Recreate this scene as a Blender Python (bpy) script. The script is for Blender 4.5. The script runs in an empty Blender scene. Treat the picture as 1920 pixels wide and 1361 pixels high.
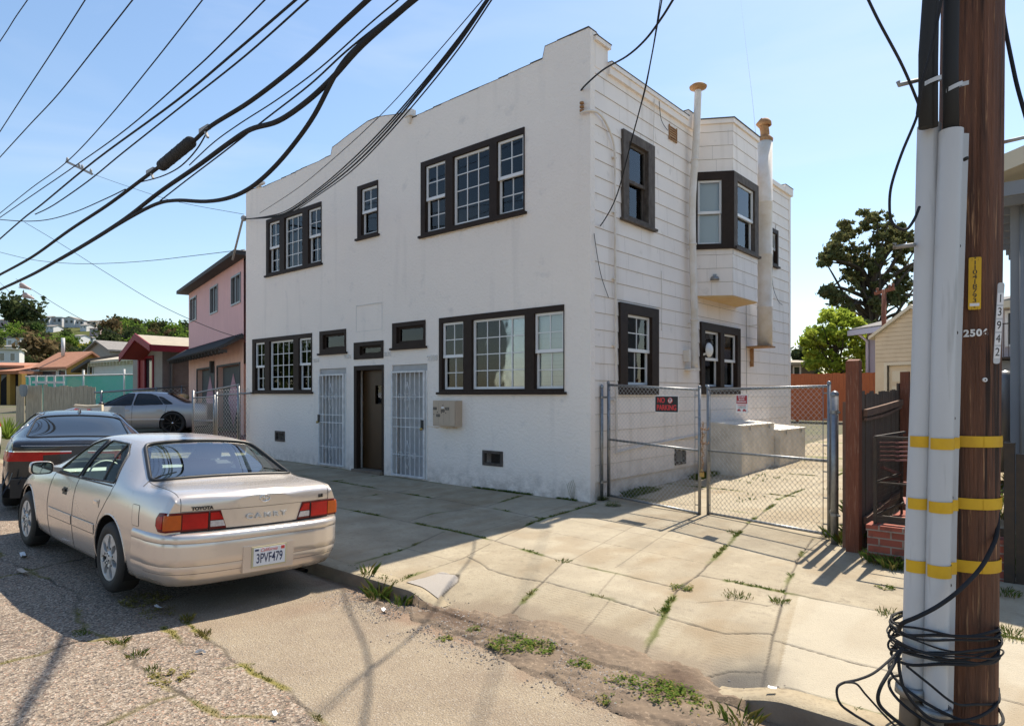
import bpy, bmesh, math, random
import numpy as np
from mathutils import Vector, Matrix
from mathutils.bvhtree import BVHTree
random.seed(7)
S = bpy.context.scene
COL = S.collection
R_ = math.radians
# ------------------------------------------------------------------ camera
F = 1235.5; CX = 960.0; HY = 740.0
YAW = R_(41.03)
VX, VY = -math.sin(YAW), math.cos(YAW)
RX, RY = math.cos(YAW), math.sin(YAW)
CAM = (5.894, -8.658, 1.70)
cd = bpy.data.cameras.new('camera'); cam = bpy.data.objects.new('camera', cd); COL.objects.link(cam)
cam.location = CAM; cam.rotation_euler = (R_(90), 0, YAW)
cd.sensor_width = 36.0; cd.lens = F/1920*36.0
cd.shift_y = (HY-680.5)/1920.0
cd.clip_start = .05; cd.clip_end = 3000
S.camera = cam
# ------------------------------------------------------------------ sky and sun
SUN_EL, SUN_AZ = 55.5, -3.0          # azimuth measured from +Y towards +X
W = bpy.data.worlds.new('World'); S.world = W; W.use_nodes = True
nt = W.node_tree; bg = nt.nodes['Background']
sky = nt.nodes.new('ShaderNodeTexSky'); sky.sky_type = 'NISHITA'; sky.sun_disc = False
sky.sun_elevation = R_(SUN_EL); sky.sun_rotation = R_(SUN_AZ)
sky.air_density = 1.15; sky.dust_density = .6; sky.ozone_density = 2.2; sky.altitude = 30
gm_ = nt.nodes.new('ShaderNodeGamma'); gm_.inputs[1].default_value = .90      # evens the zenith-to-horizon range a little, as thin high haze does
nz_ = nt.nodes.new('ShaderNodeTexNoise'); tcw = nt.nodes.new('ShaderNodeTexCoord'); mpw = nt.nodes.new('ShaderNodeMapping'); mpw.inputs['Scale'].default_value = (1.2, 2.2, 7.0); mpw.inputs['Rotation'].default_value = (.25, .15, .6)
nt.links.new(tcw.outputs['Generated'], mpw.inputs[0]); nt.links.new(mpw.outputs[0], nz_.inputs[0]); nz_.inputs['Scale'].default_value = 1.3; nz_.inputs['Detail'].default_value = 6; nz_.inputs['Distortion'].default_value = .6
mrw = nt.nodes.new('ShaderNodeMapRange'); mrw.inputs[1].default_value = .50; mrw.inputs[2].default_value = .80; mrw.inputs[4].default_value = .26; nt.links.new(nz_.outputs['Fac'], mrw.inputs[0])
mxw = nt.nodes.new('ShaderNodeMix'); mxw.data_type = 'RGBA'; mxw.inputs[7].default_value = (5.2, 5.6, 6.2, 1); nt.links.new(mrw.outputs[0], mxw.inputs[0]); nt.links.new(sky.outputs[0], mxw.inputs[6]); hs_ = nt.nodes.new('ShaderNodeHueSaturation'); hs_.inputs['Saturation'].default_value = 1.08; hs_.inputs['Value'].default_value = 1.0; nt.links.new(mxw.outputs[2], hs_.inputs['Color']); nt.links.new(hs_.outputs[0], gm_.inputs[0]);
nt.links.new(gm_.outputs[0], bg.inputs[0]); bg.inputs[1].default_value = .138
sl = bpy.data.lights.new('sun', 'SUN'); so = bpy.data.objects.new('sun', sl); COL.objects.link(so)
sl.energy = 5.0; sl.angle = R_(.5); sl.color = (1.0, .91, .77)
e, a = R_(SUN_EL), R_(SUN_AZ)
sd = Vector((math.sin(a)*math.cos(e), math.cos(a)*math.cos(e), math.sin(e)))
so.rotation_euler = sd.to_track_quat('Z', 'Y').to_euler()
S.view_settings.view_transform = 'Standard'; S.view_settings.look = 'None'
S.view_settings.exposure = .68; S.view_settings.gamma = 1.0
S.cycles.max_bounces = 8; S.cycles.transparent_max_bounces = 12
S.cycles.use_denoising = True
# ------------------------------------------------------------------ survey: picture bearings turned into places on real planes
def ray(px, py): 
    a = (px-CX)/F; return Vector((VX+a*RX, VY+a*RY, (HY-py)/F))
C0 = Vector(CAM)
def at(px, py, d): return C0+ray(float(px), float(py))*float(d)
def onz(px, py, z=0.0): r = ray(px, py); return C0+r*((z-CAM[2])/r.z)
def ony(px, py, Y=0.0): r = ray(px, py); return C0+r*((Y-CAM[1])/r.y)
def onx(px, py, X=0.0): r = ray(px, py); return C0+r*((X-CAM[0])/r.x)
def onv(px, py, A, B):
    nx, ny = -(B[1]-A[1]), B[0]-A[0]; r = ray(px, py)
    return C0+r*(((A[0]-CAM[0])*nx+(A[1]-CAM[1])*ny)/(r.x*nx+r.y*ny))
def fx(px): return ony(px, 700).x
def sy(px): return onx(px, 700).y
def sstep(a, b, x):
    t = np.clip((np.asarray(x, float)-a)/(b-a), 0, 1); return t*t*(3-2*t)
_rng = np.random.RandomState(3); _G = _rng.rand(256, 256)
def vnoise(x, y, s=1.0, o=0):
    x = np.asarray(x, float)*s+o*17.3; y = np.asarray(y, float)*s+o*7.7
    xi = np.floor(x).astype(int); yi = np.floor(y).astype(int); fx_ = x-xi; fy = y-yi
    fx_ = fx_*fx_*(3-2*fx_); fy = fy*fy*(3-2*fy)
    g = lambda i, j: _G[(xi+i) % 256, (yi+j) % 256]
    return (g(0,0)*(1-fx_)+g(1,0)*fx_)*(1-fy)+(g(0,1)*(1-fx_)+g(1,1)*fx_)*fy
# ------------------------------------------------------------------ ground heights
def rise(X, Y):
    X = np.asarray(X, float); Y = np.asarray(Y, float)
    left = .011*np.maximum(0, -X-3)+.055*np.maximum(0, np.minimum(-X-11, 9))*sstep(-3, 2, Y)
    back = np.interp(Y, [0, 4, 9, 20, 30, 60], [0, .07, .2, .55, .85, 1.2])*sstep(-14, -6, X)
    return left+back
def ground_z(X, Y):
    X = np.asarray(X, float); Y = np.asarray(Y, float)
    z = np.where(Y < 0, .02*Y, 0)+rise(X, Y)
    ap = sstep(1.2, 1.62, X)*(1-sstep(4.1, 4.6, X))
    za = np.interp(Y, [-4.75, -3.9, -3.6], [-.205, -.10, -.073])
    return np.where(Y < -3.6, z*(1-ap)+za*ap, z)
def road_z(X, Y):
    X = np.asarray(X, float); Y = np.asarray(Y, float)
    return -.22+.028*np.clip(-X-.8, 0, 6)+.011*np.maximum(0, -X-6.8)+.042*np.clip(-4.8-Y, 0, 1.9)+.012*np.clip(-6.7-Y, 0, 3)
def gz(x, y): return float(ground_z(x, y)) if y > -4.7 else float(road_z(x, y))
# ------------------------------------------------------------------ materials
MATS = {}
def mat(name, col=(.5,.5,.5), rough=.6, metal=0.0, var=None, vs=3.0, vamt=.5, bump=0.0, bs=40.0, spec=.5, coat=0.0,
        var2=None, v2s=30.0, v2lo=.55, v2hi=.7, stretch=None, trans=0.0, ior=1.45, emit=None, rvar=0.0, alpha=1.0, attrs=(), backcol=None, streak=None, foot=None):
    """principled material; var/var2 are noise-mixed colours, attrs = [(attribute, colour, strength)]"""
    m = bpy.data.materials.new(name); m.use_nodes = True; n = m.node_tree.nodes; l = m.node_tree.links
    b = n['Principled BSDF']
    b.inputs['Roughness'].default_value = rough; b.inputs['Metallic'].default_value = metal
    b.inputs['Specular IOR Level'].default_value = spec; b.inputs['Coat Weight'].default_value = coat
    b.inputs['Coat Roughness'].default_value = .06
    b.inputs['Transmission Weight'].default_value = trans; b.inputs['IOR'].default_value = ior
    b.inputs['Base Color'].default_value = (*col, 1); b.inputs['Alpha'].default_value = alpha
    tc = n.new('ShaderNodeTexCoord'); co = tc.outputs['Object']
    if stretch:
        mp = n.new('ShaderNodeMapping'); mp.inputs['Scale'].default_value = stretch; l.new(co, mp.inputs[0]); co = mp.outputs[0]
    cur = None
    def rgb(c): r = n.new('ShaderNodeRGB'); r.outputs[0].default_value = (*c, 1); return r.outputs[0]
    def noise(s, det=6, rg=.6): t = n.new('ShaderNodeTexNoise'); t.inputs['Scale'].default_value = s; t.inputs['Detail'].default_value = det; t.inputs['Roughness'].default_value = rg; l.new(co, t.inputs['Vector']); return t.outputs['Fac']
    def mix(f, A, B_):
        x = n.new('ShaderNodeMix'); x.data_type = 'RGBA'; l.new(f, x.inputs[0]); l.new(A, x.inputs[6]); l.new(B_, x.inputs[7]); return x.outputs[2]
    def ramp(f, lo, hi, k=1.0):
        x = n.new('ShaderNodeMapRange'); l.new(f, x.inputs[0]); x.inputs[1].default_value = lo; x.inputs[2].default_value = hi; x.inputs[4].default_value = k; return x.outputs[0]
    cur = rgb(col)
    if var: cur = mix(ramp(noise(vs), .5-.5*vamt, .5+.5*vamt), cur, rgb(var))
    if var2: cur = mix(ramp(noise(v2s, 4), v2lo, v2hi), cur, rgb(var2))
    if streak:          # (colour, xyz scale, low, high, strength): runs and drips
        mp2 = n.new('ShaderNodeMapping'); mp2.inputs['Scale'].default_value = streak[1]; l.new(tc.outputs['Object'], mp2.inputs[0])
        t = n.new('ShaderNodeTexNoise'); t.inputs['Scale'].default_value = 1; t.inputs['Detail'].default_value = 7; l.new(mp2.outputs[0], t.inputs['Vector'])
        cur = mix(ramp(t.outputs['Fac'], streak[2], streak[3], streak[4]), cur, rgb(streak[0]))
    if foot:            # (colour, z where it ends, strength): splashed dirt along the base
        sp_ = n.new('ShaderNodeSeparateXYZ'); l.new(tc.outputs['Object'], sp_.inputs[0]); z_ = n.new('ShaderNodeMapRange'); l.new(sp_.outputs[2], z_.inputs[0]); z_.inputs[1].default_value = foot[1]; z_.inputs[2].default_value = 0; z_.inputs[4].default_value = 1
        q_ = n.new('ShaderNodeMath'); q_.operation = 'MULTIPLY'; l.new(z_.outputs[0], q_.inputs[0]); l.new(ramp(noise(5), .38, .62), q_.inputs[1]); cur = mix(ramp(q_.outputs[0], 0, 1, foot[2]), cur, rgb(foot[0]))
    for (an, ac, ak) in attrs:
        at_ = n.new('ShaderNodeAttribute'); at_.attribute_name = an
        cur = mix(ramp(at_.outputs['Fac'], 0, 1, ak), cur, rgb(ac))
    if backcol:
        gm = n.new('ShaderNodeNewGeometry'); cur = mix(gm.outputs['Backfacing'], cur, rgb(backcol))
    if var or var2 or attrs or backcol or streak or foot: l.new(cur, b.inputs['Base Color'])
    if bump:
        bn = n.new('ShaderNodeBump'); bn.inputs['Strength'].default_value = bump; bn.inputs['Distance'].default_value = .02
        l.new(noise(bs, 5), bn.inputs['Height']); l.new(bn.outputs[0], b.inputs['Normal'])
    if rvar: l.new(ramp(noise(vs*2.3), .2, .8, 1), b.inputs['Roughness']) if rvar > 1 else None
    if emit: b.inputs['Emission Color'].default_value = (*emit[:3], 1); b.inputs['Emission Strength'].default_value = emit[3]
    MATS[name] = m; return m
M = MATS
def thin_glass(name, tint, rough=.01, ior=1.5, bump=0, k_=1.6):
    """thin pane: tinted straight-through light plus a Fresnel mirror"""
    m = bpy.data.materials.new(name); m.use_nodes = True; n = m.node_tree.nodes; l = m.node_tree.links; n.remove(n['Principled BSDF'])
    t = n.new('ShaderNodeBsdfTransparent'); t.inputs[0].default_value = (*tint, 1); g = n.new('ShaderNodeBsdfGlossy'); g.inputs['Roughness'].default_value = rough
    f = n.new('ShaderNodeFresnel'); f.inputs['IOR'].default_value = ior; x = n.new('ShaderNodeMixShader')
    k = n.new('ShaderNodeMath'); k.operation = 'MULTIPLY'; k.inputs[1].default_value = k_; k.use_clamp = True
    if bump:
        tc = n.new('ShaderNodeTexCoord'); nz = n.new('ShaderNodeTexNoise'); nz.inputs['Scale'].default_value = 1.6; b = n.new('ShaderNodeBump'); b.inputs['Strength'].default_value = bump; b.inputs['Distance'].default_value = .02
        l.new(tc.outputs['Object'], nz.inputs[0]); l.new(nz.outputs['Fac'], b.inputs['Height']); l.new(b.outputs[0], g.inputs['Normal'])
    l.new(f.outputs[0], k.inputs[0]); l.new(k.outputs[0], x.inputs[0]); l.new(t.outputs[0], x.inputs[1]); l.new(g.outputs[0], x.inputs[2]); l.new(x.outputs[0], n['Material Output'].inputs[0]); MATS[name] = m
thin_glass('glass', (.88,.91,.91), bump=.12, k_=1.3)
thin_glass('carglass', (.80,.90,.85), ior=1.5, k_=.38)
def leaf_mat(name, c1, c2, c3=None, s1=.5, tr=.35):
    m = bpy.data.materials.new(name); m.use_nodes = True; n = m.node_tree.nodes; l = m.node_tree.links; n.remove(n['Principled BSDF'])
    tc = n.new('ShaderNodeTexCoord')
    def mix(f, A, B_):
        x = n.new('ShaderNodeMix'); x.data_type = 'RGBA'; l.new(f, x.inputs[0])
        for k, v in ((6, A), (7, B_)):
            if isinstance(v, tuple): x.inputs[k].default_value = (*v, 1)
            else: l.new(v, x.inputs[k])
        return x.outputs[2]
    def nz(s, lo, hi):
        x = n.new('ShaderNodeTexNoise'); x.inputs['Scale'].default_value = s; x.inputs['Detail'].default_value = 4; l.new(tc.outputs['Object'], x.inputs[0])
        r = n.new('ShaderNodeMapRange'); l.new(x.outputs['Fac'], r.inputs[0]); r.inputs[1].default_value = lo; r.inputs[2].default_value = hi; return r.outputs[0]
    c = mix(nz(s1, .38, .62), c1, c2); c = mix(nz(s1*6, .5, .75), c, c3 or c2)
    d = n.new('ShaderNodeBsdfDiffuse'); t = n.new('ShaderNodeBsdfTranslucent'); x = n.new('ShaderNodeMixShader'); x.inputs[0].default_value = tr
    l.new(c, d.inputs[0]); l.new(c, t.inputs[0]); l.new(d.outputs[0], x.inputs[1]); l.new(t.outputs[0], x.inputs[2]); l.new(x.outputs[0], n['Material Output'].inputs[0]); MATS[name] = m
# ------------------------------------------------------------------ mesh builder
class MB:
    def __init__(s, T=None): s.v = []; s.f = []; s.mi = []; s.sm = []; s.T = T
    def add(s, vs, fs, mi=0, sm=False):
        o = len(s.v); T = s.T
        s.v.extend([tuple(T(*p)) if T else tuple(p) for p in vs])
        for f in fs: s.f.append([o+i for i in f]); s.mi.append(mi); s.sm.append(sm)
        return s
    def box(s, a, b, mi=0):
        (x0, y0, z0), (x1, y1, z1) = a, b
        x0, x1 = min(x0,x1), max(x0,x1); y0, y1 = min(y0,y1), max(y0,y1); z0, z1 = min(z0,z1), max(z0,z1)
        return s.add([(x0,y0,z0),(x1,y0,z0),(x1,y1,z0),(x0,y1,z0),(x0,y0,z1),(x1,y0,z1),(x1,y1,z1),(x0,y1,z1)],
            [(0,3,2,1),(4,5,6,7),(0,1,5,4),(1,2,6,5),(2,3,7,6),(3,0,4,7)], mi)
    def quad(s, *p, mi=0): return s.add(p, [tuple(range(len(p)))], mi)
    def obox(s, A, B, w, h, mi=0, up=(0,0,1)):
        A, B = Vector(A), Vector(B); d = (B-A).normalized(); u = Vector(up)
        if abs(d.dot(u)) > .98: u = Vector((0,1,0))
        r = d.cross(u).normalized(); t = r.cross(d)
        vs = [P+sx*r*w/2+sz*t*h/2 for P in (A, B) for sx, sz in ((-1,-1),(1,-1),(1,1),(-1,1))]
        return s.add(vs, [(3,2,1,0),(4,5,6,7),(0,1,5,4),(1,2,6,5),(2,3,7,6),(3,0,4,7)], mi)
    def prism(s, pts, f0, f1, mi=0):
        """pts 2-D outline; f0, f1 map (a,b) to the front and back face"""
        n = len(pts); A = [f0(*p) for p in pts]; B = [f1(*p) for p in pts]
        return s.add(A+B, [tuple(range(n)), tuple(range(2*n-1, n-1, -1))]+[(i, n+i, n+(i+1) % n, (i+1) % n) for i in range(n)], mi)
    def tube(s, path, r, seg=8, mi=0, cap=True, rs=None):
        P = [Vector(p) for p in path]; n = len(P); vs = []; prev = None
        for i, p in enumerate(P):
            d = (P[min(i+1, n-1)]-P[max(i-1, 0)])
            if d.length < 1e-9: d = Vector((0,0,1))
            d.normalize()
            if prev is None: u = Vector((0,0,1)) if abs(d.z) < .9 else Vector((1,0,0)); u = (u-d*u.dot(d)).normalized()
            else: u = (prev-d*prev.dot(d)); u = u.normalized() if u.length > 1e-6 else d.orthogonal().normalized()
            prev = u; w = d.cross(u); rr = rs[i] if rs else r
            for k in range(seg): a = 2*math.pi*k/seg; vs.append(p+(u*math.cos(a)+w*math.sin(a))*rr)
        fs = [(i*seg+k, i*seg+(k+1) % seg, (i+1)*seg+(k+1) % seg, (i+1)*seg+k) for i in range(n-1) for k in range(seg)]
        s.add(vs, fs, mi, True)
        if cap: o = len(s.v)-len(vs); s.f += [[o+k for k in range(seg)][::-1], [o+(n-1)*seg+k for k in range(seg)]]; s.mi += [mi, mi]; s.sm += [False, False]
        return s
    def lathe(s, c, prof, seg=24, mi=0, axis='z', sm=True):
        vs = []; c = Vector(c)
        for (r, h) in prof:
            for k in range(seg):
                a = 2*math.pi*k/seg; x, y = r*math.cos(a), r*math.sin(a)
                vs.append(c+(Vector((x,y,h)) if axis == 'z' else Vector((x,h,y)) if axis == 'y' else Vector((h,x,y))))
        n = len(prof)
        fs = [(i*seg+k, i*seg+(k+1) % seg, (i+1)*seg+(k+1) % seg, (i+1)*seg+k) for i in range(n-1) for k in range(seg)]
        return s.add(vs, fs, mi, sm)
    def grid(s, rows, mi=0, sm=True, close=False):
        n = len(rows); m = len(rows[0]); vs = [p for r in rows for p in r]
        mm = m if close else m-1
        return s.add(vs, [(i*m+j, i*m+(j+1) % m, (i+1)*m+(j+1) % m, (i+1)*m+j) for i in range(n-1) for j in range(mm)], mi, sm)
    def build(s, name, mats, parent=None, fix=False):
        me = bpy.data.meshes.new(name); me.from_pydata(s.v, [], s.f)
        if not isinstance(mats, (list, tuple)): mats = [mats]
        for m in mats: me.materials.append(M[m] if isinstance(m, str) else m)
        me.polygons.foreach_set('material_index', s.mi); me.polygons.foreach_set('use_smooth', s.sm)
        if fix:
            bm = bmesh.new(); bm.from_mesh(me); bmesh.ops.recalc_face_normals(bm, faces=bm.faces); bm.to_mesh(me); bm.free()
        me.update(); o = bpy.data.objects.new(name, me); COL.objects.link(o)
        if parent: attach(o, parent)
        return o
WL = {}
def attach(o, parent):
    o.parent = parent
    if parent.name in WL: o.matrix_parent_inverse = Matrix.Translation(-WL[parent.name])
def tag(o, label=None, cat=None, group=None, kind=None):
    if label: o['label'] = label
    if cat: o['category'] = cat
    if group: o['group'] = group
    if kind: o['kind'] = kind
    return o
def thing(name, label, cat, loc=(0,0,0), group=None):
    """Empty at the thing's base; parts are modelled in place and parented to it"""
    o = bpy.data.objects.new(name, None); COL.objects.link(o); o.location = loc; o.empty_display_size = .2
    WL[o.name] = Vector(loc); return tag(o, label, cat, group)
def copy_tree(o, parent=None):
    c = o.copy(); COL.objects.link(c)
    if parent: c.parent = parent; c.matrix_parent_inverse = o.matrix_parent_inverse.copy()
    for ch in list(o.children): copy_tree(ch, c)
    return c
FONT = None
def text(name, s, size, origin, u, v, m, parent=None, depth=.002, align='CENTER', shear=0, sx=1.0, valign='CENTER', bold=0.0):
    cu = bpy.data.curves.new(name, 'FONT'); cu.body = s; cu.size = size; cu.extrude = depth; cu.align_x = align; cu.align_y = valign
    cu.shear = shear; cu.offset = bold
    t = bpy.data.objects.new(name, cu); COL.objects.link(t)
    dg = bpy.context.evaluated_depsgraph_get(); me = bpy.data.meshes.new_from_object(t.evaluated_get(dg))
    bpy.data.objects.remove(t); bpy.data.curves.remove(cu)
    u = Vector(u).normalized(); v = Vector(v).normalized(); n = u.cross(v)
    mx = Matrix((( u.x*sx, v.x, n.x, origin[0]), (u.y*sx, v.y, n.y, origin[1]), (u.z*sx, v.z, n.z, origin[2]), (0,0,0,1)))
    me.transform(mx); me.name = name; me.materials.clear(); me.materials.append(M[m])
    o = bpy.data.objects.new(name, me); COL.objects.link(o)
    if parent: attach(o, parent)
    return o
def rects(u0, v0, u1, v1, holes):
    us = sorted({u0, u1, *[min(max(c, u0), u1) for h in holes for c in (h[0], h[2])]}); vs = sorted({v0, v1, *[min(max(c, v0), v1) for h in holes for c in (h[1], h[3])]})
    out = []
    for i in range(len(us)-1):
        for j in range(len(vs)-1):
            cu, cv = (us[i]+us[i+1])/2, (vs[j]+vs[j+1])/2
            if not any(h[0] < cu < h[2] and h[1] < cv < h[3] for h in holes): out.append((us[i], vs[j], us[i+1], vs[j+1]))
    return out
def smooth_path(P, n=8):
    P = [Vector(p) for p in P]; out = []
    for i in range(len(P)-1):
        p0, p1, p2, p3 = P[max(i-1,0)], P[i], P[i+1], P[min(i+2, len(P)-1)]
        for k in range(n):
            t = k/n; out.append(.5*((2*p1)+(p2-p0)*t+(2*p0-5*p1+4*p2-p3)*t*t+(3*p1-p0-3*p2+p3)*t**3))
    out.append(P[-1]); return out

mat('stucco', (.90,.82,.745), .85, var=(.84,.765,.70), vs=.8, vamt=.6, var2=(.60,.565,.545), v2s=2.6, v2lo=.60, v2hi=.9, bump=1.0, bs=20, streak=((.55,.51,.48), (3.5,3.5,.35), .58, .78, .28), foot=((.34,.30,.26), .45, .6))
mat('stucco_edge', (.78,.75,.72), .85, var=(.6,.57,.52), vs=3, bump=.8, bs=40)
mat('siding', (.86,.785,.715), .6, var=(.78,.71,.65), vs=1.3, vamt=.5, var2=(.52,.47,.41), v2s=3.5, v2lo=.62, v2hi=.88, bump=.08, bs=120, streak=((.58,.50,.42), (4,4,.4), .56, .76, .5), foot=((.40,.33,.26), .7, .6))
mat('seam', (.25,.23,.21), .9)
mat('brown', (.022,.013,.009), .6, var=(.035,.022,.016), vs=8, spec=.25)
mat('brown_worn', (.040,.028,.021), .75, var=(.12,.10,.085), vs=14, vamt=.5, stretch=(1,1,.5))
mat('doorbrown', (.065,.032,.012), .4, var=(.05,.026,.010), vs=4)
mat('whitepaint', (.78,.78,.77), .4, var=(.68,.68,.66), vs=6)
mat('sash', (.72,.72,.72), .35)
mat('gatewhite', (.80,.80,.80), .4, var=(.5,.5,.5), vs=9)
mat('doorwhite', (.45,.45,.46), .5, var=(.33,.33,.33), vs=3)
mat('blind', (.86,.86,.87), .55)
mat('curtain', (.5,.5,.5), .8, var=(.36,.36,.37), vs=6, stretch=(6,6,.4))
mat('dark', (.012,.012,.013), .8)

mat('brass', (.5,.36,.14), .3, metal=1)
mat('tar', (.03,.03,.03), .9, var=(.12,.11,.10), vs=8)
mat('roofgrey', (.12,.12,.12), .9, bump=.3)
mat('rust', (.26,.11,.045), .8, var=(.40,.25,.12), vs=12)
mat('pipewhite', (.74,.70,.66), .45, var=(.62,.54,.44), vs=4, vamt=.4)
mat('galv', (.32,.33,.34), .42, metal=.75, var=(.20,.205,.21), vs=22, bump=.05)
mat('galvwire', (.55,.56,.56), .45, metal=.4)
mat('boxtan', (.50,.39,.29), .5, var=(.44,.345,.26), vs=4)
mat('blacklabel', (.02,.02,.02), .5)
mat('signred', (.75,.05,.05), .45)
mat('signwhite', (.75,.74,.74), .45)
mat('signdeepred', (.38,.02,.03), .45)
mat('concrete', (.385,.325,.225), .9, var=(.25,.20,.13), vs=1.9, vamt=.34, var2=(.17,.135,.09), v2s=11, v2lo=.56, v2hi=.80, bump=.5, bs=85, streak=((.22,.175,.12), (34,34,34), .55, .68, .6),
    attrs=[('stain', (.25,.175,.095), .75), ('dirt', (.19,.14,.09), .85), ('pale', (.46,.41,.32), .8), ('joint', (.055,.045,.035), 1.0), ('moss', (.13,.14,.035), .9), ('patch', (.34,.31,.28), .9), ('soot', (.07,.065,.06), .85)])
mat('curbstone', (.24,.19,.14), .9, var=(.13,.10,.075), vs=4, vamt=.5, bump=.3, bs=60)
mat('soil', (.25,.185,.125), .95, var=(.16,.115,.08), vs=2.6, vamt=.4, var2=(.36,.27,.19), v2s=34, v2lo=.58, v2hi=.70, bump=.6, bs=170, attrs=[('damp', (.105,.065,.042), .8)])
mat('stone', (.30,.25,.21), .9, var=(.16,.13,.11), vs=20)
mat('grass', (.075,.13,.02), .7, var=(.16,.20,.03), vs=3)
mat('lawn', (.06,.11,.02), .8, var=(.14,.17,.03), vs=3)
# ================================================================== THE SETTING
def road_material():
    m = bpy.data.materials.new('asphalt'); m.use_nodes = True; n = m.node_tree.nodes; l = m.node_tree.links; b = n['Principled BSDF']
    b.inputs['Roughness'].default_value = .9
    tc = n.new('ShaderNodeTexCoord')
    def N(t, **k):
        x = n.new(t)
        for a, v in k.items(): x.inputs[a].default_value = v
        return x
    def rgbmix(f, A, B_):
        x = n.new('ShaderNodeMix'); x.data_type = 'RGBA'
        for sock, v in ((0, f), (6, A), (7, B_)):
            if isinstance(v, tuple): x.inputs[sock].default_value = (*v, 1)
            elif isinstance(v, float): x.inputs[sock].default_value = v
            else: l.new(v, x.inputs[sock])
        return x.outputs[2]
    def rng(f, lo, hi, k=1.0): x = N('ShaderNodeMapRange'); l.new(f, x.inputs[0]); x.inputs[1].default_value = lo; x.inputs[2].default_value = hi; x.inputs[4].default_value = k; return x.outputs[0]
    def noise(s, d=5): x = N('ShaderNodeTexNoise', Scale=s, Detail=float(d), Roughness=.65); l.new(tc.outputs['Object'], x.inputs['Vector']); return x.outputs['Fac']
    def vor(s): x = N('ShaderNodeTexVoronoi', Scale=s); l.new(tc.outputs['Object'], x.inputs['Vector']); return x
    def attr(a): x = n.new('ShaderNodeAttribute'); x.attribute_name = a; return x.outputs['Fac']
    base = rgbmix(rng(noise(.9), .35, .7), (.26,.20,.145), (.185,.138,.10))
    v1 = vor(75.); sep = n.new('ShaderNodeSeparateColor'); l.new(v1.outputs['Color'], sep.inputs[0])
    coarse = rgbmix(rng(sep.outputs[0], .55, .85, .8), base, (.46,.38,.30))
    coarse = rgbmix(rng(sep.outputs[1], .66, .85, .9), coarse, (.075,.058,.048))
    coarse = rgbmix(rng(sep.outputs[2], .9, .96, .6), coarse, (.40,.22,.14))
    fine = rgbmix(rng(noise(2.2), .35, .7), (.30,.24,.165), (.235,.18,.125))
    v2 = vor(150.); s2 = n.new('ShaderNodeSeparateColor'); l.new(v2.outputs['Color'], s2.inputs[0])
    fine = rgbmix(rng(s2.outputs[1], .86, .95, .6), fine, (.12,.10,.085))
    fine = rgbmix(rng(s2.outputs[2], .88, .95, .5), fine, (.5,.45,.38))
    c = rgbmix(attr('fine'), coarse, fine)
    c = rgbmix(rng(noise(3.1, 8), .62, .85, .55), c, (.16,.115,.085))
    c = rgbmix(attr('dirt'), c, rgbmix(rng(noise(8), .3, .7), (.27,.185,.125), (.19,.125,.08)))
    c = rgbmix(attr('crack'), c, (.06,.045,.03))
    c = rgbmix(attr('moss'), c, (.20,.17,.035))
    l.new(c, b.inputs['Base Color'])
    bp = N('ShaderNodeBump', Strength=.9, Distance=.008); mx = n.new('ShaderNodeMath'); mx.operation = 'ADD'
    l.new(v1.outputs['Distance'], mx.inputs[0]); l.new(noise(130, 3), mx.inputs[1]); l.new(mx.outputs[0], bp.inputs['Height']); l.new(bp.outputs[0], b.inputs['Normal'])
    MATS['asphalt'] = m
road_material()
def hgrid(name, xs, ys, zf, m, attrs={}, kind='structure', keep=None):
    X, Y = np.meshgrid(xs, ys); Z = zf(X, Y); nx, ny = len(xs), len(ys)
    v = np.stack([X, Y, Z], -1).reshape(-1, 3)
    i = np.arange(nx*ny).reshape(ny, nx)
    q = np.stack([i[:-1,:-1], i[:-1,1:], i[1:,1:], i[1:,:-1]], -1).reshape(-1, 4)
    if keep is not None:
        k = keep.reshape(-1) > 0; q = q[k[q].all(1)]
        used = np.zeros(len(v), bool); used[q.reshape(-1)] = True; idx = np.cumsum(used)-1; v = v[used]; q = idx[q]
    else: used = None
    me = bpy.data.meshes.new(name); me.vertices.add(len(v)); me.vertices.foreach_set('co', v.astype(np.float32).ravel())
    me.loops.add(q.size); me.loops.foreach_set('vertex_index', q.astype(np.int32).ravel())
    me.polygons.add(len(q)); me.polygons.foreach_set('loop_start', np.arange(0, q.size, 4, dtype=np.int32))
    me.polygons.foreach_set('use_smooth', np.ones(len(q), bool))
    me.update(calc_edges=True); me.materials.append(M[m])
    for a_, val in attrs.items():
        at_ = me.attributes.new(a_, 'FLOAT', 'POINT'); vv = np.asarray(val, np.float32).reshape(-1)
        at_.data.foreach_set('value', vv[used] if used is not None else vv)
    o = bpy.data.objects.new(name, me); COL.objects.link(o)
    if kind: o['kind'] = kind
    return o
def segdist(X, Y, pts, wob=.0):
    D = np.full(X.shape, 9.0)
    for (x0, y0), (x1, y1) in zip(pts[:-1], pts[1:]):
        sel = (X > min(x0,x1)-.15) & (X < max(x0,x1)+.15) & (Y > min(y0,y1)-.15) & (Y < max(y0,y1)+.15)
        if not sel.any(): continue
        x, y = X[sel], Y[sel]
        if wob: x = x+(vnoise(x, y, 7)-.5)*wob; y = y+(vnoise(x, y, 7, 3)-.5)*wob
        L2 = (x1-x0)**2+(y1-y0)**2+1e-9; t = np.clip(((x-x0)*(x1-x0)+(y-y0)*(y1-y0))/L2, 0, 1)
        D[sel] = np.minimum(D[sel], np.hypot(x-x0-t*(x1-x0), y-y0-t*(y1-y0)))
    return D
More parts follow.
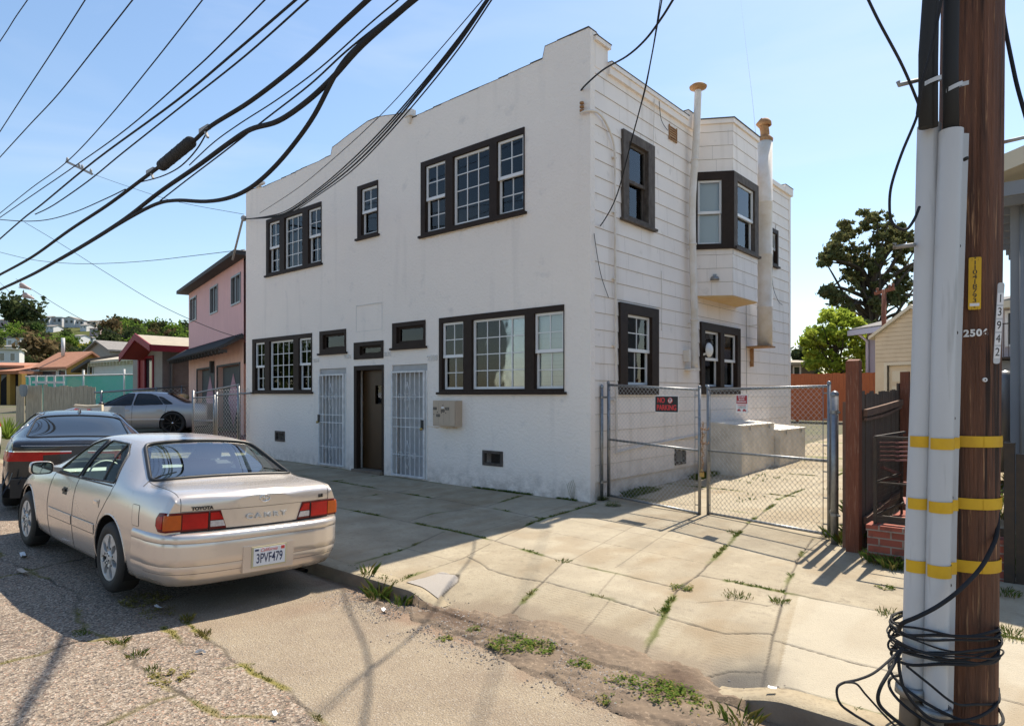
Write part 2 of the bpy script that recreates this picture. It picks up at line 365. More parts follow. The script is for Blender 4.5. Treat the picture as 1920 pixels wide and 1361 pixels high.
# joints, score lines and cracks of the pavement: (points, width, mossy share)
JO = [([(-12,-2.62),(-6,-2.66),(-2.6,-2.70),(-.19,-2.75),(.53,-2.81),(1.74,-3.05),(2.47,-3.08),(3.07,-3.13),(3.06,-2.63),(3.8,-2.65),(4.27,-2.67),(6,-2.7),(9,-2.7)], .011, .7),
      ([(-12,-1.05),(-6,-1.15),(-2.2,-1.22),(-.7,-1.30),(.2,-1.45),(.24,-1.62)], .010, .3),
      ([(2.3,1.6),(2.53,-.06),(3.04,-2.58),(3.11,-3.2),(3.32,-3.85),(3.58,-4.74)], .013, .8),
      ([(.12,-.05),(.2,-1.62),(.53,-2.81)], .011, .7), ([(1.74,-3.05),(1.96,-3.64),(2.32,-4.8)], .011, .35),
      ([(3.45,-.4),(3.61,-1.43),(3.79,-2.28),(4.14,-3.67),(4.37,-4.54),(4.5,-4.75)], .010, .25),
      ([(2.02,-3.71),(2.76,-3.75),(3.34,-3.83),(3.84,-3.86),(4.14,-3.67)], .010, .1),
      ([(4.18,-3.78),(4.6,-3.86),(6.5,-3.9),(9,-3.9)], .010, .1), ([(4.5,-4.5),(4.84,-4.53),(6,-4.55),(9,-4.55)], .010, .1),
      ([(-.32,-2.86),(-.02,-3.73),(.05,-4.46)], .007, .1), ([(.58,-2.95),(.79,-3.59),(.87,-4.40),(.95,-4.7)], .009, .4),
      ([(.77,-3.53),(1.05,-3.62),(1.29,-3.74),(1.68,-3.77),(2.0,-3.72)], .012, .05), ([(4.0,-4.50),(4.10,-4.35),(4.29,-4.29)], .008, 0), ([(3.4,-3.4),(3.6,-3.15),(3.9,-3.1)], .006, 0),
      ([(1.0,-4.60),(1.04,-4.2),(1.2,-4.08),(1.32,-4.22),(1.42,-4.5),(1.6,-4.72)], .022, .05),
      ([(-1.3,-.1),(-1.1,-1.2),(-1.35,-2.1),(-1.2,-2.7)], .010, .5), ([(-3.4,0),(-3.3,-1.1),(-3.5,-2.65),(-3.4,-4.6)], .009, .2),
      ([(-5.2,0),(-5.3,-2.65),(-5.25,-4.6)], .009, .2), ([(-7.2,0),(-7.3,-2.65),(-7.25,-4.6)], .009, .2), ([(-9.2,0),(-9.3,-2.65),(-9.25,-4.6)], .009, .2),
      ([(-12,-4.52),(-4,-4.54),(.9,-4.56)], .008, .1), ([(5.2,0),(5.3,-2.7),(5.45,-4.6)], .009, .5), ([(7,0),(7.1,-4.6)], .009, .3),
      ([(0,5.1),(4,5.1)], .010, .5), ([(0,8.3),(4,8.3)], .010, .4), ([(0,2.5),(2.2,2.45),(4,2.6)], .010, .5), ([(2.2,2),(2.15,30)], .010, .4), ([(0,12.),(4,12.1)], .02, .9), ([(0,16.),(4.5,16.1)], .03, .9), ([(-1,21.),(6,21.)], .05, .9),
      ([(.05,.8),(3.9,.55)], .008, .5)]
SC = [([(1.40,-1.0),(1.78,-3.02)], .005), ([(.22,-1.24),(2.75,-1.57)], .005), ([(.43,-2.0),(2.9,-2.2)], .004), ([(1.87,-.8),(2.28,-2.9)], .005), ([(-2.4,-2.7),(-2.5,-4.5)], .005), ([(-.2,-3.7),(.8,-3.75)], .005),
      ([(2.18,-4.45),(3.55,-4.46)], .005), ([(2.76,-3.75),(3.0,-4.7)], .005), ([(2.40,-3.08),(2.62,-3.74)], .005), ([(-.2,-.02),(0.05,-2.7)], .005), ([(-2.3,0),(-2.4,-2.6)], .005)]
def spaced(a, b, s): return np.linspace(a, b, max(2, int(round(abs(b-a)/s))+1))
xs = np.unique(np.concatenate([spaced(-14, -4, .08), spaced(-4, -1.5, .03), spaced(-1.5, 5.0, .0125), spaced(5.0, 9, .03)]))
ys = np.unique(np.concatenate([spaced(-4.75, -1.0, .0125), spaced(-1.0, .8, .016), spaced(.8, 6, .03)]))
if True:
    X, Y = np.meshgrid(xs, ys)
    joint = np.zeros(X.shape); moss = np.zeros(X.shape); groove = np.zeros(X.shape)
    for pts, w, ms in JO:
        d = segdist(X, Y, pts, .012); wl = .6*w*(.55+.9*vnoise(X, Y, 5)); k = 1-sstep(wl*.6, wl+.006, d)
        joint = np.maximum(joint, k*.9); groove = np.maximum(groove, k)
        if ms: moss = np.maximum(moss, (1-sstep(.012, .048, d+.035*(vnoise(X, Y, 22)-.5)))*sstep(.66-ms*.5, .86-ms*.5, vnoise(X, Y, 2.1, 5)))
    for pts, w in SC:
        k = 1-sstep(w*.5, w*1.6, segdist(X, Y, pts)); joint = np.maximum(joint, k*.55); groove = np.maximum(groove, k*.4)
    # raked anti-slip grooves of the driveway apron
    rk = np.where((X > 2.0) & (X < 4.2) & (Y < -3.75) & (Y > -4.5), 1, 0)*sstep(.35, .6, vnoise(X*3, Y*.6, 3))*(.5+.5*np.sin(Y*2*math.pi/.042+2*vnoise(X, Y, 4)))
    stain = sstep(.52, .8, vnoise(X, Y, 1.3)*.6+vnoise(X, Y, 4.7, 2)*.4)*.6+.35*sstep(.6, .8, vnoise(X*4, Y*.8, 1, 8))
    edge = np.interp(X, [-3, 1.3, 1.6, 1.97, 2.69, 3.4, 3.94, 4.3, 4.6, 9], [-9, -9, -4.60, -4.36, -4.26, -4.32, -4.36, -4.6, -9, -9])
    dirt = (1-sstep(0, .16, Y-edge+.16*(vnoise(X, Y, 6)-.5)+.07*(vnoise(X*6, Y*2, 6, 4)-.5)))
    patch = ((X > 1.02) & (X < np.interp(Y, [-4.9, -4.5, -4.2, -4.08], [1.62, 1.42, 1.32, 1.2])) & (Y < -4.12)).astype(float)
    soot = (1-sstep(.10, .42, np.hypot((X-4.25)*1.1, (Y+4.60)*.6)+.12*(vnoise(X, Y, 9)-.5)))
    rain = sstep(4.0, 4.15, X)*(1-sstep(4.2, 4.35, X))*(1-sstep(-4.2, -3.9, Y))*.6
    soot = np.maximum(soot, rain*vnoise(X, Y, 8))
    ix = sum((X > np.interp(Y, yy_, xx_)).astype(int) for xx_, yy_ in (((3.58,3.04,2.53),(-4.74,-2.58,-.06)), ((2.32,1.74),(-4.8,-3.05)), ((.87,.2),(-4.7,-1.5)), ((4.5,3.6),(-4.75,-1.4)), ((-1.3,-1.2),(-4.7,0)), ((-3.4,-3.3),(-4.6,0)), ((-5.3,-5.2),(-4.6,0)), ((6.2,6.2),(-4,0))))
    iy = sum((Y > np.interp(X, xx_, yy_)).astype(int) for xx_, yy_ in (((-6,.5,1.7,3.07,3.08,6),(-2.66,-2.81,-3.05,-3.13,-2.63,-2.7)), ((2.,3.3,4.1,9),(-3.71,-3.85,-3.7,-3.9)), ((-6,.2,.3,6),(-1.15,-1.5,-.0,.0))))
    pale = np.mod(np.sin(ix*12.9898+iy*78.233)*43758.5453, 1)*.45; pale = np.where((X > np.interp(Y, [-4.75, -2.65], [4.5, 4.0])) & (Y < -2.66), .85, pale)*(1-.5*stain)
    near = 1-sstep(0, .10, np.abs(Y)+.05*(vnoise(X, Y, 9)-.5)); moss = np.maximum(moss, near*(X < 0)*sstep(.5, .7, vnoise(X, Y, 3, 9))*.8)
    Zs = ground_z(X, Y)-groove*.012-rk*.003+.004*(vnoise(X, Y, 2.2)-.5)
    Zs += patch*.012*(1-((Y+4.45)/.5)**2)
    hgrid('sidewalk', xs, ys, lambda a, b: Zs, 'concrete', dict(joint=joint, moss=moss, stain=stain+.35*rk, dirt=dirt, patch=patch, soot=soot, pale=pale), keep=((Y > -4.6) | ((X > 1.55) & (X < 4.2))))
# coarse concrete and ground beyond
xs = spaced(-.2, 6, .15); ys = spaced(6, 34, .15); X, Y = np.meshgrid(xs, ys); j = np.zeros(X.shape); ms = np.zeros(X.shape)
for pts, w, k in JO:
    d = segdist(X, Y, pts, .1); j = np.maximum(j, 1-sstep(.02, .12, d)); ms = np.maximum(ms, 1-sstep(.05, .35, d+.3*(vnoise(X, Y, 3)-.5)))
ms = np.maximum(ms, sstep(.5, .75, vnoise(X, Y, .5))*.8*sstep(9, 14, Y))
hgrid('driveway', xs, ys, lambda a, b: ground_z(a, b), 'concrete', dict(joint=j*.5, moss=ms, stain=vnoise(X, Y, 1.1)*.5))
mat('yard', (.12,.095,.07), .95, var=(.08,.09,.035), vs=.6, bump=.5, bs=20)
mat('redpave', (.16,.075,.06), .85, var=(.10,.05,.045), vs=1.2)
xs = np.concatenate([-np.geomspace(6, 700, 60)[::-1]-8, np.linspace(-14, 9, 40), 9+np.geomspace(.6, 700, 50)])
ys = np.concatenate([np.linspace(-4.4, 34, 60), 34+np.geomspace(.8, 900, 50)])
def farz(X, Y):
    z = ground_z(X, Y)-.03-.25*sstep(5.8, 6.2, Y)*0
    inner = (X > -14.2) & (X < 9.2) & (Y < 6.2)
    z = np.where(inner, z-.25, z); z = np.where((X > -.4) & (X < 6.2) & (Y > 5) & (Y < 34.5), z-.2, z)
    return z
hgrid('ground', np.unique(xs), np.unique(ys), farz, 'yard')
# the road
xs = np.unique(np.concatenate([-np.geomspace(1, 400, 50)-9, spaced(-10, -3.2, .06), spaced(-3.2, 4.6, .016), spaced(4.6, 9, .08), 9+np.geomspace(1, 300, 30)]))
ys = np.unique(np.concatenate([-np.geomspace(1, 60, 30)-9.5, spaced(-10.5, -8.2, .1), spaced(-8.2, -4.3, .016)]))
X, Y = np.meshgrid(xs, ys)
bp = [onz(*p, -.13) for p in [(300,1128),(347,1160),(377,1183),(433,1227),(547,1297),(597,1343),(640,1372)]]
bx = [p.x for p in bp]; by = [p.y for p in bp]; o_ = np.argsort(by)
XB = np.interp(Y, np.array(by)[o_], np.array(bx)[o_]); XB = np.where(Y > max(by), bp[0].x+(Y-bp[0].y)*-.35, XB)
fine = sstep(-.02, .02, X-XB+.05*(vnoise(X, Y, 5)-.5))
ped = lambda *P: [tuple(onz(*p, -.13).xy) for p in P]
RC = [(ped((347,1160),(377,1183),(433,1227),(547,1297),(597,1343),(640,1372)), .014, .95),
      (ped((0,1245),(60,1232),(90,1218),(150,1200),(215,1196)), .02, .7), (ped((0,1190),(60,1180)), .014, .3), (ped((215,1196),(240,1225),(262,1250),(300,1272),(330,1290),(345,1297)), .016, .5),
      (ped((345,1297),(300,1312),(260,1330),(190,1361)), .016, .3), (ped((300,1172),(322,1180),(335,1205),(412,1206)), .014, .9), (ped((400,1250),(440,1247),(470,1240)), .012, .4), (ped((547,1297),(528,1330)), .010, .3), (ped((345,1297),(380,1330),(420,1340),(500,1342),(560,1350)), .012, .6), (ped((140,1180),(215,1196)), .01, .6), ([(-6,-6.6),(-3,-6.9),(-1.2,-6.7),(.1,-7.0)], .015, .5), ([(-9,-7.5),(-5,-7.9),(-2,-7.4)], .02, .5), ([(-3.0,-5.2),(-2.2,-6.9),(-1.8,-8.0)], .02, .5)]
crack = np.zeros(X.shape); moss = np.zeros(X.shape)
for pts, w, ms in RC:
    d = segdist(X, Y, pts, .06); crack = np.maximum(crack, (1-sstep(w*.4, w*1.3, d))*(.35+.65*vnoise(X, Y, 6))); moss = np.maximum(moss, ms*(1-sstep(.010, .035, d+.03*(vnoise(X, Y, 18)-.5)))*sstep(.35, .6, vnoise(X, Y, 3.3, 5)))
dl = np.interp(X, [-3, .3, .64, 1.73, 2.64, 3.33, 3.97, 4.6, 9], [-4.83, -4.85, -4.93, -5.10, -5.12, -5.28, -5.34, -5.0, -4.85])
dirt = sstep(-.14, .10, Y-dl+.3*(vnoise(X, Y, 4)-.5)+.1*(vnoise(X, Y, 14)-.5))*.95
dirt = np.maximum(dirt, sstep(.62, .8, vnoise(X, Y, 1.7, 6))*.45*sstep(-7.2, -5.5, Y))
Zr = road_z(X, Y)-crack*.008+.006*(vnoise(X, Y, 1.8)-.5)+.012*(vnoise(X, Y, .7, 3)-.5)
Zr = np.where(Y > -4.62, Zr-.12, Zr)
hgrid('road', xs, ys, lambda a, b: Zr, 'asphalt', dict(fine=fine, crack=crack, moss=moss, dirt=dirt))
# the soil washed over the gutter
xs = spaced(1.0, 4.75, .012); ys = spaced(-5.5, -4.2, .012); X, Y = np.meshgrid(xs, ys)
def dirt_surface(X, Y):
    top = np.interp(X, [1.0, 1.38, 1.97, 2.69, 3.4, 3.94, 4.25, 4.6], [-4.9, -4.66, -4.50, -4.36, -4.42, -4.47, -4.62, -4.9])
    lo = np.interp(X, [1.0, 1.5, 2.3, 2.7, 3.33, 3.97, 4.4, 4.75], [-4.92, -4.98, -5.06, -5.12, -5.25, -5.30, -5.1, -4.9])
    msk = np.minimum(top-Y, Y-lo)+.12*(vnoise(X, Y, 5)-.5)+.07*(vnoise(X, Y, 17, 2)-.5)+.03*(vnoise(X, Y, 45, 2)-.5)
    h = -.008+.014*sstep(0, .07, msk)+.030*sstep(0, .26, msk)*vnoise(X, Y, 6)+sstep(0, .1, msk)*(.012*vnoise(X, Y, 21)+.009*vnoise(X, Y, 48, 5))
    return np.where(Y < -4.75, road_z(X, Y), np.maximum(ground_z(X, Y), road_z(X, Y)))+h+.004, msk
Zd, msk = dirt_surface(X, Y)
hgrid('dirt', xs, ys, lambda a, b: Zd, 'soil', dict(damp=sstep(.45, .75, vnoise(X, Y, 2.3, 7))*sstep(.02, .2, msk)), keep=(msk > 0))
# kerb: two lengths either side of the driveway
def kerb(x0, x1, ends):
    rows = []; n = int((x1-x0)/.04)
    for i in range(n+1):
        x = x0+(x1-x0)*i/n; zt = float(ground_z(x, -4.6))+.005; zb = float(road_z(x, -4.8))-.15
        w = .006*(float(vnoise(x, 0, 9))-.5)
        rows.append([(x, -4.52, zb), (x, -4.52, zt), (x, -4.70, zt), (x, -4.722+w, zt-.008), (x, -4.735+w, zt-.03), (x, -4.75+w, zb)])
    m = MB(); m.grid([r[:4] for r in rows], 0); m.grid([r[3:] for r in rows], 1); m.add(rows[0], [(0,1,2,3,4,5)]); m.add(rows[-1], [(5,4,3,2,1,0)])
    m.build('kerb', ['concrete', 'curbstone'])['kind'] = 'structure'
kerb(-60, 1.60, 'l'); kerb(4.12, 30, 'r')
# ================================================================== THE WHITE APARTMENT BUILDING
TF = lambda u, n, z: (u, -n, z)            # street front, plane Y = 0
TS = lambda u, n, z: (n, u, z)             # driveway side, plane X = 0
apt = thing('apartment_building', 'white two storey stucco apartment building with brown trimmed windows and lap siding side', 'building', (-5.5, 4.5, 0))
FX0 = -11.11
holesF = []                                 # u0,z0,u1,z1
def win(T, u0, z0, u1, z1, lights, trim=.10, sill=.05, worn=False, name='window', tdepth=.02, label=None, bot=None, sashm='sash', mull=None, grids=True):
    """a window: trim board, then sash, glass, blind as sub-parts. lights = [(u0,u1,kind,cols,rows)]"""
    if T is TF: holesF.append((u0+.02, z0+.02, u1-.02, z1-.02))
    tm = 'brown_worn' if worn else 'brown'
    zt = z1-trim; zb = z0+(bot if bot is not None else .05)
    m = MB(T)
    hl = [(a, zb, b, zt) for a, b, *_ in lights]
    for r in rects(u0, z0, u1, z1, hl): m.box((r[0], -.09, r[1]), (r[2], tdepth, r[3]))
    if sill: m.box((u0-.05, .0, z0-.045), (u1+.05, tdepth+.035, z0-.002))
    w = m.build(name, tm, apt, fix=True)
    if label: w['label'] = label
    s = MB(T); g = MB(T); bl = MB(T); dk = MB(T); cu = MB(T)
    for a, b, kind, nc, nr in lights:
        fw = .042; n0, n1 = -.075, -.035
        def frame(a0, z0_, a1, z1_, n0, n1, fw=fw):
            s.box((a0, n0, z0_), (a0+fw, n1, z1_)); s.box((a1-fw, n0, z0_), (a1, n1, z1_)); s.box((a0+fw, n0, z0_), (a1-fw, n1, z0_+fw)); s.box((a0+fw, n0, z1_-fw), (a1-fw, n1, z1_))
        def munt(a0, z0_, a1, z1_, n, cols, rows, fw=fw, w=.016, k=s):
            for i in range(1, cols): u = a0+fw+(a1-a0-2*fw)*i/cols; k.box((u-w/2, n-.006, z0_+fw), (u+w/2, n+.006, z1_-fw))
            for j in range(1, rows): z = z0_+fw+(z1_-z0_-2*fw)*j/rows; k.box((a0+fw, n-.005, z-w/2), (a1-fw, n+.005, z+w/2))
        if kind in ('fix', 'plain'):
            frame(a+.003, zb+.003, b-.003, zt-.003, n0, n1)
            if nc: munt(a, zb, b, zt, -.052, nc, nr)
            g.box((a+.02, -.063, zb+.02), (b-.02, -.059, zt-.02))
        else:
            zm = zb+(zt-zb)*(.5 if kind != 'dh6' else .52)
            frame(a+.003, zm-.03, b-.003, zt-.003, -.06, -.02); frame(a+.003, zb+.003, b-.003, zm+.02, -.098, -.062)
            s.box((a+.004, -.061, zm-.034), (b-.004, -.015, zm+.022))
            if nc: munt(a, zm-.02, b, zt, -.042, nc, nr)
            if kind == 'dh': munt(a, zb, b, zm, -.080, nc, nr)
            g.box((a+.02, -.046, zm), (b-.02, -.042, zt-.02)); g.box((a+.02, -.084, zb+.02), (b-.02, -.080, zm))
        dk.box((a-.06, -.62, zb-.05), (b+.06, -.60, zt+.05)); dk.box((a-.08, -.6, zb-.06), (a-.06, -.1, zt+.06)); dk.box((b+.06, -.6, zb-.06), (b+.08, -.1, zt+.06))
        if kind not in ('plain',):
            z = zt-.03; low = zb+.03 if kind in ('fix', 'dh', 'dhb') else zb+(zt-zb)*.5
            rr = random.Random(int(a*100))
            while z > low:
                t = rr.uniform(-.0015, .0015)
                bl.quad((a+.03, -.108, z+.001+t), (b-.03, -.108, z+.001+t), (b-.03, -.117, z-.0225+t), (a+.03, -.117, z-.0225+t)); z -= .0235
    s.build('sash', sashm, w, fix=True); g.build('pane', 'glass', w, fix=True); dk.build('room', 'dark', w)
    if bl.v: bl.build('blind', 'blind', w)
    return w
q = fx
mull = [(q(835.5), q(850))]
win(TF, -4.02, 4.83, -1.35, 6.28, [(q(798), q(836), 'dh', 2, 2), (q(850), q(918.5), 'fix', 3, 4), (q(932.5), q(982.5), 'dh', 2, 2)])
win(TF, -3.49, 1.75, -.51, 3.17, [(q(829.7), q(869.8), 'dh', 2, 2), (q(885.4), q(984.8), 'fix', 4, 4), (q(1002.4), q(1057.5), 'dh', 2, 2)])
win(TF, -10.02, 4.76, -7.51, 6.19, [(q(504.8), q(525), 'dh', 2, 2), (q(534), q(568), 'fix', 3, 4), (q(578.6), q(602.6), 'dh', 2, 2)])
win(TF, -10.74, 1.77, -7.91, 3.16, [(q(479), q(497.3), 'dh', 2, 2), (q(506), q(551), 'fix', 4, 4), (q(561), q(584.3), 'dh', 2, 2)])
win(TF, -6.11, 5.10, -5.39, 6.24, [(q(678), q(708), 'dhh', 2, 2)], trim=.09)
for (u0, z0, u1, z1) in ((-7.58, 2.66, -6.54, 3.17), (-4.91, 2.66, -3.89, 3.17)): win(TF, u0, z0, u1, z1, [(u0+.14, u1-.05, 'plain', 0, 0)], trim=.09, bot=.09, name='transom_window', sashm='brown')
win(TF, -6.24, 2.47, -5.21, 2.84, [(-6.02, -5.28, 'plain', 0, 0)], trim=.09, bot=.09, sill=0, name='transom_window', sashm='brown')
# doors
D1 = (-7.60, .07, -6.54, 2.30); D2 = (-4.93, .03, -3.84, 2.31); D0 = (-6.24, .0, -5.20, 2.33)
vents = [(-9.59, .53, -9.13, .79), (-2.34, .43, -1.85, .70)]
holesF += [D1, D2, D0]+[(a+.03, b+.03, c-.03, d-.03) for a, b, c, d in vents]
# front wall with the mission style parapet
m = MB(TF)
ZP = 6.95
for r in rects(FX0, -.25, 0, ZP, holesF): m.quad((r[0],0,r[1]), (r[2],0,r[1]), (r[2],0,r[3]), (r[0],0,r[3]))
for (a, b, c, d) in holesF:
    dp = -.22
    m.quad((a,0,b),(a,dp,b),(a,dp,d),(a,0,d)); m.quad((c,0,b),(c,0,d),(c,dp,d),(c,dp,b)); m.quad((a,0,d),(a,dp,d),(c,dp,d),(c,0,d)); m.quad((a,0,b),(c,0,b),(c,dp,b),(a,dp,b))
par = [(FX0,7.14),(-10.45,7.13),(-10.2,7.08),(-9.3,7.10),(-8.4,7.14),(-7.6,7.15),(-7.14,7.18),(-7.08,7.34),(-6.4,7.47),(-5.73,7.58),(-5.4,7.57),(-4.6,7.43),(-4.42,7.40),(-4.30,7.24),(-4.15,7.26),(-3.2,7.28),(-2.19,7.29),(-1.5,7.31),(-.96,7.33),(-.91,7.51),(-.4,7.52),(-.03,7.50),(0,7.47)]
par2 = []
rr = random.Random(5)
for (a, b), (c, d) in zip(par[:-1], par[1:]):
    n = max(1, int((c-a)/.22))
    for i in range(n): t = i/n; par2.append((a+(c-a)*t, b+(d-b)*t+(rr.uniform(-.008, .008) if 0 < i else 0)))
par2.append(par[-1])
out = [(0, ZP), (FX0, ZP)]+par2
for (a, b), (c, d) in zip(par2[:-1], par2[1:]):
    m.quad((a,0,ZP),(c,0,ZP),(c,0,d),(a,0,b)); m.quad((a,-.22,ZP),(a,-.22,b),(c,-.22,d),(c,-.22,ZP)); m.quad((a,0,b),(c,0,d),(c,-.22,d),(a,-.22,b))
m.quad((0,0,-.25),(0,-.13,-.25),(0,-.13,7.47),(0,0,7.47)); m.quad((FX0,0,-.25),(FX0,0,7.14),(FX0,-.22,7.14),(FX0,-.22,-.25))
m.quad((0,-.13,ZP),(0,-.22,ZP),(0,-.22,7.47),(0,-.13,7.47))
front = m.build('front_wall', 'stucco', apt)
# weathered rim of the parapet, thin and ragged
m = MB(TF)
for (a, b), (c, d) in zip(par2[:-1], par2[1:]):
    k0, k1 = rr.uniform(.004, .018), rr.uniform(.004, .018)
    m.box((a, -.23, min(b, d)-.0), (c, .006, max(b, d)+.006)) if abs(b-d) < .02 else m.add([(a,.006,b),(c,.006,d),(c,-.23,d),(a,-.23,b),(a,.006,b+.010),(c,.006,d+.010),(c,-.23,d+.010),(a,-.23,b+.010)], [(0,1,5,4),(1,2,6,5),(2,3,7,6),(3,0,4,7),(4,5,6,7),(3,2,1,0)])
m.build('parapet_rim', 'tar', apt, fix=True)
m = MB(TF); m.box((-4.44,-.05,7.27),(-4.24,.09,7.40)); m.add([(-4.44,.09,7.40),(-4.24,.09,7.40),(-4.33,.05,7.14),(-4.36,.05,7.14),(-4.44,0,7.40),(-4.24,0,7.40),(-4.33,0,7.14),(-4.36,0,7.14)], [(0,1,2,3),(0,3,7,4),(1,5,6,2),(3,2,6,7)])
m.build('scupper', 'pipewhite', apt, fix=True)
m = MB(TF); m.box((-10.48,-.04,7.12),(-10.36,.06,7.26)); m.box((-10.34,-.04,7.16),(-10.16,.04,7.22)); m.build('bracket', 'pipewhite', apt, fix=True)
# faint recessed panel over the centre door
m = MB(TF)
for a, b in (((-6.17,-.002,3.63),(-5.25,.012,3.65)), ((-6.17,-.002,3.07),(-5.25,.006,3.08)), ((-6.17,-.002,3.08),(-6.155,.006,3.63)), ((-5.265,-.002,3.08),(-5.25,.006,3.63))): m.box(a, b)
m.build('plaque_frame', 'stucco_edge', apt, fix=True)
for s_, x, z in (('2514', q(593), 2.50), ('2512', q(652), 2.545), ('2510', q(727), 2.545), ('2508', q(811), 2.41)):
    text('house_number', s_, .15 if s_ == '2508' else .115, (x, -.004, z), (1,0,0), (0,0,1), 'stucco_edge', apt, .008, bold=.004)
mat('sillrust', (.62,.44,.27), .85, var=(.80,.72,.62), vs=5, vamt=.5)
for (a, b, z) in ((-4.0, -1.38, 4.775), (-3.9, -3.0, 1.085)):
    m = MB(TF); n_ = int((b-a)/.06); rr_s = random.Random(int(b*10))
    for k in range(n_): x0_ = a+(b-a)*k/n_; x1_ = a+(b-a)*(k+1)/n_; d0 = rr_s.uniform(.012, .032); m.quad((x0_,.0018,z),(x1_,.0018,z),(x1_,.0018,z-d0),(x0_,.0018,z-d0*rr_s.uniform(.7,1.2)))
    m.build('rust_stain', 'sillrust', front)
# security doors
def scroll(m, cx, cz, r, sgn, vs, n=.055):
    P = []
    for i in range(15): a = i/14*1.55*math.pi; rr_ = r*(1-.62*i/14); P.append((cx+sgn*(r-rr_*math.cos(a)), n, cz+vs*rr_*math.sin(a)*1.1))
    m.tube(P, .0045, 5)
def secdoor(D, knobside):
    u0, z0, u1, z1 = D
    z1b = z1-.13
    d = MB(TF); d.box((u0+.01, -.20, z0+.01), (u1-.01, -.16, z1b-.02)); d.box((u0+.005,-.15,z1b-.01),(u1-.005,-.03,z1-.003))
    dd = d.build('door', 'doorwhite', apt, fix=True)
    d = MB(TF)
    for a, b, c, e in ((u0+.16, z0+.2, u1-.16, z0+.95), (u0+.16, z0+1.1, u1-.16, z1b-.2)): d.box((a, -.162, b), (c, -.150, e))
    d.build('door_panel', 'doorwhite', dd, fix=True)
    g = MB(TF); a0, a1 = u0+.035, u1-.035; zb = z0+.02
    for p in (((a0,.02,zb),(a0+.035,.06,z1b)), ((a1-.035,.02,zb),(a1,.06,z1b)), ((a0+.035,.02,z1b-.035),(a1-.035,.06,z1b)), ((a0+.035,.02,zb),(a1-.035,.06,zb+.035))): g.box(*p)
    H = z1b-zb
    for f in (.205, .47, .555, .755): g.box((a0+.034, .031, zb+H*f-.008), (a1-.034, .047, zb+H*f+.008))
    for i in range(1, 7):
        u = a0+.017+(a1-a0-.034)*i/7; g.box((u-.0075, .03, zb+.03), (u+.0075, .046, z1b-.03))
    um = (a0+a1)/2
    for zc in (zb+H*.205, zb+H*.755):
        for vs in (1, -1):
            g.tube([(um, .055, zc+vs*.27), (um-.055, .055, zc+vs*.15), (um-.075, .055, zc+vs*.06), (um-.02, .055, zc)], .006, 6)
            g.tube([(um, .055, zc+vs*.27), (um+.055, .055, zc+vs*.15), (um+.075, .055, zc+vs*.06), (um+.02, .055, zc)], .006, 6)
            scroll(g, um, zc+vs*.03, .045, 1, vs); scroll(g, um, zc+vs*.03, .045, -1, vs)
            scroll(g, um+.20, zc+vs*.02, .04, 1, vs); scroll(g, um-.20, zc+vs*.02, .04, -1, vs); scroll(g, um+.20, zc+vs*.02, .03, -1, vs); scroll(g, um-.20, zc+vs*.02, .03, 1, vs)
        g.tube([(um, .055, zc+.30), (um, .055, zc+.25)], .010, 6)
    gg = g.build('security_gate', 'gatewhite', apt, fix=True)
    k = MB(TF); uk = u1-.08 if knobside > 0 else u0+.06
    k.box((uk-.035, .055, z0+1.0), (uk+.035, .072, z0+1.17)); kk = k.build('lock_plate', 'blacklabel', gg, fix=True)
    k = MB(TF); k.lathe((uk, .09, z0+1.0), [(0,-.02),(.022,-.02),(.03,0),(.03,.02),(.018,.035),(0,.04)], 12, axis='y'); k.build('knob', 'brass', gg, fix=True)
    # white frame boards
    f = MB(TF)
    for r in ((u0-.002, z0, u0+.032, z1b), (u1-.032, z0, u1+.002, z1b)): f.box((r[0], -.1, r[1]), (r[2], .014, r[3]))
    f.build('door_frame', 'whitepaint', apt, fix=True)
secdoor(D1, -1); secdoor(D2, 1)
# centre door
m = MB(TF); u0, z0, u1, z1 = D0; z0 = .10
for r in rects(u0, 0.02, u1, z1, [(u0+.10, 0.0, u1-.06, z1-.10)]): m.box((r[0], -.10, r[1]), (r[2], .015, r[3]))
m.build('door_frame', 'brown', apt, fix=True)
m = MB(TF)
for r in rects(u0+.10, z0, u1-.06, z1-.10, [(-5.72, 1.48, -5.43, 1.92)]): m.box((r[0], -.215, r[1]), (r[2], -.17, r[3]))
dd = m.build('door', 'doorbrown', apt, fix=True)
m = MB(TF)
for r in rects(-5.75, 1.45, -5.40, 1.95, [(-5.70, 1.50, -5.45, 1.90)]): m.box((r[0], -.168, r[1]), (r[2], -.155, r[3]))
m.build('window_trim', 'doorbrown', dd, fix=True)
m = MB(TF); m.box((-5.72,-.20,1.48),(-5.43,-.196,1.92)); m.build('pane', 'glass', dd, fix=True)
m = MB(TF); m.box((-5.72,-.235,1.48),(-5.43,-.225,1.92)); m.build('curtain', 'curtain', dd, fix=True)
m = MB(TF); m.lathe((-5.33,-.13,1.12), [(0,.05),(.02,.045),(.028,.03),(.028,.01),(.012,0),(.012,-.03)], 12, axis='y'); m.build('knob', 'brass', dd, fix=True)
m = MB(TF); m.box((u0+.02,-.30,-.05),(u1-.02,.10,.085)); m.build('doorstep', 'curbstone', apt, fix=True)
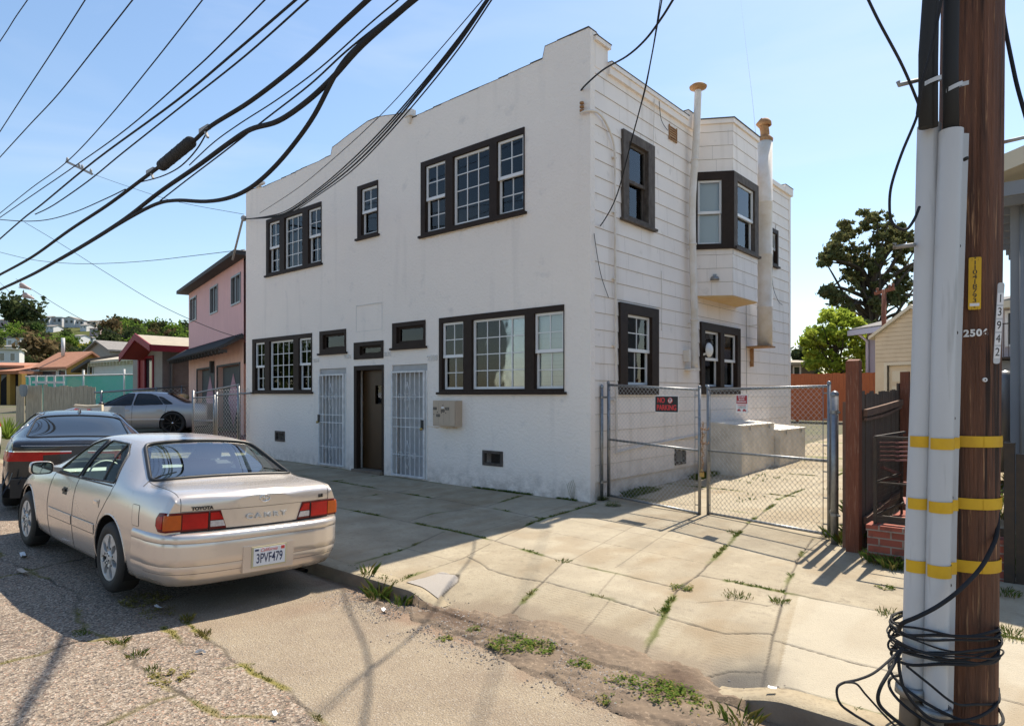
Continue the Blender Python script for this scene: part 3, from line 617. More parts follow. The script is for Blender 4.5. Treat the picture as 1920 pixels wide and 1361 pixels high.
# vents in the front wall
for (a, b, c, d) in vents:
    m = MB(TF)
    for r in rects(a, b, c, d, [(a+.05, b+.05, c-.05, d-.05)]): m.box((r[0], -.05, r[1]), (r[2], .018, r[3]))
    v = m.build('vent', 'brown_worn', apt, fix=True)
    g = MB(TF)
    for i in range(-6, 22):
        for s_ in (1, -1):
            p0 = [a+.05+i*.04, b+.05]; p1 = [p0[0]+s_*(d-b-.1)*.8, d-.05]
            lo, hi = a+.05, c-.05
            if s_ < 0: pass
            def clip(p0, p1):
                (x0, y0), (x1, y1) = p0, p1; t0, t1 = 0, 1
                for q0, q1 in ((lo-x0, x1-x0), (-(hi-x0), -(x1-x0))):
                    if q1 == 0: continue
                    t = q0/q1
                    if q1 > 0: t0 = max(t0, t)
                    else: t1 = min(t1, t)
                return None if t0 >= t1 else ((x0+(x1-x0)*t0, y0+(y1-y0)*t0), (x0+(x1-x0)*t1, y0+(y1-y0)*t1))
            cc = clip(p0, p1)
            if cc: g.tube([(cc[0][0], -.012, cc[0][1]), (cc[1][0], -.012, cc[1][1])], .0028, 4, cap=False)
    g.build('mesh_screen', 'brown_worn', v); g = MB(TF); g.box((a+.03, -.2, b+.03), (c-.03, -.19, d-.03)); g.build('cavity', 'dark', v)
# ---- driveway side: lap siding from Y = .13 to 9.35
YB = 9.36; A = (0, 3.74); B = (.60, 4.12); C = (.60, 5.42); D = (0, 5.80)
holesS = [(.94, 4.70, 1.97, 6.14), (.85, 1.72, 2.13, 3.22), (3.93, 1.73, 5.90, 3.16), (7.86, 4.96, 8.32, 5.82), (2.84, .38, 3.26, .66)]
rs = random.Random(11)
def lap_wall(T, u0, u1, z0, z1, holes, name, pitch=.272, tilt=.013, phase=0.0, seamlen=1.22, parent=None, matn='siding'):
    m = MB(T); z = z0
    class SM:
        def quad(s_, *p): m.quad(*p, mi=1)
    sm = SM()
    while z < z1-.001:
        zt = min(z+pitch, z1)
        for r in rects(u0, z, u1, zt, [h for h in holes if h[1] < zt and h[3] > z]):
            n0 = tilt*(1-(r[1]-z)/pitch); n1 = tilt*(1-(r[3]-z)/pitch)
            m.quad((r[0], n0, r[1]), (r[2], n0, r[1]), (r[2], n1, r[3]), (r[0], n1, r[3]))
            if abs(r[1]-z) < 1e-6: m.quad((r[0], 0, r[1]), (r[2], 0, r[1]), (r[2], n0, r[1]), (r[0], n0, r[1]))
        # the dark drip line under each course and the butt joints
        for r in rects(u0, z, u1, zt, [h for h in holes if h[1] < zt and h[3] > z]):
            if abs(r[1]-z) < 1e-6 and z > z0+.01: sm.quad((r[0], .0015, z-.0), (r[2], .0015, z-.0), (r[2], .0015, z-.006), (r[0], .0015, z-.006))
        u = u0+rs.uniform(.2, seamlen)
        while u < u1-.05:
            if not any(h[0] < u < h[2] and h[1] < (z+zt)/2 < h[3] for h in holes): sm.quad((u-.0016, tilt+.001, z+.002), (u+.0016, tilt+.001, z+.002), (u+.0016, .002, zt-.002), (u-.0016, .002, zt-.002))
            u += seamlen
        z = zt
    return m.build(name, [matn, 'seam'], parent or apt)
TSs = lambda u, n, z: (n-.012, u, z)
lap_wall(TSs, .13, 9.24, .30, 6.93, holesS, 'side_wall')
for h in holesS:
    m = MB(TS); a, b, c, d = h; dp = -.2
    m.quad((a,0.01,b),(a,dp,b),(a,dp,d),(a,0.01,d)); m.quad((c,0.01,b),(c,0.01,d),(c,dp,d),(c,dp,b)); m.quad((a,0.01,d),(a,dp,d),(c,dp,d),(c,0.01,d)); m.quad((a,0.01,b),(c,0.01,b),(c,dp,b),(a,dp,b)); m.build('window_reveal', 'siding', apt)
m = MB(TS); m.box((.14,-.25,-.3),(YB,-.03,.297)); m.build('side_base', 'siding', apt, fix=True)
for nm_, mt_, bxs in (('corner_board', 'siding', (((9.24,-.05,.3),(YB,.006,6.93)),)), ('cornice', 'siding', (((.50,-.02,6.931),(3.30,.05,7.05)), ((.50,-.25,7.051),(3.30,.075,7.12)))), ('cornice', 'siding', (((3.30,-.25,6.935),(3.62,.05,7.25)),)),
    ('cornice', 'siding', (((5.7,-.25,6.931),(8.8,.055,7.04)), ((8.8,-.25,6.931),(YB+.02,.06,7.12)))), ('cornice', 'siding', (((.13,-.22,6.931),(.499,.004,7.33)), ((.10,-.24,7.331),(.53,.05,7.40)))),
    ('cornice_rim', 'tar', (((.50,-.26,7.121),(3.30,.082,7.135)),)), ('cornice_rim', 'tar', (((3.29,-.26,7.251),(3.63,.06,7.263)),)), ('cornice_rim', 'tar', (((8.79,-.26,7.121),(YB+.03,.07,7.135)),)), ('cornice_rim', 'tar', (((.09,-.25,7.401),(.54,.06,7.412)),))):
    m = MB(TS)
    for q_ in bxs: m.box(*q_)
    m.build(nm_, mt_, apt, fix=True)
win(TS, .92, 4.68, 1.99, 6.17, [(1.10, 1.76, 'dhb', 0, 0)], trim=.16, worn=True, bot=.06, sashm='brown_worn', tdepth=.045)
win(TS, .83, 1.70, 2.15, 3.25, [(1.07, 1.90, 'dh', 2, 2)], trim=.17, sill=0, bot=.17, tdepth=.04)
win(TS, 3.91, 1.71, 5.92, 3.18, [(4.08, 4.83, 'dhb', 0, 0), (5.03, 5.74, 'dhb', 0, 0)], trim=.16, sill=0, bot=.16, tdepth=.04)
win(TS, 7.84, 4.93, 8.34, 5.84, [(7.92, 8.26, 'dh', 1, 1)], trim=.10, tdepth=.04)
# rusty roof vent and base vent
m = MB(TS)
for i in range(6): m.box((2.61, .0, 6.50+i*.045), (2.88, .022, 6.518+i*.045))
m.box((2.59,.0,6.49),(2.61,.02,6.77)); m.box((2.88,.0,6.49),(2.90,.02,6.77)); m.build('vent', 'rust', apt, fix=True)
m = MB(TS)
for r in rects(2.83, .36, 3.27, .67, [(2.88, .41, 3.22, .62)]): m.box((r[0], -.04, r[1]), (r[2], .02, r[3]))
v = m.build('vent', 'brown_worn', apt, fix=True); m = MB(TS)
for i in range(9): m.box((2.885+i*.038, -.01, .41), (2.889+i*.038, -.006, .62)); m.box((2.88, -.012, .42+i*.023), (3.22, -.008, .424+i*.023))
m.build('mesh_screen', 'galv', v, fix=True); m = MB(TS); m.box((2.84,-.19,.38),(3.26,-.18,.66)); m.build('cavity', 'dark', v)
# the bay
def facet(P, Q):
    P, Q = Vector((*P, 0)), Vector((*Q, 0)); d = (Q-P); L = d.length; d.normalize(); nn = Vector((d.y, -d.x, 0))
    return (lambda u, n, z: tuple(P+d*u+nn*n+Vector((0,0,z)))), L
bz0, bz1 = 3.68, 7.08
TB = []
for P, Q, win_ in ((A, B, (0.0, .60, 'dhb')), (B, C, (.05, 1.24, 'dhb')), (C, D, (.03, .66, 'dhb'))):
    T, L = facet(P, Q); TB.append((T, L))
    lap_wall(T, 0, L, bz0, bz1, [(win_[0]+.02, 4.67, L-.02, 6.12)], 'bay_wall', seamlen=.62, tilt=.010)
def baywin(T, u0, u1, lights, worn): return win(T, u0, 4.65, u1, 6.15, lights, trim=.16, worn=worn, bot=.06, tdepth=.03)
baywin(TB[0][0], .0, TB[0][1]+.02, [(.03, .50, 'dhb', 0, 0)], False)
baywin(TB[1][0], .0, 1.30, [(.17, 1.10, 'dhb', 0, 0)], True)
baywin(TB[2][0], .0, TB[2][1], [(.12, .58, 'dhb', 0, 0)], True)
m = MB(); off = .03
A1, B1, C1, D1_ = (0, 3.70), (.64, 4.09), (.64, 5.45), (0, 5.84)
mat('soffit', (.52,.33,.12), .7, var=(.58,.45,.27), vs=3)
m.prism([A, B, C, D], lambda a, b: (a, b, bz0+.001), lambda a, b: (a, b, bz0-.02)); m.build('bay_soffit', 'soffit', apt, fix=True)
m = MB(); m.prism([A, B, C, D, (-.2,5.8), (-.2,3.74)], lambda a, b: (a, b, 7.081), lambda a, b: (a, b, 7.10))
m.prism([A1, B1, C1, D1_, (-.2,5.84), (-.2,3.70)], lambda a, b: (a, b, 7.101), lambda a, b: (a, b, 7.19)); m.build('bay_cornice', 'siding', apt, fix=True)
m = MB(); m.prism([(-.2,3.69), (0.02,3.69), (.655,4.08), (.655,5.46), (0.02,5.85), (-.2,5.85)], lambda a, b: (a, b, 7.191), lambda a, b: (a, b, 7.21)); m.build('bay_roof', 'tar', apt, fix=True)
m = MB(); m.box((-.05,5.03,4.0),(-.0,5.05,4.0)); 
# other walls and roof
m = MB(); m.quad((FX0,.22,-.3),(FX0,YB,-.3),(FX0,YB,6.9),(FX0,.22,6.9)); m.quad((FX0,YB,-.3),(-.03,YB,-.3),(-.03,YB,6.93),(FX0,YB,6.93))
m.box((FX0,.24,6.55),(-.26,YB-.2,6.70)); m.box((FX0,YB-.18,6.5),(-.03,YB-.01,6.93)); m.build('rear_wall', 'stucco', apt)
# rain stained light fixture, flues, conduits
m = MB(TB[0][0]); m.lathe((.32, 0, 3.98), [(0,0),(.0,.03)], 8); m = MB(TB[0][0]); m.lathe((.36,.02,4.05), [(0,.0),(.07,.0),(.085,-.03),(.09,-.07),(0,-.07)], 14); m.box((.33,.0,4.02),(.39,.05,4.10)); m.build('wall_lamp', 'galv', apt, fix=True)
p1 = smooth_path([onx(1309,166,.16), onx(1306,250,.16), onx(1303,300,.15), onx(1299,360,.13), onx(1298,420,.12), onx(1300,520,.13), onx(1302,600,.13), onx(1302,690,.13)], 5)
m = MB(); m.tube(p1, .068, 14); f = m.build('flue_pipe', 'pipewhite', apt)
m = MB(); c = p1[0]; m.lathe(c, [(.06,-.06),(.09,-.02),(.16,.0),(.17,.03),(.12,.07),(0,.09)], 20); m.build('pipe_cap', 'rust', f, fix=True)
for z in (6.25, 4.55, 3.1): m = MB(); p = min(p1, key=lambda p: abs(p.z-z)); m.lathe(p, [(.072,-.02),(.080,-.015),(.080,.015),(.072,.02)], 14); m.obox((0,p.y,z),(p.x,p.y,z),.03,.02); m.build('strap', 'pipewhite', f)
m = MB(); c = p1[-1]; m.box((0,c.y-.16,c.z-.05),(.2,c.y+.1,c.z-.02)); m.build('pipe_shelf', 'pipewhite', f, fix=True); m = MB(); m.box((.0,c.y-.22,c.z+.12),(.12,c.y-.11,c.z+.34)); m.build('meter_box', 'pipewhite', f, fix=True)
fl = onx(1434, 650, .33); fy = fl.y; m = MB(); tz = onx(1434, 262, .33).z
m.lathe((.33, fy, 0), [(.0,2.82),(.165,2.82),(.165,3.7),(.169,3.705),(.169,3.72),(.165,3.73),(.165,4.9),(.169,4.905),(.169,4.92),(.165,4.93),(.165,6.1),(.169,6.105),(.169,6.12),(.165,6.13),(.165,tz),(.0,tz)], 24); fo = m.build('large_flue', 'pipewhite', apt)
m = MB(); pth = smooth_path([(.33,fy,tz-.02),(.33,fy,tz+.18),(.30,fy-.03,tz+.32),(.22,fy-.08,tz+.42)], 4); m.tube(pth, .10, 14, cap=False)
m.lathe((.33,fy,tz), [(.175,-.06),(.185,0),(.11,.08)], 18); m.lathe((.33,fy-.02,tz+.36), [(.0,.12),(.09,.10),(.15,.03),(.155,-.05),(.13,-.06),(.12,.0),(0,.06)], 16); m.build('cowl', 'rust', fo)
m = MB(); m.box((0,fy-.28,2.78),(.50,fy+.20,2.815)); m.obox((.02,fy,2.78),(.02,fy,2.35),.10,.05); m.build('flue_shelf', 'rust', fo, fix=True)
for z in (6.4, 5.55, 4.6, 3.3): m = MB(); m.obox((0,fy-.1,z),(.33,fy-.1,z),.03,.02); m.build('strap', 'pipewhite', fo)
m = MB(); m.lathe((.11, sy(1320), onx(1318,655,.1).z), [(0,.05),(.10,.045),(.145,.01),(.15,-.01),(.06,-.05),(0,-.06)], 20, axis='x'); m.obox((0,sy(1315),2.5),(.1,sy(1318),2.55),.04,.04); m.build('dish_antenna', 'whitepaint', apt)
cp = smooth_path([(-.16,-.05,onx(1090,200).z),(-.02,-.06,onx(1090,200).z+.0),(.045,.12,onx(1104,206).z),(.045,.35,onx(1122,225).z),(.04,.60,onx(1138,262).z),(.04,.655,onx(1142,300).z),(.04,.66,4.5),(.04,.68,3.0),(.04,.70,1.2),(.04,.71,.72)], 6)
m = MB(); m.tube(cp, .019, 8); m.tube([(.03,.71,.74),(.03,1.6,.80),(.03,3.0,.86),(.03,4.35,.92)], .013, 6)
for z in (5.6, 4.7, 3.6, 2.5, 1.6): m.box((0,.62,z),(.05,.70,z+.02))
m.build('conduit', 'pipewhite', apt)
m = MB(); m.box((-.2,-.05,5.98),(-.09,0,6.08)); 
wr = lambda L, r=.006: MB().tube(smooth_path([onx(*p) for p in L], 5), r, 5)
wr([(1227,186,.07),(1226,230,.03),(1224,300,.03)]).build('cable', 'pipewhite', apt); wr([(1236,190,.06),(1240,225,.03),(1252,245,.03)]).build('cable', 'tar', apt)
wr([(1114,438,.02),(1120,480,.03),(1128,520,.03),(1141,558,.03)]).build('cable', 'tar', apt); wr([(1240,508,.02),(1241,560,.03),(1240,620,.03)]).build('cable', 'pipewhite', apt)
wr([(1455,420,.03),(1448,520,.03),(1457,560,.03),(1467,572,.03)]).build('cable', 'tar', apt); wr([(1399,560,.02),(1400,650,.02),(1400,738,.02)]).build('cable', 'seam', apt)
# mailboxes
mb = thing('mailbox_cluster', 'tan metal four door mailbox cluster with small black labels on white stucco', 'mailbox', (-3.17, -.1, 1.1))
m = MB(TF); m.box((-3.49,.003,1.11),(-2.87,.17,1.59)); m.build('housing', 'boxtan', mb, fix=True)
m = MB(TF); m.box((-3.475,.172,1.125),(-2.885,.182,1.575)); md = m.build('door', 'boxtan', mb, fix=True)
m = MB(TF)
for x in (-3.32, -3.18, -3.03): m.box((x-.001,.1825,1.15),(x+.001,.184,1.55))
m.build('seam_line', 'seam', md, fix=True)
for k, (x, z, s_) in enumerate([(-3.42,1.44,'2512'),(-3.33,1.31,'2514'),(-3.205,1.40,'2510'),(-3.085,1.44,'2508')]):
    m = MB(TF); m.box((x-.05,.183,z-.025),(x+.05,.186,z+.025)); l_ = m.build('label', 'blacklabel', md, fix=True); text('number', s_, .042, (x,-.1865,z), (1,0,0), (0,0,1), 'boxtan', md, .0005)
m = MB(TF); m.box((-3.24,.183,1.445),(-3.17,.186,1.475)); m.build('label', 'signwhite', md, fix=True)
m = MB(TF)
for x, z in ((-3.20,1.50),(-3.45,1.33),(-3.35,1.37),(-3.24,1.36),(-3.12,1.36)): m.lathe((x,.186,z), [(0,.004),(.009,.003),(.009,-.003)], 8, axis='y')
m.build('keyhole', 'blacklabel', md)
# ================================================================== CARS  (local frame: x forward from the rear end, y to the car's left, z up)
mat('paint_silver', (.68,.61,.55), .27, metal=.6, var=(.66,.59,.53), vs=2, coat=.5, var2=(.55,.49,.43), v2s=14, v2lo=.62, v2hi=.85, backcol=(.12,.12,.12))
mat('paint_black', (.008,.009,.011), .25, metal=0, coat=.5, var=(.016,.017,.02), vs=3, backcol=(.02,.02,.02))
mat('paint_grey', (.34,.33,.335), .3, metal=.6, coat=.7, backcol=(.05,.05,.05))
mat('paint_white', (.75,.75,.75), .3, coat=.8)
mat('darkglass', (.012,.014,.016), .03, spec=.5, coat=.15)
mat('rubber', (.018,.018,.018), .7, var=(.03,.028,.025), vs=9, bump=.2, bs=60)
mat('trimblack', (.015,.015,.016), .45)
mat('seamdark', (.02,.018,.016), .8)
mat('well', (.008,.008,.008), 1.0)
mat('hubcap', (.62,.62,.61), .4, metal=.25, var=(.42,.41,.39), vs=14)
mat('rimdark', (.03,.03,.032), .3, metal=.7)
mat('chrome', (.8,.8,.8), .08, metal=1); mat('mirror', (.45,.5,.48), .03, metal=1)
mat('lens_red', (.30,.001,.003), .2, spec=.3, coat=.25, var=(.50,.004,.004), vs=9)
mat('lens_darkred', (.11,.002,.004), .2, spec=.3, coat=.25)
mat('lens_amber', (.55,.10,.008), .2, spec=.3, coat=.25, var=(.42,.08,.01), vs=18)
mat('lens_clear', (.55,.53,.52), .15, coat=1, var=(.35,.3,.3), vs=50)
mat('seatgrey', (.10,.10,.11), .9); mat('seatlight', (.50,.52,.48), .9); mat('interior', (.05,.052,.055), .9)
mat('platewhite', (.72,.73,.75), .4); mat('plateframe', (.50,.45,.28), .4); mat('plateblue', (.02,.03,.09), .4); mat('platered', (.6,.06,.05), .4)
def coons(b, r, t, l):
    n = len(b); m = len(r); out = []
    for i in range(m):
        row = []
        for j in range(n):
            u, v = j/(n-1), i/(m-1)
            row.append((b[j]*(1-v)+t[j]*v)+(l[i]*(1-u)+r[i]*u)-(b[0]*(1-u)*(1-v)+b[-1]*u*(1-v)+t[0]*(1-u)*v+t[-1]*u*v))
        out.append(row)
    return out
def car_body(P, level=3):
    """P holds sampled profiles; returns a smooth bmesh-ready (verts, faces) of the whole shell"""
    xs = P['xs']; I = lambda k, x: float(np.interp(x, P[k][0], P[k][1]))
    L = P['L']; rings = []
    for x in xs:
        w = I('w', x); zt = I('top', x); zb = I('belt', x); yr = I('rail', x); sb = I('sill', x); gh = I('gh', x)
        yb = w-.035*gh-.05*(1-gh); zr = zt-.05*gh-.012*(1-gh)
        zr = max(zr, zb+.004)
        side = [(w-.07, sb), (w-.022, sb+.07), (w+.006, sb+(zb-sb)*.38), (w+.010, sb+(zb-sb)*.62), (w-.004, sb+(zb-sb)*.84), (yb, zb)]
        ring = [((w-.07)*k/5, sb) for k in range(5)]+side
        mid = (yb+(yr-yb)*(.42 if gh > .5 else .4), zb+(zr-zb)*.55)
        ring += [mid, (yr, zr), (yr-.12, zt-.018*gh-.004), (.28, zt-.004), (0, zt)]
        out = []
        for (y, z) in ring:
            k = (y/.85)**2
            dx = P['rb']*k*max(0, 1-(x-xs[0])/.9) - P['fb']*k*max(0, 1-(xs[-1]-x)/.9)
            out.append(np.array([x+dx, y, z]))
        rings.append(out)
    verts = []; faces = []; idx = {}
    def V(p):
        k = (round(float(p[0]), 5), round(float(p[1]), 5), round(float(p[2]), 5))
        if k not in idx: idx[k] = len(verts); verts.append(k)
        return idx[k]
    def quad(a, b, c, d):
        q = [V(a), V(b), V(c), V(d)]
        q2 = [v for i, v in enumerate(q) if v != q[i-1]]
        if len(set(q2)) >= 3: faces.append(q2)
    mir = lambda p: np.array([p[0], -p[1], p[2]])
    for i in range(len(rings)-1):
        for j in range(15):
            a, b, c, d = rings[i][j], rings[i][j+1], rings[i+1][j+1], rings[i+1][j]
            quad(a, b, c, d); quad(mir(d), mir(c), mir(b), mir(a))
    for ring, flip in ((rings[0], False), (rings[-1], True)):
        b = ring[0:6]; r = ring[5:11]; t = ring[10:16][::-1]
        lft = [ring[0]+(ring[15]-ring[0])*k/5 for k in range(6)]
        g = coons(b, r, t, lft)
        for i in range(5):
            for j in range(5):
                q = (g[i][j], g[i+1][j], g[i+1][j+1], g[i][j+1])
                if flip: q = q[::-1]
                quad(*q); quad(*[mir(p) for p in q[::-1]])
    me = bpy.data.meshes.new('cage'); me.from_pydata(verts, [], faces)
    bm = bmesh.new(); bm.from_mesh(me); bmesh.ops.recalc_face_normals(bm, faces=bm.faces)
    cl = bm.edges.layers.float.new('crease_edge') if 'crease_edge' not in bm.edges.layers.float else bm.edges.layers.float['crease_edge']
    for e_ in bm.edges:
        p, q_ = e_.verts
        for (xr, k) in P.get('crease_x', []):
            if abs(abs(p.co.x)-xr) < .2 and p.co.z > .6 and q_.co.z > .6 and abs(p.co.x-q_.co.x) < .02 and abs(p.co.x-xr) < .09: e_[cl] = k
    bm.to_mesh(me); bm.free()
    o = bpy.data.objects.new('tmp', me); COL.objects.link(o); s = o.modifiers.new('s', 'SUBSURF'); s.levels = level; s.render_levels = level
    dg = bpy.context.evaluated_depsgraph_get(); ev = bpy.data.meshes.new_from_object(o.evaluated_get(dg)); bpy.data.objects.remove(o)
    bm = bmesh.new(); bm.from_mesh(ev); bmesh.ops.triangulate(bm, faces=[f for f in bm.faces if len(f.verts) > 4]); bm.normal_update()
    return bm
def inpoly(x, y, P):
    c = False; n = len(P)
    for i in range(n):
        x0, y0 = P[i]; x1, y1 = P[i-1]
        if (y0 > y) != (y1 > y) and x < (x1-x0)*(y-y0)/(y1-y0)+x0: c = not c
    return c
def nearpoly(x, y, P):
    best = (9, 0, 0)
    for i in range(len(P)):
        x0, y0 = P[i]; x1, y1 = P[i-1]; L2 = (x1-x0)**2+(y1-y0)**2; t = max(0, min(1, ((x-x0)*(x1-x0)+(y-y0)*(y1-y0))/L2)) if L2 else 0
        a, b = x0+t*(x1-x0), y0+t*(y1-y0); d = math.hypot(x-a, y-b)
        if d < best[0]: best = (d, a, b)
    return best
def rounded(P, r=.03, n=4):
    out = []
    for i in range(len(P)):
        p, c, q = Vector(P[i-1]), Vector(P[i]), Vector(P[(i+1) % len(P)])
        a = c+(p-c).normalized()*min(r, (p-c).length*.45); b = c+(q-c).normalized()*min(r, (q-c).length*.45)
        for k in range(n+1): t = k/n; out.append(tuple(a*(1-t)**2+c*2*t*(1-t)+b*t*t))
    return out
def cut(bm, poly, plane, cond, reach=.022):
    """snap the shell to an outline seen along the axis left out of plane ('xz','xy','yz') and return the faces inside"""
    ia, ib = {'xz': (0, 2), 'xy': (0, 1), 'yz': (1, 2)}[plane]; ic = 3-ia-ib
    xs = [p[0] for p in poly]; zs = [p[1] for p in poly]; bb = (min(xs)-.05, max(xs)+.05, min(zs)-.05, max(zs)+.05)
    bm.normal_update()
    for v in bm.verts:
        a, b = v.co[ia], v.co[ib]
        if not (bb[0] < a < bb[1] and bb[2] < b < bb[3]) or not cond(v.co): continue
        d, na, nb = nearpoly(a, b, poly)
        if d < reach and abs(v.normal[ic]) > .15:
            da, db = na-a, nb-b; v.co[ic] -= max(-.03, min(.03, (v.normal[ia]*da+v.normal[ib]*db)/v.normal[ic])); v.co[ia] = na; v.co[ib] = nb
    ins = []
    for f in bm.faces:
        c = f.calc_center_median()
        if bb[0] < c[ia] < bb[1] and bb[2] < c[ib] < bb[3] and cond(c) and inpoly(c[ia], c[ib], poly): ins.append(f)
    return ins
def extract(bm, faces, name, m, parent, off=-.004, thick=0.0):
    vm = {}; vs = []; fs = []
    for f in faces:
        q = []
        for v in f.verts:
            if v not in vm: vm[v] = len(vs); vs.append(v.co+v.normal*off)
            q.append(vm[v])
        fs.append(q)
    mb = MB(); mb.add(vs, fs, 0, True)
    return mb.build(name, m, parent)
class Surf:
    def __init__(s, bm): s.t = BVHTree.FromBMesh(bm)
    def hit(s, o, d):
        r = s.t.ray_cast(Vector(o), Vector(d).normalized(), 10); return (r[0], r[1]) if r[0] is not None else (None, None)
    def side(s, x, z, sg=1): return s.hit((x, sg*1.6, z), (0, -sg, 0))
    def top(s, x, y): return s.hit((x, y, 2.5), (0, 0, -1))
    def back(s, y, z): return s.hit((-1.0, y, z), (1, 0, 0))
    def corner(s, ang, z, ox=.62, oy=.40, sg=1):
        """from outside towards a pivot inside the rear quarter; ang 0 = straight from behind, 90 = from the side"""
        d = Vector((-math.cos(ang), sg*math.sin(ang), 0)); p = Vector((ox, sg*oy, z)); return s.hit(p+d*2, -d)
def pane_patch(sf, poly, kind, sg, name, m, off=-.003, N=26, K=12):
    lo, hi = min(p[0] for p in poly)+.002, max(p[0] for p in poly)-.002; A = []
    for i in range(N+1):
        a = lo+(hi-lo)*(.5-.5*math.cos(math.pi*i/N)); zs = []
        for (x0, y0), (x1, y1) in zip(poly, poly[1:]+poly[:1]):
            if (x0 <= a < x1) or (x1 <= a < x0): zs.append(y0+(y1-y0)*(a-x0)/(x1-x0))
        if len(zs) < 2: continue
        z0, z1 = min(zs), max(zs); row = []
        for k in range(K+1):
            z = z0+(z1-z0)*k/K; p, n = sf.side(a, z, sg) if kind == 'side' else sf.top(a, z)
            row.append(p+n*off if p is not None else (row[-1] if row else Vector((a, 0, z))))
        A.append(row)
    mb = MB(); mb.grid(A); return mb.build(name, m)
def ribbon(pts, r, m, name, parent, seg=6, close=False):
    mb = MB(); P = [p for p in pts if p is not None]
    if close: P.append(P[0])
    mb.tube(P, r, seg, cap=False); return mb.build(name, m, parent)
def densify(P, step=.03, close=False):
    P = [Vector(p) for p in P]; out = []
    if close: P = P+[P[0]]
    for a, b in zip(P[:-1], P[1:]):
        n = max(1, int((b-a).length/step))
        out += [a+(b-a)*k/n for k in range(n)]
    if not close: out.append(P[-1])
    return out
def patch(surf, fn, us, vs, off, name, m, parent, thick=.012):
    """raised skin that follows the shell: fn(u, v) -> (point, normal)"""
    A = []; Bk = []
    for v in vs:
        ra, rb = [], []
        for u in us:
            p, n = fn(u, v)
            if p is None: p, n = (ra[-1]-n0*off if ra else Vector((0,0,0))), Vector((0,1,0))
            n0 = n; ra.append(p+n*off); rb.append(p-n*thick)
        A.append(ra); Bk.append(rb)
    mb = MB(); mb.grid(A)
    mb.grid([A[0], Bk[0]]); mb.grid([A[-1], Bk[-1]]); mb.grid([[r[0] for r in A], [r[0] for r in Bk]]); mb.grid([[r[-1] for r in A], [r[-1] for r in Bk]])
    return mb.build(name, m, parent, fix=True)
def wheel(parent, x, y, sg, r=.315, w=.20, style='hub', rimr=.205, rim='hubcap', tw=None):
    T = lambda a, b, c: (x+a, y+sg*b, r+c)
    m = MB(T); mid = w/2
    prof = [(rimr-.01,-mid+.02),(rimr+.015,-mid),(r-.05,-mid-.004),(r-.016,-mid+.012),(r,-mid+.035),(r,mid-.035),(r-.016,mid-.012),(r-.05,mid+.004),(rimr+.015,mid),(rimr-.01,mid-.02)]
    m.lathe((0,0,0), prof, 48, axis='y')
    t = m.build('wheel', 'rubber', parent, fix=True)
    m = MB(T); f = mid-.012
    if style == 'hub':
        m.lathe((0,0,0), [(rimr+.004,f-.03),(rimr+.008,f+.004),(rimr-.008,f+.006),(rimr-.018,f-.010)], 48, axis='y')
        m.lathe((0,0,0), [(.060,f-.012),(.055,f+.008),(.03,f+.014),(0,f+.015)], 28, axis='y')
        n = 7
        for k in range(n):
            a = 2*math.pi*(k+.25)/n; c, s_ = math.cos(a), math.sin(a)
            def pt(rr, tt, h): ca, sa = math.cos(a+tt), math.sin(a+tt); return (rr*ca, h, rr*sa)
            hw = .30
            top = [pt(.05,-.6,f-.004), pt(.09,-.22,f+.006), pt(.14,-.20,f+.006), pt(rimr-.006,-.36,f+.003), pt(rimr-.006,0,f+.003), pt(rimr-.006,.36,f+.003), pt(.14,.20,f+.006), pt(.09,.22,f+.006), pt(.05,.6,f-.004)]
            bot = [(p[0], f-.03, p[2]) for p in top]; N = len(top)
            m.add(top+bot, [tuple(range(N)), tuple(range(2*N-1, N-1, -1))]+[(i, N+i, N+(i+1) % N, (i+1) % N) for i in range(N)], 0)
        for k in range(5): a = 2*math.pi*k/5; m.lathe((.036*math.cos(a), 0, .036*math.sin(a)), [(0,f+.019),(.007,f+.018),(.007,f+.010)], 8, 1, axis='y')
        for k in range(7): a = 2*math.pi*(k+.25)/7; m.lathe((.095*math.cos(a), 0, .095*math.sin(a)), [(0,f+.0085),(.012,f+.008),(.012,f)], 10, 1, axis='y')
        m.build('hubcap', [rim, 'rimdark'], t, fix=True)
        m = MB(T); m.lathe((0,0,0), [(0,f-.05),(rimr,f-.05)], 30, axis='y'); m.build('brake_disc', 'rimdark', t)
    else:
        m.lathe((0,0,0), [(rimr+.004,f-.06),(rimr+.008,f+.004),(rimr-.012,f+.004),(rimr-.03,f-.04)], 48, axis='y')
        m.lathe((0,0,0), [(.05,f-.03),(.045,f+.004),(0,f+.008)], 20, axis='y')
        for k in range(10):
            a = 2*math.pi*k/10
            A_ = (.04*math.cos(a), f-.012, .04*math.sin(a)); B_ = ((rimr-.01)*math.cos(a), f-.006, (rimr-.01)*math.sin(a))
            m.obox(A_, B_, .022, .02, up=(0,1,0))
        rm = m.build('rim', rim, t, fix=True)
        m = MB(T); m.lathe((0,0,0), [(0,f+.012),(.03,f+.010),(.032,f-.0)], 14, axis='y'); m.build('hub', 'chrome', t)
        m = MB(T); m.lathe((0,0,0), [(0,f-.07),(rimr,f-.07)], 30, axis='y'); m.build('brake_disc', 'well', t)
    return t
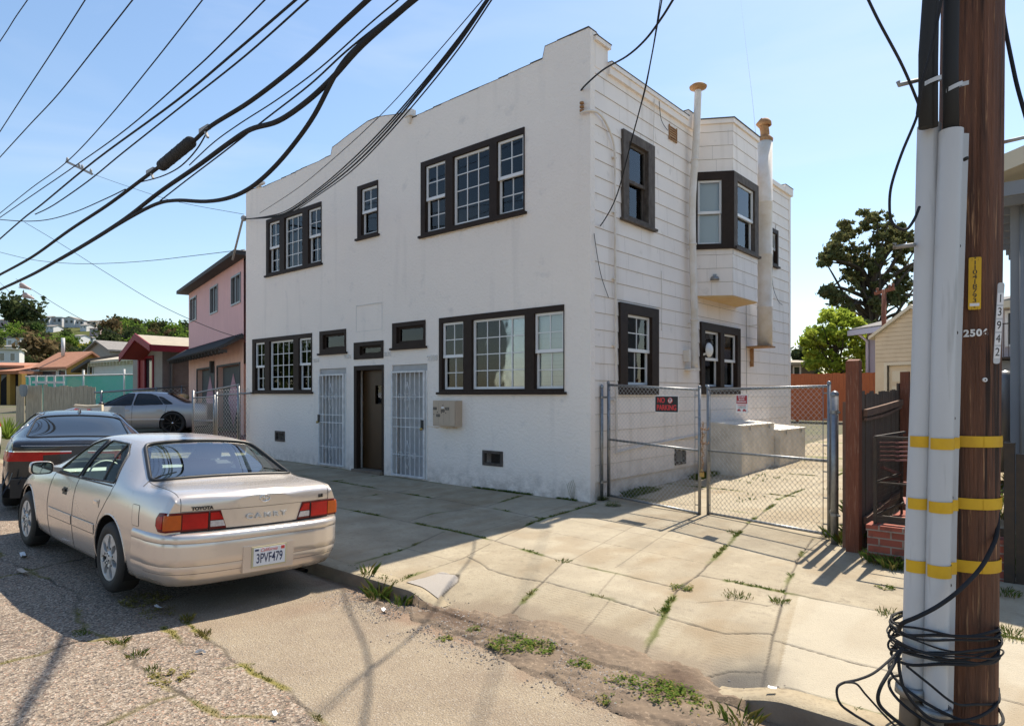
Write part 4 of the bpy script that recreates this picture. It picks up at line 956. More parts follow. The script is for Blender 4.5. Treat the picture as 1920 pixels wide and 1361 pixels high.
def make_car(name, label, group, P, paint, hero=False):
    car = thing(name, label, 'car', (0,0,0), group)
    bm = car_body(P, 4 if hero else 3); reach = .016 if hero else .03
    sf = Surf(bm)
    WR = P['wr']; glass = P.get('glass', 'darkglass')
    cutf = []; parts = []
    for k, poly in enumerate(P['side_windows']):
        pl = rounded(poly, .035)
        for sg in (1, -1):
            parts.append((('side_window', pl, 'side', sg), cut(bm, pl, 'xz', lambda c, sg=sg: c.y*sg > .3, reach), [sf.side(p[0], p[1], sg) for p in densify([(a, b, 0) for a, b in pl], .04, True)]))
    for nm, poly in (('rear_window', P['rear_window']), ('windscreen', P['windscreen'])):
        pl = rounded(poly+[(a, -b) for a, b in poly[::-1]], .06)
        parts.append(((nm, pl, 'top', 1), cut(bm, pl, 'xy', lambda c: c.z > .9, reach), [sf.top(p[0], p[1]) for p in densify([(a, b, 0) for a, b in pl], .04, True)]))
    arch = []
    for wx in P['axles']:
        pl = [(wx+P['ar']*math.cos(t), P['az']+P['ar']*math.sin(t)) for t in np.linspace(-.30, math.pi+.30, 40)]+[(wx-P['ar']*.9, -.2), (wx+P['ar']*.9, -.2)]
        for sg in (1, -1):
            arch += cut(bm, pl, 'xz', lambda c, sg=sg: c.y*sg > .55, reach)
            rim_ = [sf.side(p[0], p[1], sg) for p in pl[1:39]]
            parts.append(('arch', None, rim_))
    bm.normal_update()
    wins = []
    for nm, fs, pts in parts:
        if nm == 'arch': continue
        wins.append((nm[0], pane_patch(sf, nm[1], nm[2], nm[3], nm[0], glass), pts)); cutf += fs
    bmesh.ops.delete(bm, geom=list(set(cutf+arch)), context='FACES')
    for f in bm.faces: f.smooth = True
    me = bpy.data.meshes.new('body'); bm.to_mesh(me); me.materials.append(M[paint]); body = bpy.data.objects.new('body', me); COL.objects.link(body); attach(body, car)
    for nm, o, pts in wins:
        nm = (nm,)
        attach(o, car)
        P_ = [p+n*.001 for p, n in pts if p is not None]
        ribbon(P_, (.019 if nm[0] == 'rear_window' else .011) if hero else .012, 'trimblack', 'window_seal', o, close=True)
    for nm, fs, pts in parts:
        if nm == 'arch': ribbon([p-n*.004 for p, n in pts if p is not None], .009, paint, 'arch_lip', body)
    # wheel wells and underbody
    for wx in P['axles']:
        for sg in (1, -1):
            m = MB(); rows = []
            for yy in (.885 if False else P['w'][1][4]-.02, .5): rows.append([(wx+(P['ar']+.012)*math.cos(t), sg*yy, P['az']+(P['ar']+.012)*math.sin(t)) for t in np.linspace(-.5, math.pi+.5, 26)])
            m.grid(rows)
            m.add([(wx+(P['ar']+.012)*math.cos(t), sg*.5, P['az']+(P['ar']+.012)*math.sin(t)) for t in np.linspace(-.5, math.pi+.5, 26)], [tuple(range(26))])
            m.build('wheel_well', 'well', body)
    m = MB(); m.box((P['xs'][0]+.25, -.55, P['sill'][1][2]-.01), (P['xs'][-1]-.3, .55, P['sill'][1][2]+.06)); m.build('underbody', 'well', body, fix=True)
    for wx in P['axles']:
        for sg in (1, -1): wheel(car, wx, sg*(P['w'][1][4]-.108), sg, P['wheelr'], .205, P['wstyle'], P['rimr'], P['rimmat'])
    return car, body, sf
G_ = lambda *a: a
CAM_P = dict(L=4.7, xs=[.10,.17,.38,.66,.86,1.12,1.42,1.62,1.95,2.4,2.75,2.95,3.2,3.5,3.68,3.95,4.3,4.55,4.68],
    w=([.1,.3,.8,1.3,2.0,3.2,3.9,4.4,4.68],[.815,.855,.872,.882,.885,.885,.868,.82,.72]),
    top=([.10,.17,.38,.66,.86,1.12,1.42,1.62,1.95,2.4,2.75,2.95,3.2,3.5,3.68,3.95,4.3,4.55,4.68],[.955,1.0,1.018,1.022,1.04,1.175,1.325,1.38,1.40,1.402,1.38,1.315,1.19,1.04,.99,.94,.85,.74,.60]),
    belt=([.1,.17,.38,.86,1.6,2.4,3.5,3.95,4.3,4.55,4.68],[.90,.935,.955,.965,.95,.925,.905,.87,.79,.68,.56]),
    rail=([.1,.66,.86,1.12,1.42,1.7,2.4,2.9,3.2,3.5,3.7,4.68],[.74,.74,.70,.655,.60,.575,.575,.60,.65,.70,.72,.6]),
    sill=([.1,.5,.9,3.2,4.0,4.68],[.30,.24,.19,.19,.22,.30]), gh=([.1,.66,1.0,1.2,3.2,3.5,3.8],[0,0,.7,1,1,.5,0]),
    rb=.10, fb=.22, crease_x=[(.17,.55)], wr=.315, wheelr=.32, rimr=.205, ar=.365, az=.345, axles=(1.06, 3.68), wstyle='hub', rimmat='hubcap', glass='carglass',
    side_windows=[[(1.40,.985),(2.36,.960),(2.28,1.325),(1.78,1.315),(1.60,1.24)], [(2.42,.958),(3.28,.950),(3.18,.99),(2.88,1.19),(2.70,1.28),(2.54,1.32),(2.36,1.325)]],
    rear_window=[(.865,0),(.875,.64),(.93,.685),(1.50,.545),(1.54,.50),(1.55,0)], windscreen=[(2.83,0),(2.84,.54),(3.55,.70),(3.60,.6),(3.62,0)])
FM = lambda x: float(np.interp(x, [0,.3,.86,2.4,3.3,3.7,4.68], [0,.28,.79,2.22,3.0,3.5,4.84]))
CAM0 = CAM_P; CAM_P = dict(CAM_P); CAM_P['xs'] = [FM(x) for x in CAM0['xs']]
for k_ in ('w','top','belt','rail','sill','gh'): CAM_P[k_] = ([FM(x) for x in CAM0[k_][0]], CAM0[k_][1])
CAM_P['side_windows'] = [[(FM(a), b) for a, b in p] for p in CAM0['side_windows']]
for k_ in ('rear_window','windscreen'): CAM_P[k_] = [(FM(a), b) for a, b in CAM0[k_]]
CAM_P['axles'] = (1.22, 3.86)
mcar, body, sf = make_car('parked_car', 'light champagne silver sedan parked by the kerb with its rear towards the viewer', 'cars parked along the kerb', CAM_P, 'paint_silver', hero=True)
# --- seams
def seam(pts, r=.0028, m='seamdark', nm='panel_gap'): return ribbon([p+n*.0003 for p, n in pts if p is not None], r, m, nm, body, seg=5)
for sg in (1, -1):
    S1 = lambda L, step=.04: [sf.side(FM(p[0]), p[1], sg) for p in densify([(a, b, 0) for a, b in L], step)]
    seam(S1([(1.78,1.325),(1.55,1.23),(1.38,.98),(1.40,.88),(1.50,.76),(1.60,.66),(1.68,.52),(1.70,.40),(1.70,.27)]))
    seam(S1([(2.39,.955),(2.39,.60),(2.40,.25)])); seam(S1([(3.30,.945),(3.33,.60),(3.30,.25)])); seam(S1([(1.70,.245),(3.30,.245)]))
    seam(S1([(1.25,1.34),(1.10,1.19),(.93,1.04),(.86,1.0)]), .004)
    # black centre pillar and the rear door's glass divider
    patch(sf, lambda u, v: sf.side(FM(u), v, sg), np.linspace(2.345, 2.435, 5), np.linspace(.966, 1.322, 10), .002, 'door_pillar', 'trimblack', body, .004)
    ribbon([p+n*.003 for p, n in [sf.side(FM(1.70+.11*t), .985+.32*t, sg) for t in np.linspace(0, 1, 8)] if p is not None], .009, 'trimblack', 'glass_divider', body)
    ribbon([p+n*.002 for p, n in S1([(1.43,.955),(3.26,.935)]) if p is not None], .008, 'trimblack', 'belt_strip', body)
    # body side moulding
    for (a, b) in ((1.72, 2.37), (2.42, 3.28)):
        us = np.linspace(FM(a), FM(b), 24); patch(sf, lambda u, v: sf.side(u, v, sg), us, [.485, .50, .555, .57], .007, 'side_moulding', 'paint_silver', body, .004)
        seam(S1([(a, .478), (b, .478)]), .003); seam(S1([(a, .577), (b, .577)]), .003)
    # handles
    for (x, mt, z) in ((1.56, 'chrome', .775), (2.50, 'trimblack', .79)):
        us = np.linspace(x-.06, x+.06, 9); h = patch(sf, lambda u, v: sf.side(u, v, sg), us, np.linspace(z-.036, z+.036, 5), .004, 'door_handle', 'paint_silver' if mt == 'chrome' else 'trimblack', car_ if False else mcar, .003)
        m = MB(); pc, nc = sf.side(x, z, sg); m.obox(pc+Vector((-.04, sg*.012, .008)), pc+Vector((.045, sg*.012, .008)), .012, .026); m.build('grip', 'trimblack' if mt != 'chrome' else 'chrome', h, fix=True)
    # mirror
    m = MB(); c = Vector((2.90, sg*1.0, 1.0))
    rows = []
    for k, (xx, sc) in enumerate(((-.055,.90),(-.05,1.0),(.0,1.0),(.05,.85),(.075,.5))):
        rows.append([c+Vector((xx, .105*sc*math.copysign(abs(math.cos(t))**.55, math.cos(t)), .068*sc*math.copysign(abs(math.sin(t))**.55, math.sin(t)))) for t in np.linspace(0, 2*math.pi, 24, endpoint=False)])
    m.grid(rows, close=True); m.add(rows[-1], [tuple(range(24))]); m.add(rows[0], [tuple(range(24))]); m.obox((2.92, sg*.80, .965), (2.92, sg*.93, .985), .10, .05)
    mir_ = m.build('wing_mirror', 'paint_silver', mcar, fix=True)
    m = MB(); m.add([p+Vector((-.004, 0, 0))+Vector((0, (c-p).y, (c-p).z))*.12 for p in rows[0]], [tuple(range(24))]); m.build('mirror_glass', 'mirror', mir_)
    ribbon([(p+Vector((-.002,0,0))) for p in rows[0]], .006, 'trimblack', 'mirror_rim', mir_, close=True)
    # tail lamp, following the corner of the shell
    def cf(u, v, sg=sg): return sf.corner(u, v, sg=sg)
    z0, z1 = .688, .838
    def lamp(a0, a1, zz0, zz1, mt, off, nm, par, sl=0, rd=0):
        us = np.linspace(0, 1, 18)
        def fn(u, v):
            h = (zz0+zz1)/2; k_ = math.sqrt(max(0, 1-max(0, (u-1+rd)/rd)**2)) if rd and u > 1-rd else 1
            return cf(R_(a0+sl*(v-zz0)/(zz1-zz0)*(1-u)+(a1-a0)*u), h+(v-h)*(.35+.65*k_))
        return patch(sf, fn, us, np.linspace(zz0, zz1, 9), off, nm, mt, par, .01)
    base = lamp(-7, 54, z0-.004, z1+.004, 'lens_darkred', .008, 'tail_lamp', mcar, sl=6, rd=.10)
    lamp(11, 32.5, z0+.012, z1-.012, 'lens_red', .0125, 'brake_lens', base)
    lamp(33.5, 45, z0+.014, z1-.016, 'lens_amber', .0125, 'turn_lens', base); lamp(46, 52.5, z0+.024, z1-.026, 'lens_red', .0125, 'side_lens', base, rd=.4)
    lamp(-4, 8.5, z0+.078, z1-.012, 'lens_red', .0125, 'inner_lens', base, sl=5); lamp(-5.5, 8.5, z0+.020, z0+.070, 'lens_clear', .013, 'reverse_lens', base, sl=2)
    m = MB(); pts = [cf(R_(9.8), z0+(z1-z0)*k/8) for k in range(9)]; m.tube([p+n*.012 for p, n in pts], .0035, 5); m.build('lamp_gap', 'trimblack', base)
# fuel flap on the left
us = np.linspace(.60, .73, 8)
patch(sf, lambda u, v: sf.side(u+(v-.78)*.25, v, 1), us, np.linspace(.69, .86, 8), .0025, 'fuel_flap', 'paint_silver', mcar, .003)
fl_ = [(.60-.0225,.69),(.73-.0225,.69),(.73+.02,.86),(.60+.02,.86)]
seam([sf.side(p[0], p[1], 1) for p in densify([(a, b, 0) for a, b in rounded(fl_, .015)], .02, True)]+[sf.side(*rounded(fl_, .015)[0], 1)], .003)
# boot lid gaps
for sg in (1, -1):
    seam([sf.back(sg*y, z) for y, z in [(.705, z_) for z_ in np.linspace(.845, .955, 6)]]); seam([sf.top(x, sg*y) for x, y in zip(np.linspace(.16, .84, 18), np.linspace(.715, .70, 18))])
seam([sf.back(y, .846) for y in np.linspace(-.70, .70, 40)], .002)
seam([sf.back(y, .680) for y in np.linspace(-.70, .70, 40)], .006)
# rear bumper: a wrapped moulding with its own section
def bumper_path(s):        # s 0..1 from the left wheel arch round to the right one
    t = (s-.5)*2; sg = 1 if t < 0 else -1; t = abs(t)
    K = [(0,0,.0),(.25,.004,.25),(.5,.018,.48),(.62,.045,.62),(.72,.10,.745),(.80,.20,.832),(.88,.36,.872),(1.0,.665,.895)]
    x = np.interp(t, [k[0] for k in K], [k[1] for k in K]); y = np.interp(t, [k[0] for k in K], [k[2] for k in K]); return Vector((x, sg*y, 0))
prof = [(-.075,.672),(-.03,.672),(-.004,.664),(.006,.645),(.008,.615),(.006,.600),(.003,.597),(.005,.593),(.006,.56),(.008,.47),(.007,.415),(.003,.410),(.005,.405),(-.003,.36),(-.010,.345),(-.010,.34),(-.032,.29),(-.075,.235),(-.13,.222)]
rows = []
N = 72
for i in range(N+1):
    s_ = i/N; p = bumper_path(s_); a, b = bumper_path(max(0, s_-.012)), bumper_path(min(1, s_+.012)); d = (b-a).normalized(); nn = Vector((d.y, -d.x, 0))
    if nn.x > 0 and abs(p.y) < .6: nn = -nn
    if abs(p.y) >= .6 and nn.y*p.y < 0: nn = -nn
    k = min(1, max(0, (abs(s_-.5)*2-.90)/.1))
    rows.append([p+nn*(o*(1-.3*k)-.006*k)+Vector((0,0,z)) for o, z in prof])
rows2 = []
for j in range(len(rows)): 
    sm_ = sum((Vector(rows[max(0,min(N,j+k))][i2])*w_ for i2 in [0] for k, w_ in ((0,1),)), Vector()); rows2.append(rows[j])
m = MB(); m.grid(rows); bumper = m.build('rear_bumper', 'paint_silver', mcar, fix=True)
m = MB()
for rr_ in (6, 11, 14): m.tube([r[rr_]+Vector((0,0,0)) for r in rows[3:-3]], .0022, 4, cap=False)
m.build('bumper_groove', 'seamdark', bumper)
# plate recess, plate, frame, lettering (car's rear faces -x; reading direction runs from +y to -y)
m = MB(); m.box((-.013,-.24,.30),(.03,.24,.525)); rc = m.build('plate_recess', 'paint_silver', bumper, fix=True)
m = MB(); m.box((-.020,-.165,.332),(-.012,.165,.512)); pf = m.build('number_plate', 'plateframe', mcar, fix=True)
m = MB(); m.box((-.024,-.150,.345),(-.019,.150,.500)); m.build('plate_face', 'platewhite', pf, fix=True)
U, Vv = (0,-1,0), (0,0,1)
text('plate_number', '3PVF479', .118, (-.0245, 0, .405), U, Vv, 'plateblue', pf, .001, sx=.60, bold=.001)
text('plate_state', 'California', .042, (-.0245, .01, .478), U, Vv, 'platered', pf, .001, shear=.35)
m = MB(); m.box((-.0255,-.143,.468),(-.0235,-.108,.496)); m.build('plate_sticker', 'platered', pf, fix=True); m = MB(); m.box((-.0255,.105,.474),(-.0235,.140,.490)); m.build('plate_sticker', 'plateblue', pf, fix=True)
def emb(s_, size, y, z, m_, sx, bold, depth, par=None, sp=None):
    p, n = sf.back(y, z); q1, _ = sf.back(y-.06, z); q2, _ = sf.back(y+.06, z); return text('badge_lettering', s_, size, (p.x-.004, y, z), (q1-q2), (0, 0, 1), m_, par or mcar, depth, sx=sx, bold=bold)
emb('C A M R Y', .060, -.02, .765, 'hubcap', 1.45, .002, .006)
emb('TOYOTA', .038, .54, .868, 'rimdark', 1.1, .002, .003); emb('LE', .038, -.61, .885, 'rimdark', 1.3, .003, .003)
p, n = sf.back(0, .917); m = MB()
def ell(cy, cz, ry, rz, r=.0045, k=28): m.tube([(p.x-.004, cy+ry*math.cos(t), cz+rz*math.sin(t)) for t in np.linspace(0, 2*math.pi, k)], r, 6, cap=False)
ell(0, .917, .048, .030); ell(0, .932, .032, .012, .0035); ell(0, .917, .013, .028, .0035); m.build('badge', 'chrome', mcar)
# chrome line round the rear glass, lock, exhaust, boot light, washer
m = MB(); m.tube([(.32,-.42,.205),(.06,-.43,.20)], .022, 12, cap=False); m.build('exhaust', 'rimdark', mcar)
# cabin seen through the glass
m = MB()
def seat(x, y, w=.50, hh=.62):
    m.box((x, y-w/2, .36), (x+.5, y+w/2, .52)); m.obox((x-.04, y, .45), (x-.20, y, .45+hh), w, .12, up=(1,0,0)); m.obox((x-.20, y, .45+hh+.05), (x-.22, y, .45+hh+.20), w*.52, .09, up=(1,0,0))
seat(2.25, .38); seat(2.25, -.38)
m.build('front_seats', 'seatgrey', mcar, fix=True)
m = MB(); m.box((1.45,-.62,.36),(1.95,.62,.50)); m.obox((1.45,0,.48),(1.22,0,.93),1.24,.14,up=(1,0,0)); m.build('rear_seat', 'seatgrey', mcar, fix=True)
m = MB(); m.box((.92,-.60,.955),(1.22,.60,.968)); sh_ = m.build('parcel_shelf', 'seatlight', mcar, fix=True)
m = MB()
for y in (.33, -.33): m.box((.98,y-.20,.968),(1.16,y+.20,.99))
m.box((1.0,-.62,.968),(1.18,-.48,1.02)); m.build('speaker_cover', 'seatlight', sh_, fix=True)
m = MB(); m.box((3.0,-.70,.75),(3.45,.70,.93)); m.lathe((2.90,.38,.88), [(.17,-.01),(.18,0),(.17,.01),(.16,0),(.17,-.01)], 20, axis='x'); m.build('dashboard', 'seatlight', mcar, fix=True)
m = MB(); m.box((1.2,-.68,.34),(3.3,.68,.36)); m.build('cabin_floor', 'interior', mcar, fix=True)
m = MB(); m.lathe((2.72,0,1.27), [(0,-.02),(.05,0),(0,.02)], 8, axis='x'); m.build('interior_mirror', 'trimblack', mcar)
mcar.location = (.402, -5.674, -.145); mcar.rotation_euler = (R_(2.2), R_(-.7), R_(180.6))
# ---------------------------------------------------------------- black fastback ahead of it
BLK_P = dict(L=4.9, xs=[.06,.14,.34,.60,.95,1.3,1.65,2.0,2.4,2.8,3.05,3.3,3.6,3.8,4.1,4.5,4.75,4.88],
    w=([.06,.3,.8,1.3,2.0,3.2,4.0,4.6,4.88],[.84,.90,.93,.94,.94,.94,.91,.84,.72]),
    top=([.06,.14,.34,.60,.95,1.3,1.65,2.0,2.4,2.8,3.05,3.3,3.6,3.8,4.1,4.5,4.75,4.88],[.985,1.035,1.05,1.10,1.20,1.30,1.38,1.42,1.435,1.42,1.36,1.25,1.09,1.03,.97,.86,.72,.60]),
    belt=([.06,.14,.34,.9,1.6,2.4,3.6,4.1,4.5,4.88],[.90,.95,.97,.99,.98,.96,.93,.88,.78,.56]),
    rail=([.06,.34,.6,.95,1.3,1.7,2.4,3.0,3.3,3.6,4.0,4.88],[.80,.78,.72,.66,.62,.60,.60,.62,.68,.74,.76,.6]),
    sill=([.06,.5,.9,3.2,4.0,4.88],[.32,.26,.20,.20,.24,.32]), gh=([.06,.4,.7,1.0,3.3,3.6,3.9],[0,.1,.6,1,1,.5,0]),
    rb=.14, fb=.25, crease_x=[(.14,.9)], wr=.34, wheelr=.345, rimr=.25, ar=.385, az=.36, axles=(1.0, 3.88), wstyle='spoke', rimmat='rimdark', glass='darkglass',
    side_windows=[[(1.10,1.03),(2.45,1.0),(2.38,1.36),(1.85,1.36),(1.35,1.20)], [(2.52,1.0),(3.45,.99),(3.05,1.22),(2.75,1.33),(2.48,1.36)]],
    rear_window=[(.45,0),(.46,.60),(.55,.66),(1.50,.58),(1.55,.52),(1.58,0)], windscreen=[(2.92,0),(2.93,.56),(3.62,.74),(3.70,.6),(3.72,0)])
bcar, body, sf = make_car('parked_car', 'black fastback sedan with wide red tail lamps parked ahead of the silver sedan', 'cars parked along the kerb', BLK_P, 'paint_black')
for sg in (1, -1):
    cf = lambda u, v, sg=sg: sf.corner(u, v, .62, .42, sg)
    base = patch(sf, cf, np.linspace(R_(2), R_(78), 30), np.linspace(.735, .865, 7), .010, 'tail_lamp', 'lens_red', bcar, .012)
    patch(sf, lambda u, v: sf.back(sg*u,   .865-(.022+.06*(u-.10))*(1-v)), np.linspace(.10, .52, 14), np.linspace(0, 1, 5), .010, 'tail_lamp', 'lens_red', bcar, .012)
    b2 = patch(sf, cf, np.linspace(R_(2), R_(80), 30), np.linspace(.866, .882, 3), .013, 'lamp_trim', 'chrome', base, .012)
    patch(sf, lambda u, v: sf.back(sg*u, v), np.linspace(.10, .50, 14), np.linspace(.866, .880, 3), .013, 'lamp_trim', 'chrome', base, .012)
    Q = BLK_P['side_windows'][0]; ribbon([p+n*.004 for p, n in [sf.side(a[0], a[1], sg) for a in densify([(x, z, 0) for x, z in rounded([(1.08,1.02),(3.48,.98),(3.05,1.235),(2.75,1.345),(2.35,1.375),(1.83,1.375),(1.32,1.21)], .04)], .05, True)] if p is not None], .009, 'chrome', 'window_trim', body, close=True)
ribbon([p+n*.002 for p, n in [sf.back(y, .955) for y in np.linspace(-.7,.7,30)] if p is not None], .004, 'chrome', 'boot_trim', body)
m = MB(); p, n = sf.top(1.85, 0); z = p.z
m.add([(1.72,0,z-.01),(1.93,.035,z-.01),(1.93,-.035,z-.01),(1.76,0,z+.055),(1.82,.012,z+.055),(1.82,-.012,z+.055)], [(0,1,4,3),(0,3,5,2),(1,2,5,4),(3,4,5),(0,2,1)]); m.build('roof_antenna', 'paint_black', bcar, fix=True)
m = MB(); m.box((-.02,-.8,.24),(.22,.8,.50)); m.box((-.05,-.6,.30),(.0,.3,.46)); m.build('bumper_damage', 'trimblack', bcar, fix=True)
m = MB(); rr = random.Random(2)
for k in range(12): y = rr.uniform(.2,.85); z0 = rr.uniform(.45,.62); m.obox((rr.uniform(-.03,.1), y, z0), (rr.uniform(-.08,.05), y+rr.uniform(-.1,.1), z0-rr.uniform(.08,.25)), .02, .008)
m.build('torn_cover', 'rimdark', bcar, fix=True)
bc_ = at(0, 862, 9.1); bh = Vector((-.966, .26, 0)).normalized(); bl_ = Vector((-bh.y, bh.x, 0)); bc_ = bc_-bl_*.90
bcar.location = (bc_.x, bc_.y, float(road_z(bc_.x-1, -6.0))+.02); bcar.rotation_euler = (R_(1.5), R_(.0), math.atan2(bh.y, bh.x))
# ---------------------------------------------------------------- grey sedan on the neighbouring drive
GRY_P = dict(CAM_P, wheelr=.37, rimr=.29, ar=.40, az=.37, wstyle='spoke', rimmat='rimdark', glass='darkglass', crease_x=[],
    side_windows=[[(1.50,.985),(2.36,.960),(2.28,1.325),(1.90,1.315),(1.72,1.25)], [(2.42,.958),(3.28,.950),(3.18,.99),(2.88,1.19),(2.70,1.28),(2.54,1.32),(2.36,1.325)], [(1.22,.995),(1.46,.987),(1.66,1.235),(1.52,1.20)]])
gcar, body, sf = make_car('parked_car', 'grey sedan with tinted windows and big black wheels side on behind the black car', None, GRY_P, 'paint_grey')
for sg in (1, -1):
    S1 = lambda L: [sf.side(p[0], p[1], sg) for p in densify([(a, b, 0) for a, b in L], .05)]
    for L in ([(2.39,.955),(2.40,.25)], [(3.30,.945),(3.30,.25)], [(1.40,.95),(1.45,.6),(1.45,.3)]): ribbon([p for p, n in S1(L) if p is not None], .005, 'seamdark', 'panel_gap', body)
    ribbon([p for p, n in S1([(1.47,.50),(3.28,.50)]) if p is not None], .012, 'paint_white', 'side_moulding', body)
    for x in (1.60, 2.56): pc, nc = sf.side(x, .79, sg); m = MB(); m.obox(pc+Vector((-.09, sg*.01, 0)), pc+Vector((.09, sg*.01, 0)), .03, .035); m.build('door_handle', 'paint_grey', gcar, fix=True)
    m = MB(); m.lathe((3.22, sg*.98, 1.0), [(0,-.11),(.06,-.10),(.075,0),(.06,.10),(0,.11)], 14, axis='y'); m.build('wing_mirror', 'paint_grey', gcar)
    for (wx) in (1.06, 3.68):
        m = MB(); m.lathe((wx, sg*.87, .37), [(.03,.0),(.035,.012),(0,.016)], 12, axis='y'); 
g0 = at(334, 793, 21.5)
gd = Vector((-.523, -.852, 0)).normalized()            # heading
gcar.rotation_euler = (0, R_(-.0), math.atan2(gd.y, gd.x))
gl = Vector((-gd.y, gd.x, 0)); gcar.location = Vector((g0.x, g0.y, 0))-gd*1.06-gl*.85; gcar.location.z = g0.z-.37
# ---------------------------------------------------------------- white car cut by the left edge of the view
WHT_P = dict(BLK_P, crease_x=[], top=(BLK_P['top'][0], [1.0,1.25,1.5,1.6,1.66,1.68,1.70,1.71,1.71,1.70,1.62,1.45,1.22,1.12,1.06,.96,.8,.65]), glass='darkglass',
    rear_window=[(.18,0),(.18,.5),(.20,.58),(.32,.6),(.34,.5),(.34,0)], side_windows=[[(.5,1.05),(2.45,1.02),(2.38,1.55),(.7,1.55)], [(2.52,1.02),(3.45,1.0),(3.05,1.32),(2.80,1.50),(2.48,1.55)]])
wcar, body, sf = make_car('parked_car', 'white hatchback with a tall red tail lamp at the left edge of the view', 'cars parked along the kerb', WHT_P, 'paint_white')
for sg in (1, -1): patch(sf, lambda u, v: sf.corner(u, v, .62, .42, sg), np.linspace(R_(30), R_(75), 10), np.linspace(.85, 1.22, 8), .012, 'tail_lamp', 'lens_red', wcar, .012)
wcar.location = (-12.9, -5.75, .12); wcar.rotation_euler = (0, 0, math.pi)
# ================================================================== CHAIN LINK GATES, FENCES
def chain(m, P0, P1, z00, z01, z10, z11, p=.072, r=.0026, mi=0):
    """woven wire between two uprights; z bounds at each end"""
    P0, P1 = Vector((*P0, 0)), Vector((*P1, 0)); L = (P1-P0).length; d = (P1-P0).normalized(); nn = Vector((-d.y, d.x, 0))
    q = p/2; n = int(L/q)
    for k in range(n):
        pts = []; u0 = k*q; t = (u0+q/2)/L; lo = z00+(z10-z00)*t; hi = z01+(z11-z01)*t; j = 0; z = lo
        while z <= hi+1e-6:
            u = u0+(q*1.04 if (j+k) % 2 else -q*.04); pts.append(P0+d*u+nn*(.002 if j % 2 else -.002)+Vector((0,0,z))); z += q; j += 1
        m.tube(pts, r, 3, mi, cap=False)
    return m
gates = 'chain link gate leaves across the driveway'
def tubeb(m, a, b, r, seg=10): m.tube([a, b], r, seg)
def leaf(P0, P1, zt0, zt1, zm0, zm1, zb0, zb1, label, name='driveway_gate'):
    g = thing(name, label, 'gate', (*P0, 0), gates)
    f = MB()
    a, b = Vector((*P0, 0)), Vector((*P1, 0)); Z = lambda z: Vector((0,0,z)); d = (b-a).normalized()
    tubeb(f, a+Z(zb0-.03), a+Z(zt0+.04), .022); tubeb(f, b+Z(zb1-.03), b+Z(zt1+.04), .022)
    for z0, z1 in ((zt0, zt1), (zm0, zm1), (zb0, zb1)): tubeb(f, a+Z(z0), b+Z(z1), .018)
    fr = f.build('gate_frame', 'galv', g)
    m = MB()
    for P, z in ((a, zt0), (b, zt1)): m.lathe(P+Z(z+.04), [(.024,-.02),(.026,.0),(.018,.018),(0,.024)], 10)
    m.build('post_cap', 'galv', fr)
    nn = Vector((d.y, -d.x, 0))*.024
    m = MB(); chain(m, (a+d*.06+nn)[:2], (b-d*.06+nn)[:2], zb0, zt0+.02, zb1, zt1+.02); 
    m.build('wire_mesh', 'galvwire', g)
    for P, s_, zb, zt in ((a, 1, zb0, zt0), (b, -1, zb1, zt1)):
        m = MB(); m.tube([P+d*s_*.06+nn+Z(zb), P+d*s_*.06+nn+Z(zt)], .005, 5)
        for k in range(6): z = zb+.12+(zt-zb-.2)*k/5; m.obox(P+nn*.2+Z(z), P+d*s_*.065+nn+Z(z), .006, .016)
        m.build('tension_bar', 'galv', fr, fix=True)
    return g
L0, L1 = (.075, .40), (1.77, .13); K0, K1 = (1.865, .20), (3.61, -.33)
leaf(L0, L1, 1.86, 1.77, .98, .907, .08, .02, 'left leaf of galvanized chain link gate carrying the no parking sign')
leaf(K0, K1, 1.77, 1.80, .91, .917, .03, .05, 'right leaf of galvanized chain link gate carrying the small red and white sign')
def gpost(x, y, h, r, label, zb=-.05):
    p = thing('gate_post', label, 'post', (x, y, zb), 'gate posts'); m = MB(); m.tube([(x,y,zb),(x,y,h)], r, 14); m.build('post', 'galv', p)
    m = MB(); m.lathe((x,y,h), [(r+.003,-.03),(r+.004,.0),(r*.7,.022),(0,.032)], 14); m.build('post_cap', 'galv', p)
    return p
pl = gpost(.035, .27, 1.84, .026, 'slim galvanized gate post fixed beside the white building corner')
m = MB()
for z in (1.66, .30): m.lathe((.035,.27,z), [(.031,-.018),(.031,.018)], 12); m.obox((.035,.27,z),(.075,.40,z),.012,.03)
m.build('hinge', 'galv', pl)
pr = gpost(3.725, -.53, 1.715, .042, 'thick galvanized gate post standing next to the brown wooden post')
m = MB()
for z in (1.50, .33): m.lathe((3.725,-.53,z), [(.047,-.018),(.047,.018)], 14); m.obox((3.725,-.53,z),(3.61,-.33,z),.012,.035); m.obox((3.725,-.53,z),(3.80,-.60,z),.012,.02)
m.build('hinge', 'galv', pr)
lp = thing('gate_chain', 'rusty chain and padlock hanging between the two gate leaves', 'chain', (1.82, .15, .5))
m = MB(); rr = random.Random(4)
for k in range(26):
    z = 1.30-.028*k; x = 1.82+.012*math.sin(k*1.3); y = .115+.01*math.cos(k*2); a = k % 2*math.pi/2
    m.tube([(x+.012*math.cos(t)*math.cos(a), y+.012*math.cos(t)*math.sin(a), z+.020*math.sin(t)) for t in np.linspace(0, 2*math.pi, 9)], .004, 5, cap=False)
for r0 in (1.22, 1.02): m.tube([(1.82+.07*math.cos(t), .16+.05*math.sin(t), r0+.02*math.sin(2*t)) for t in np.linspace(0, 2*math.pi, 20)], .006, 5)
m.build('links', 'rust', lp)
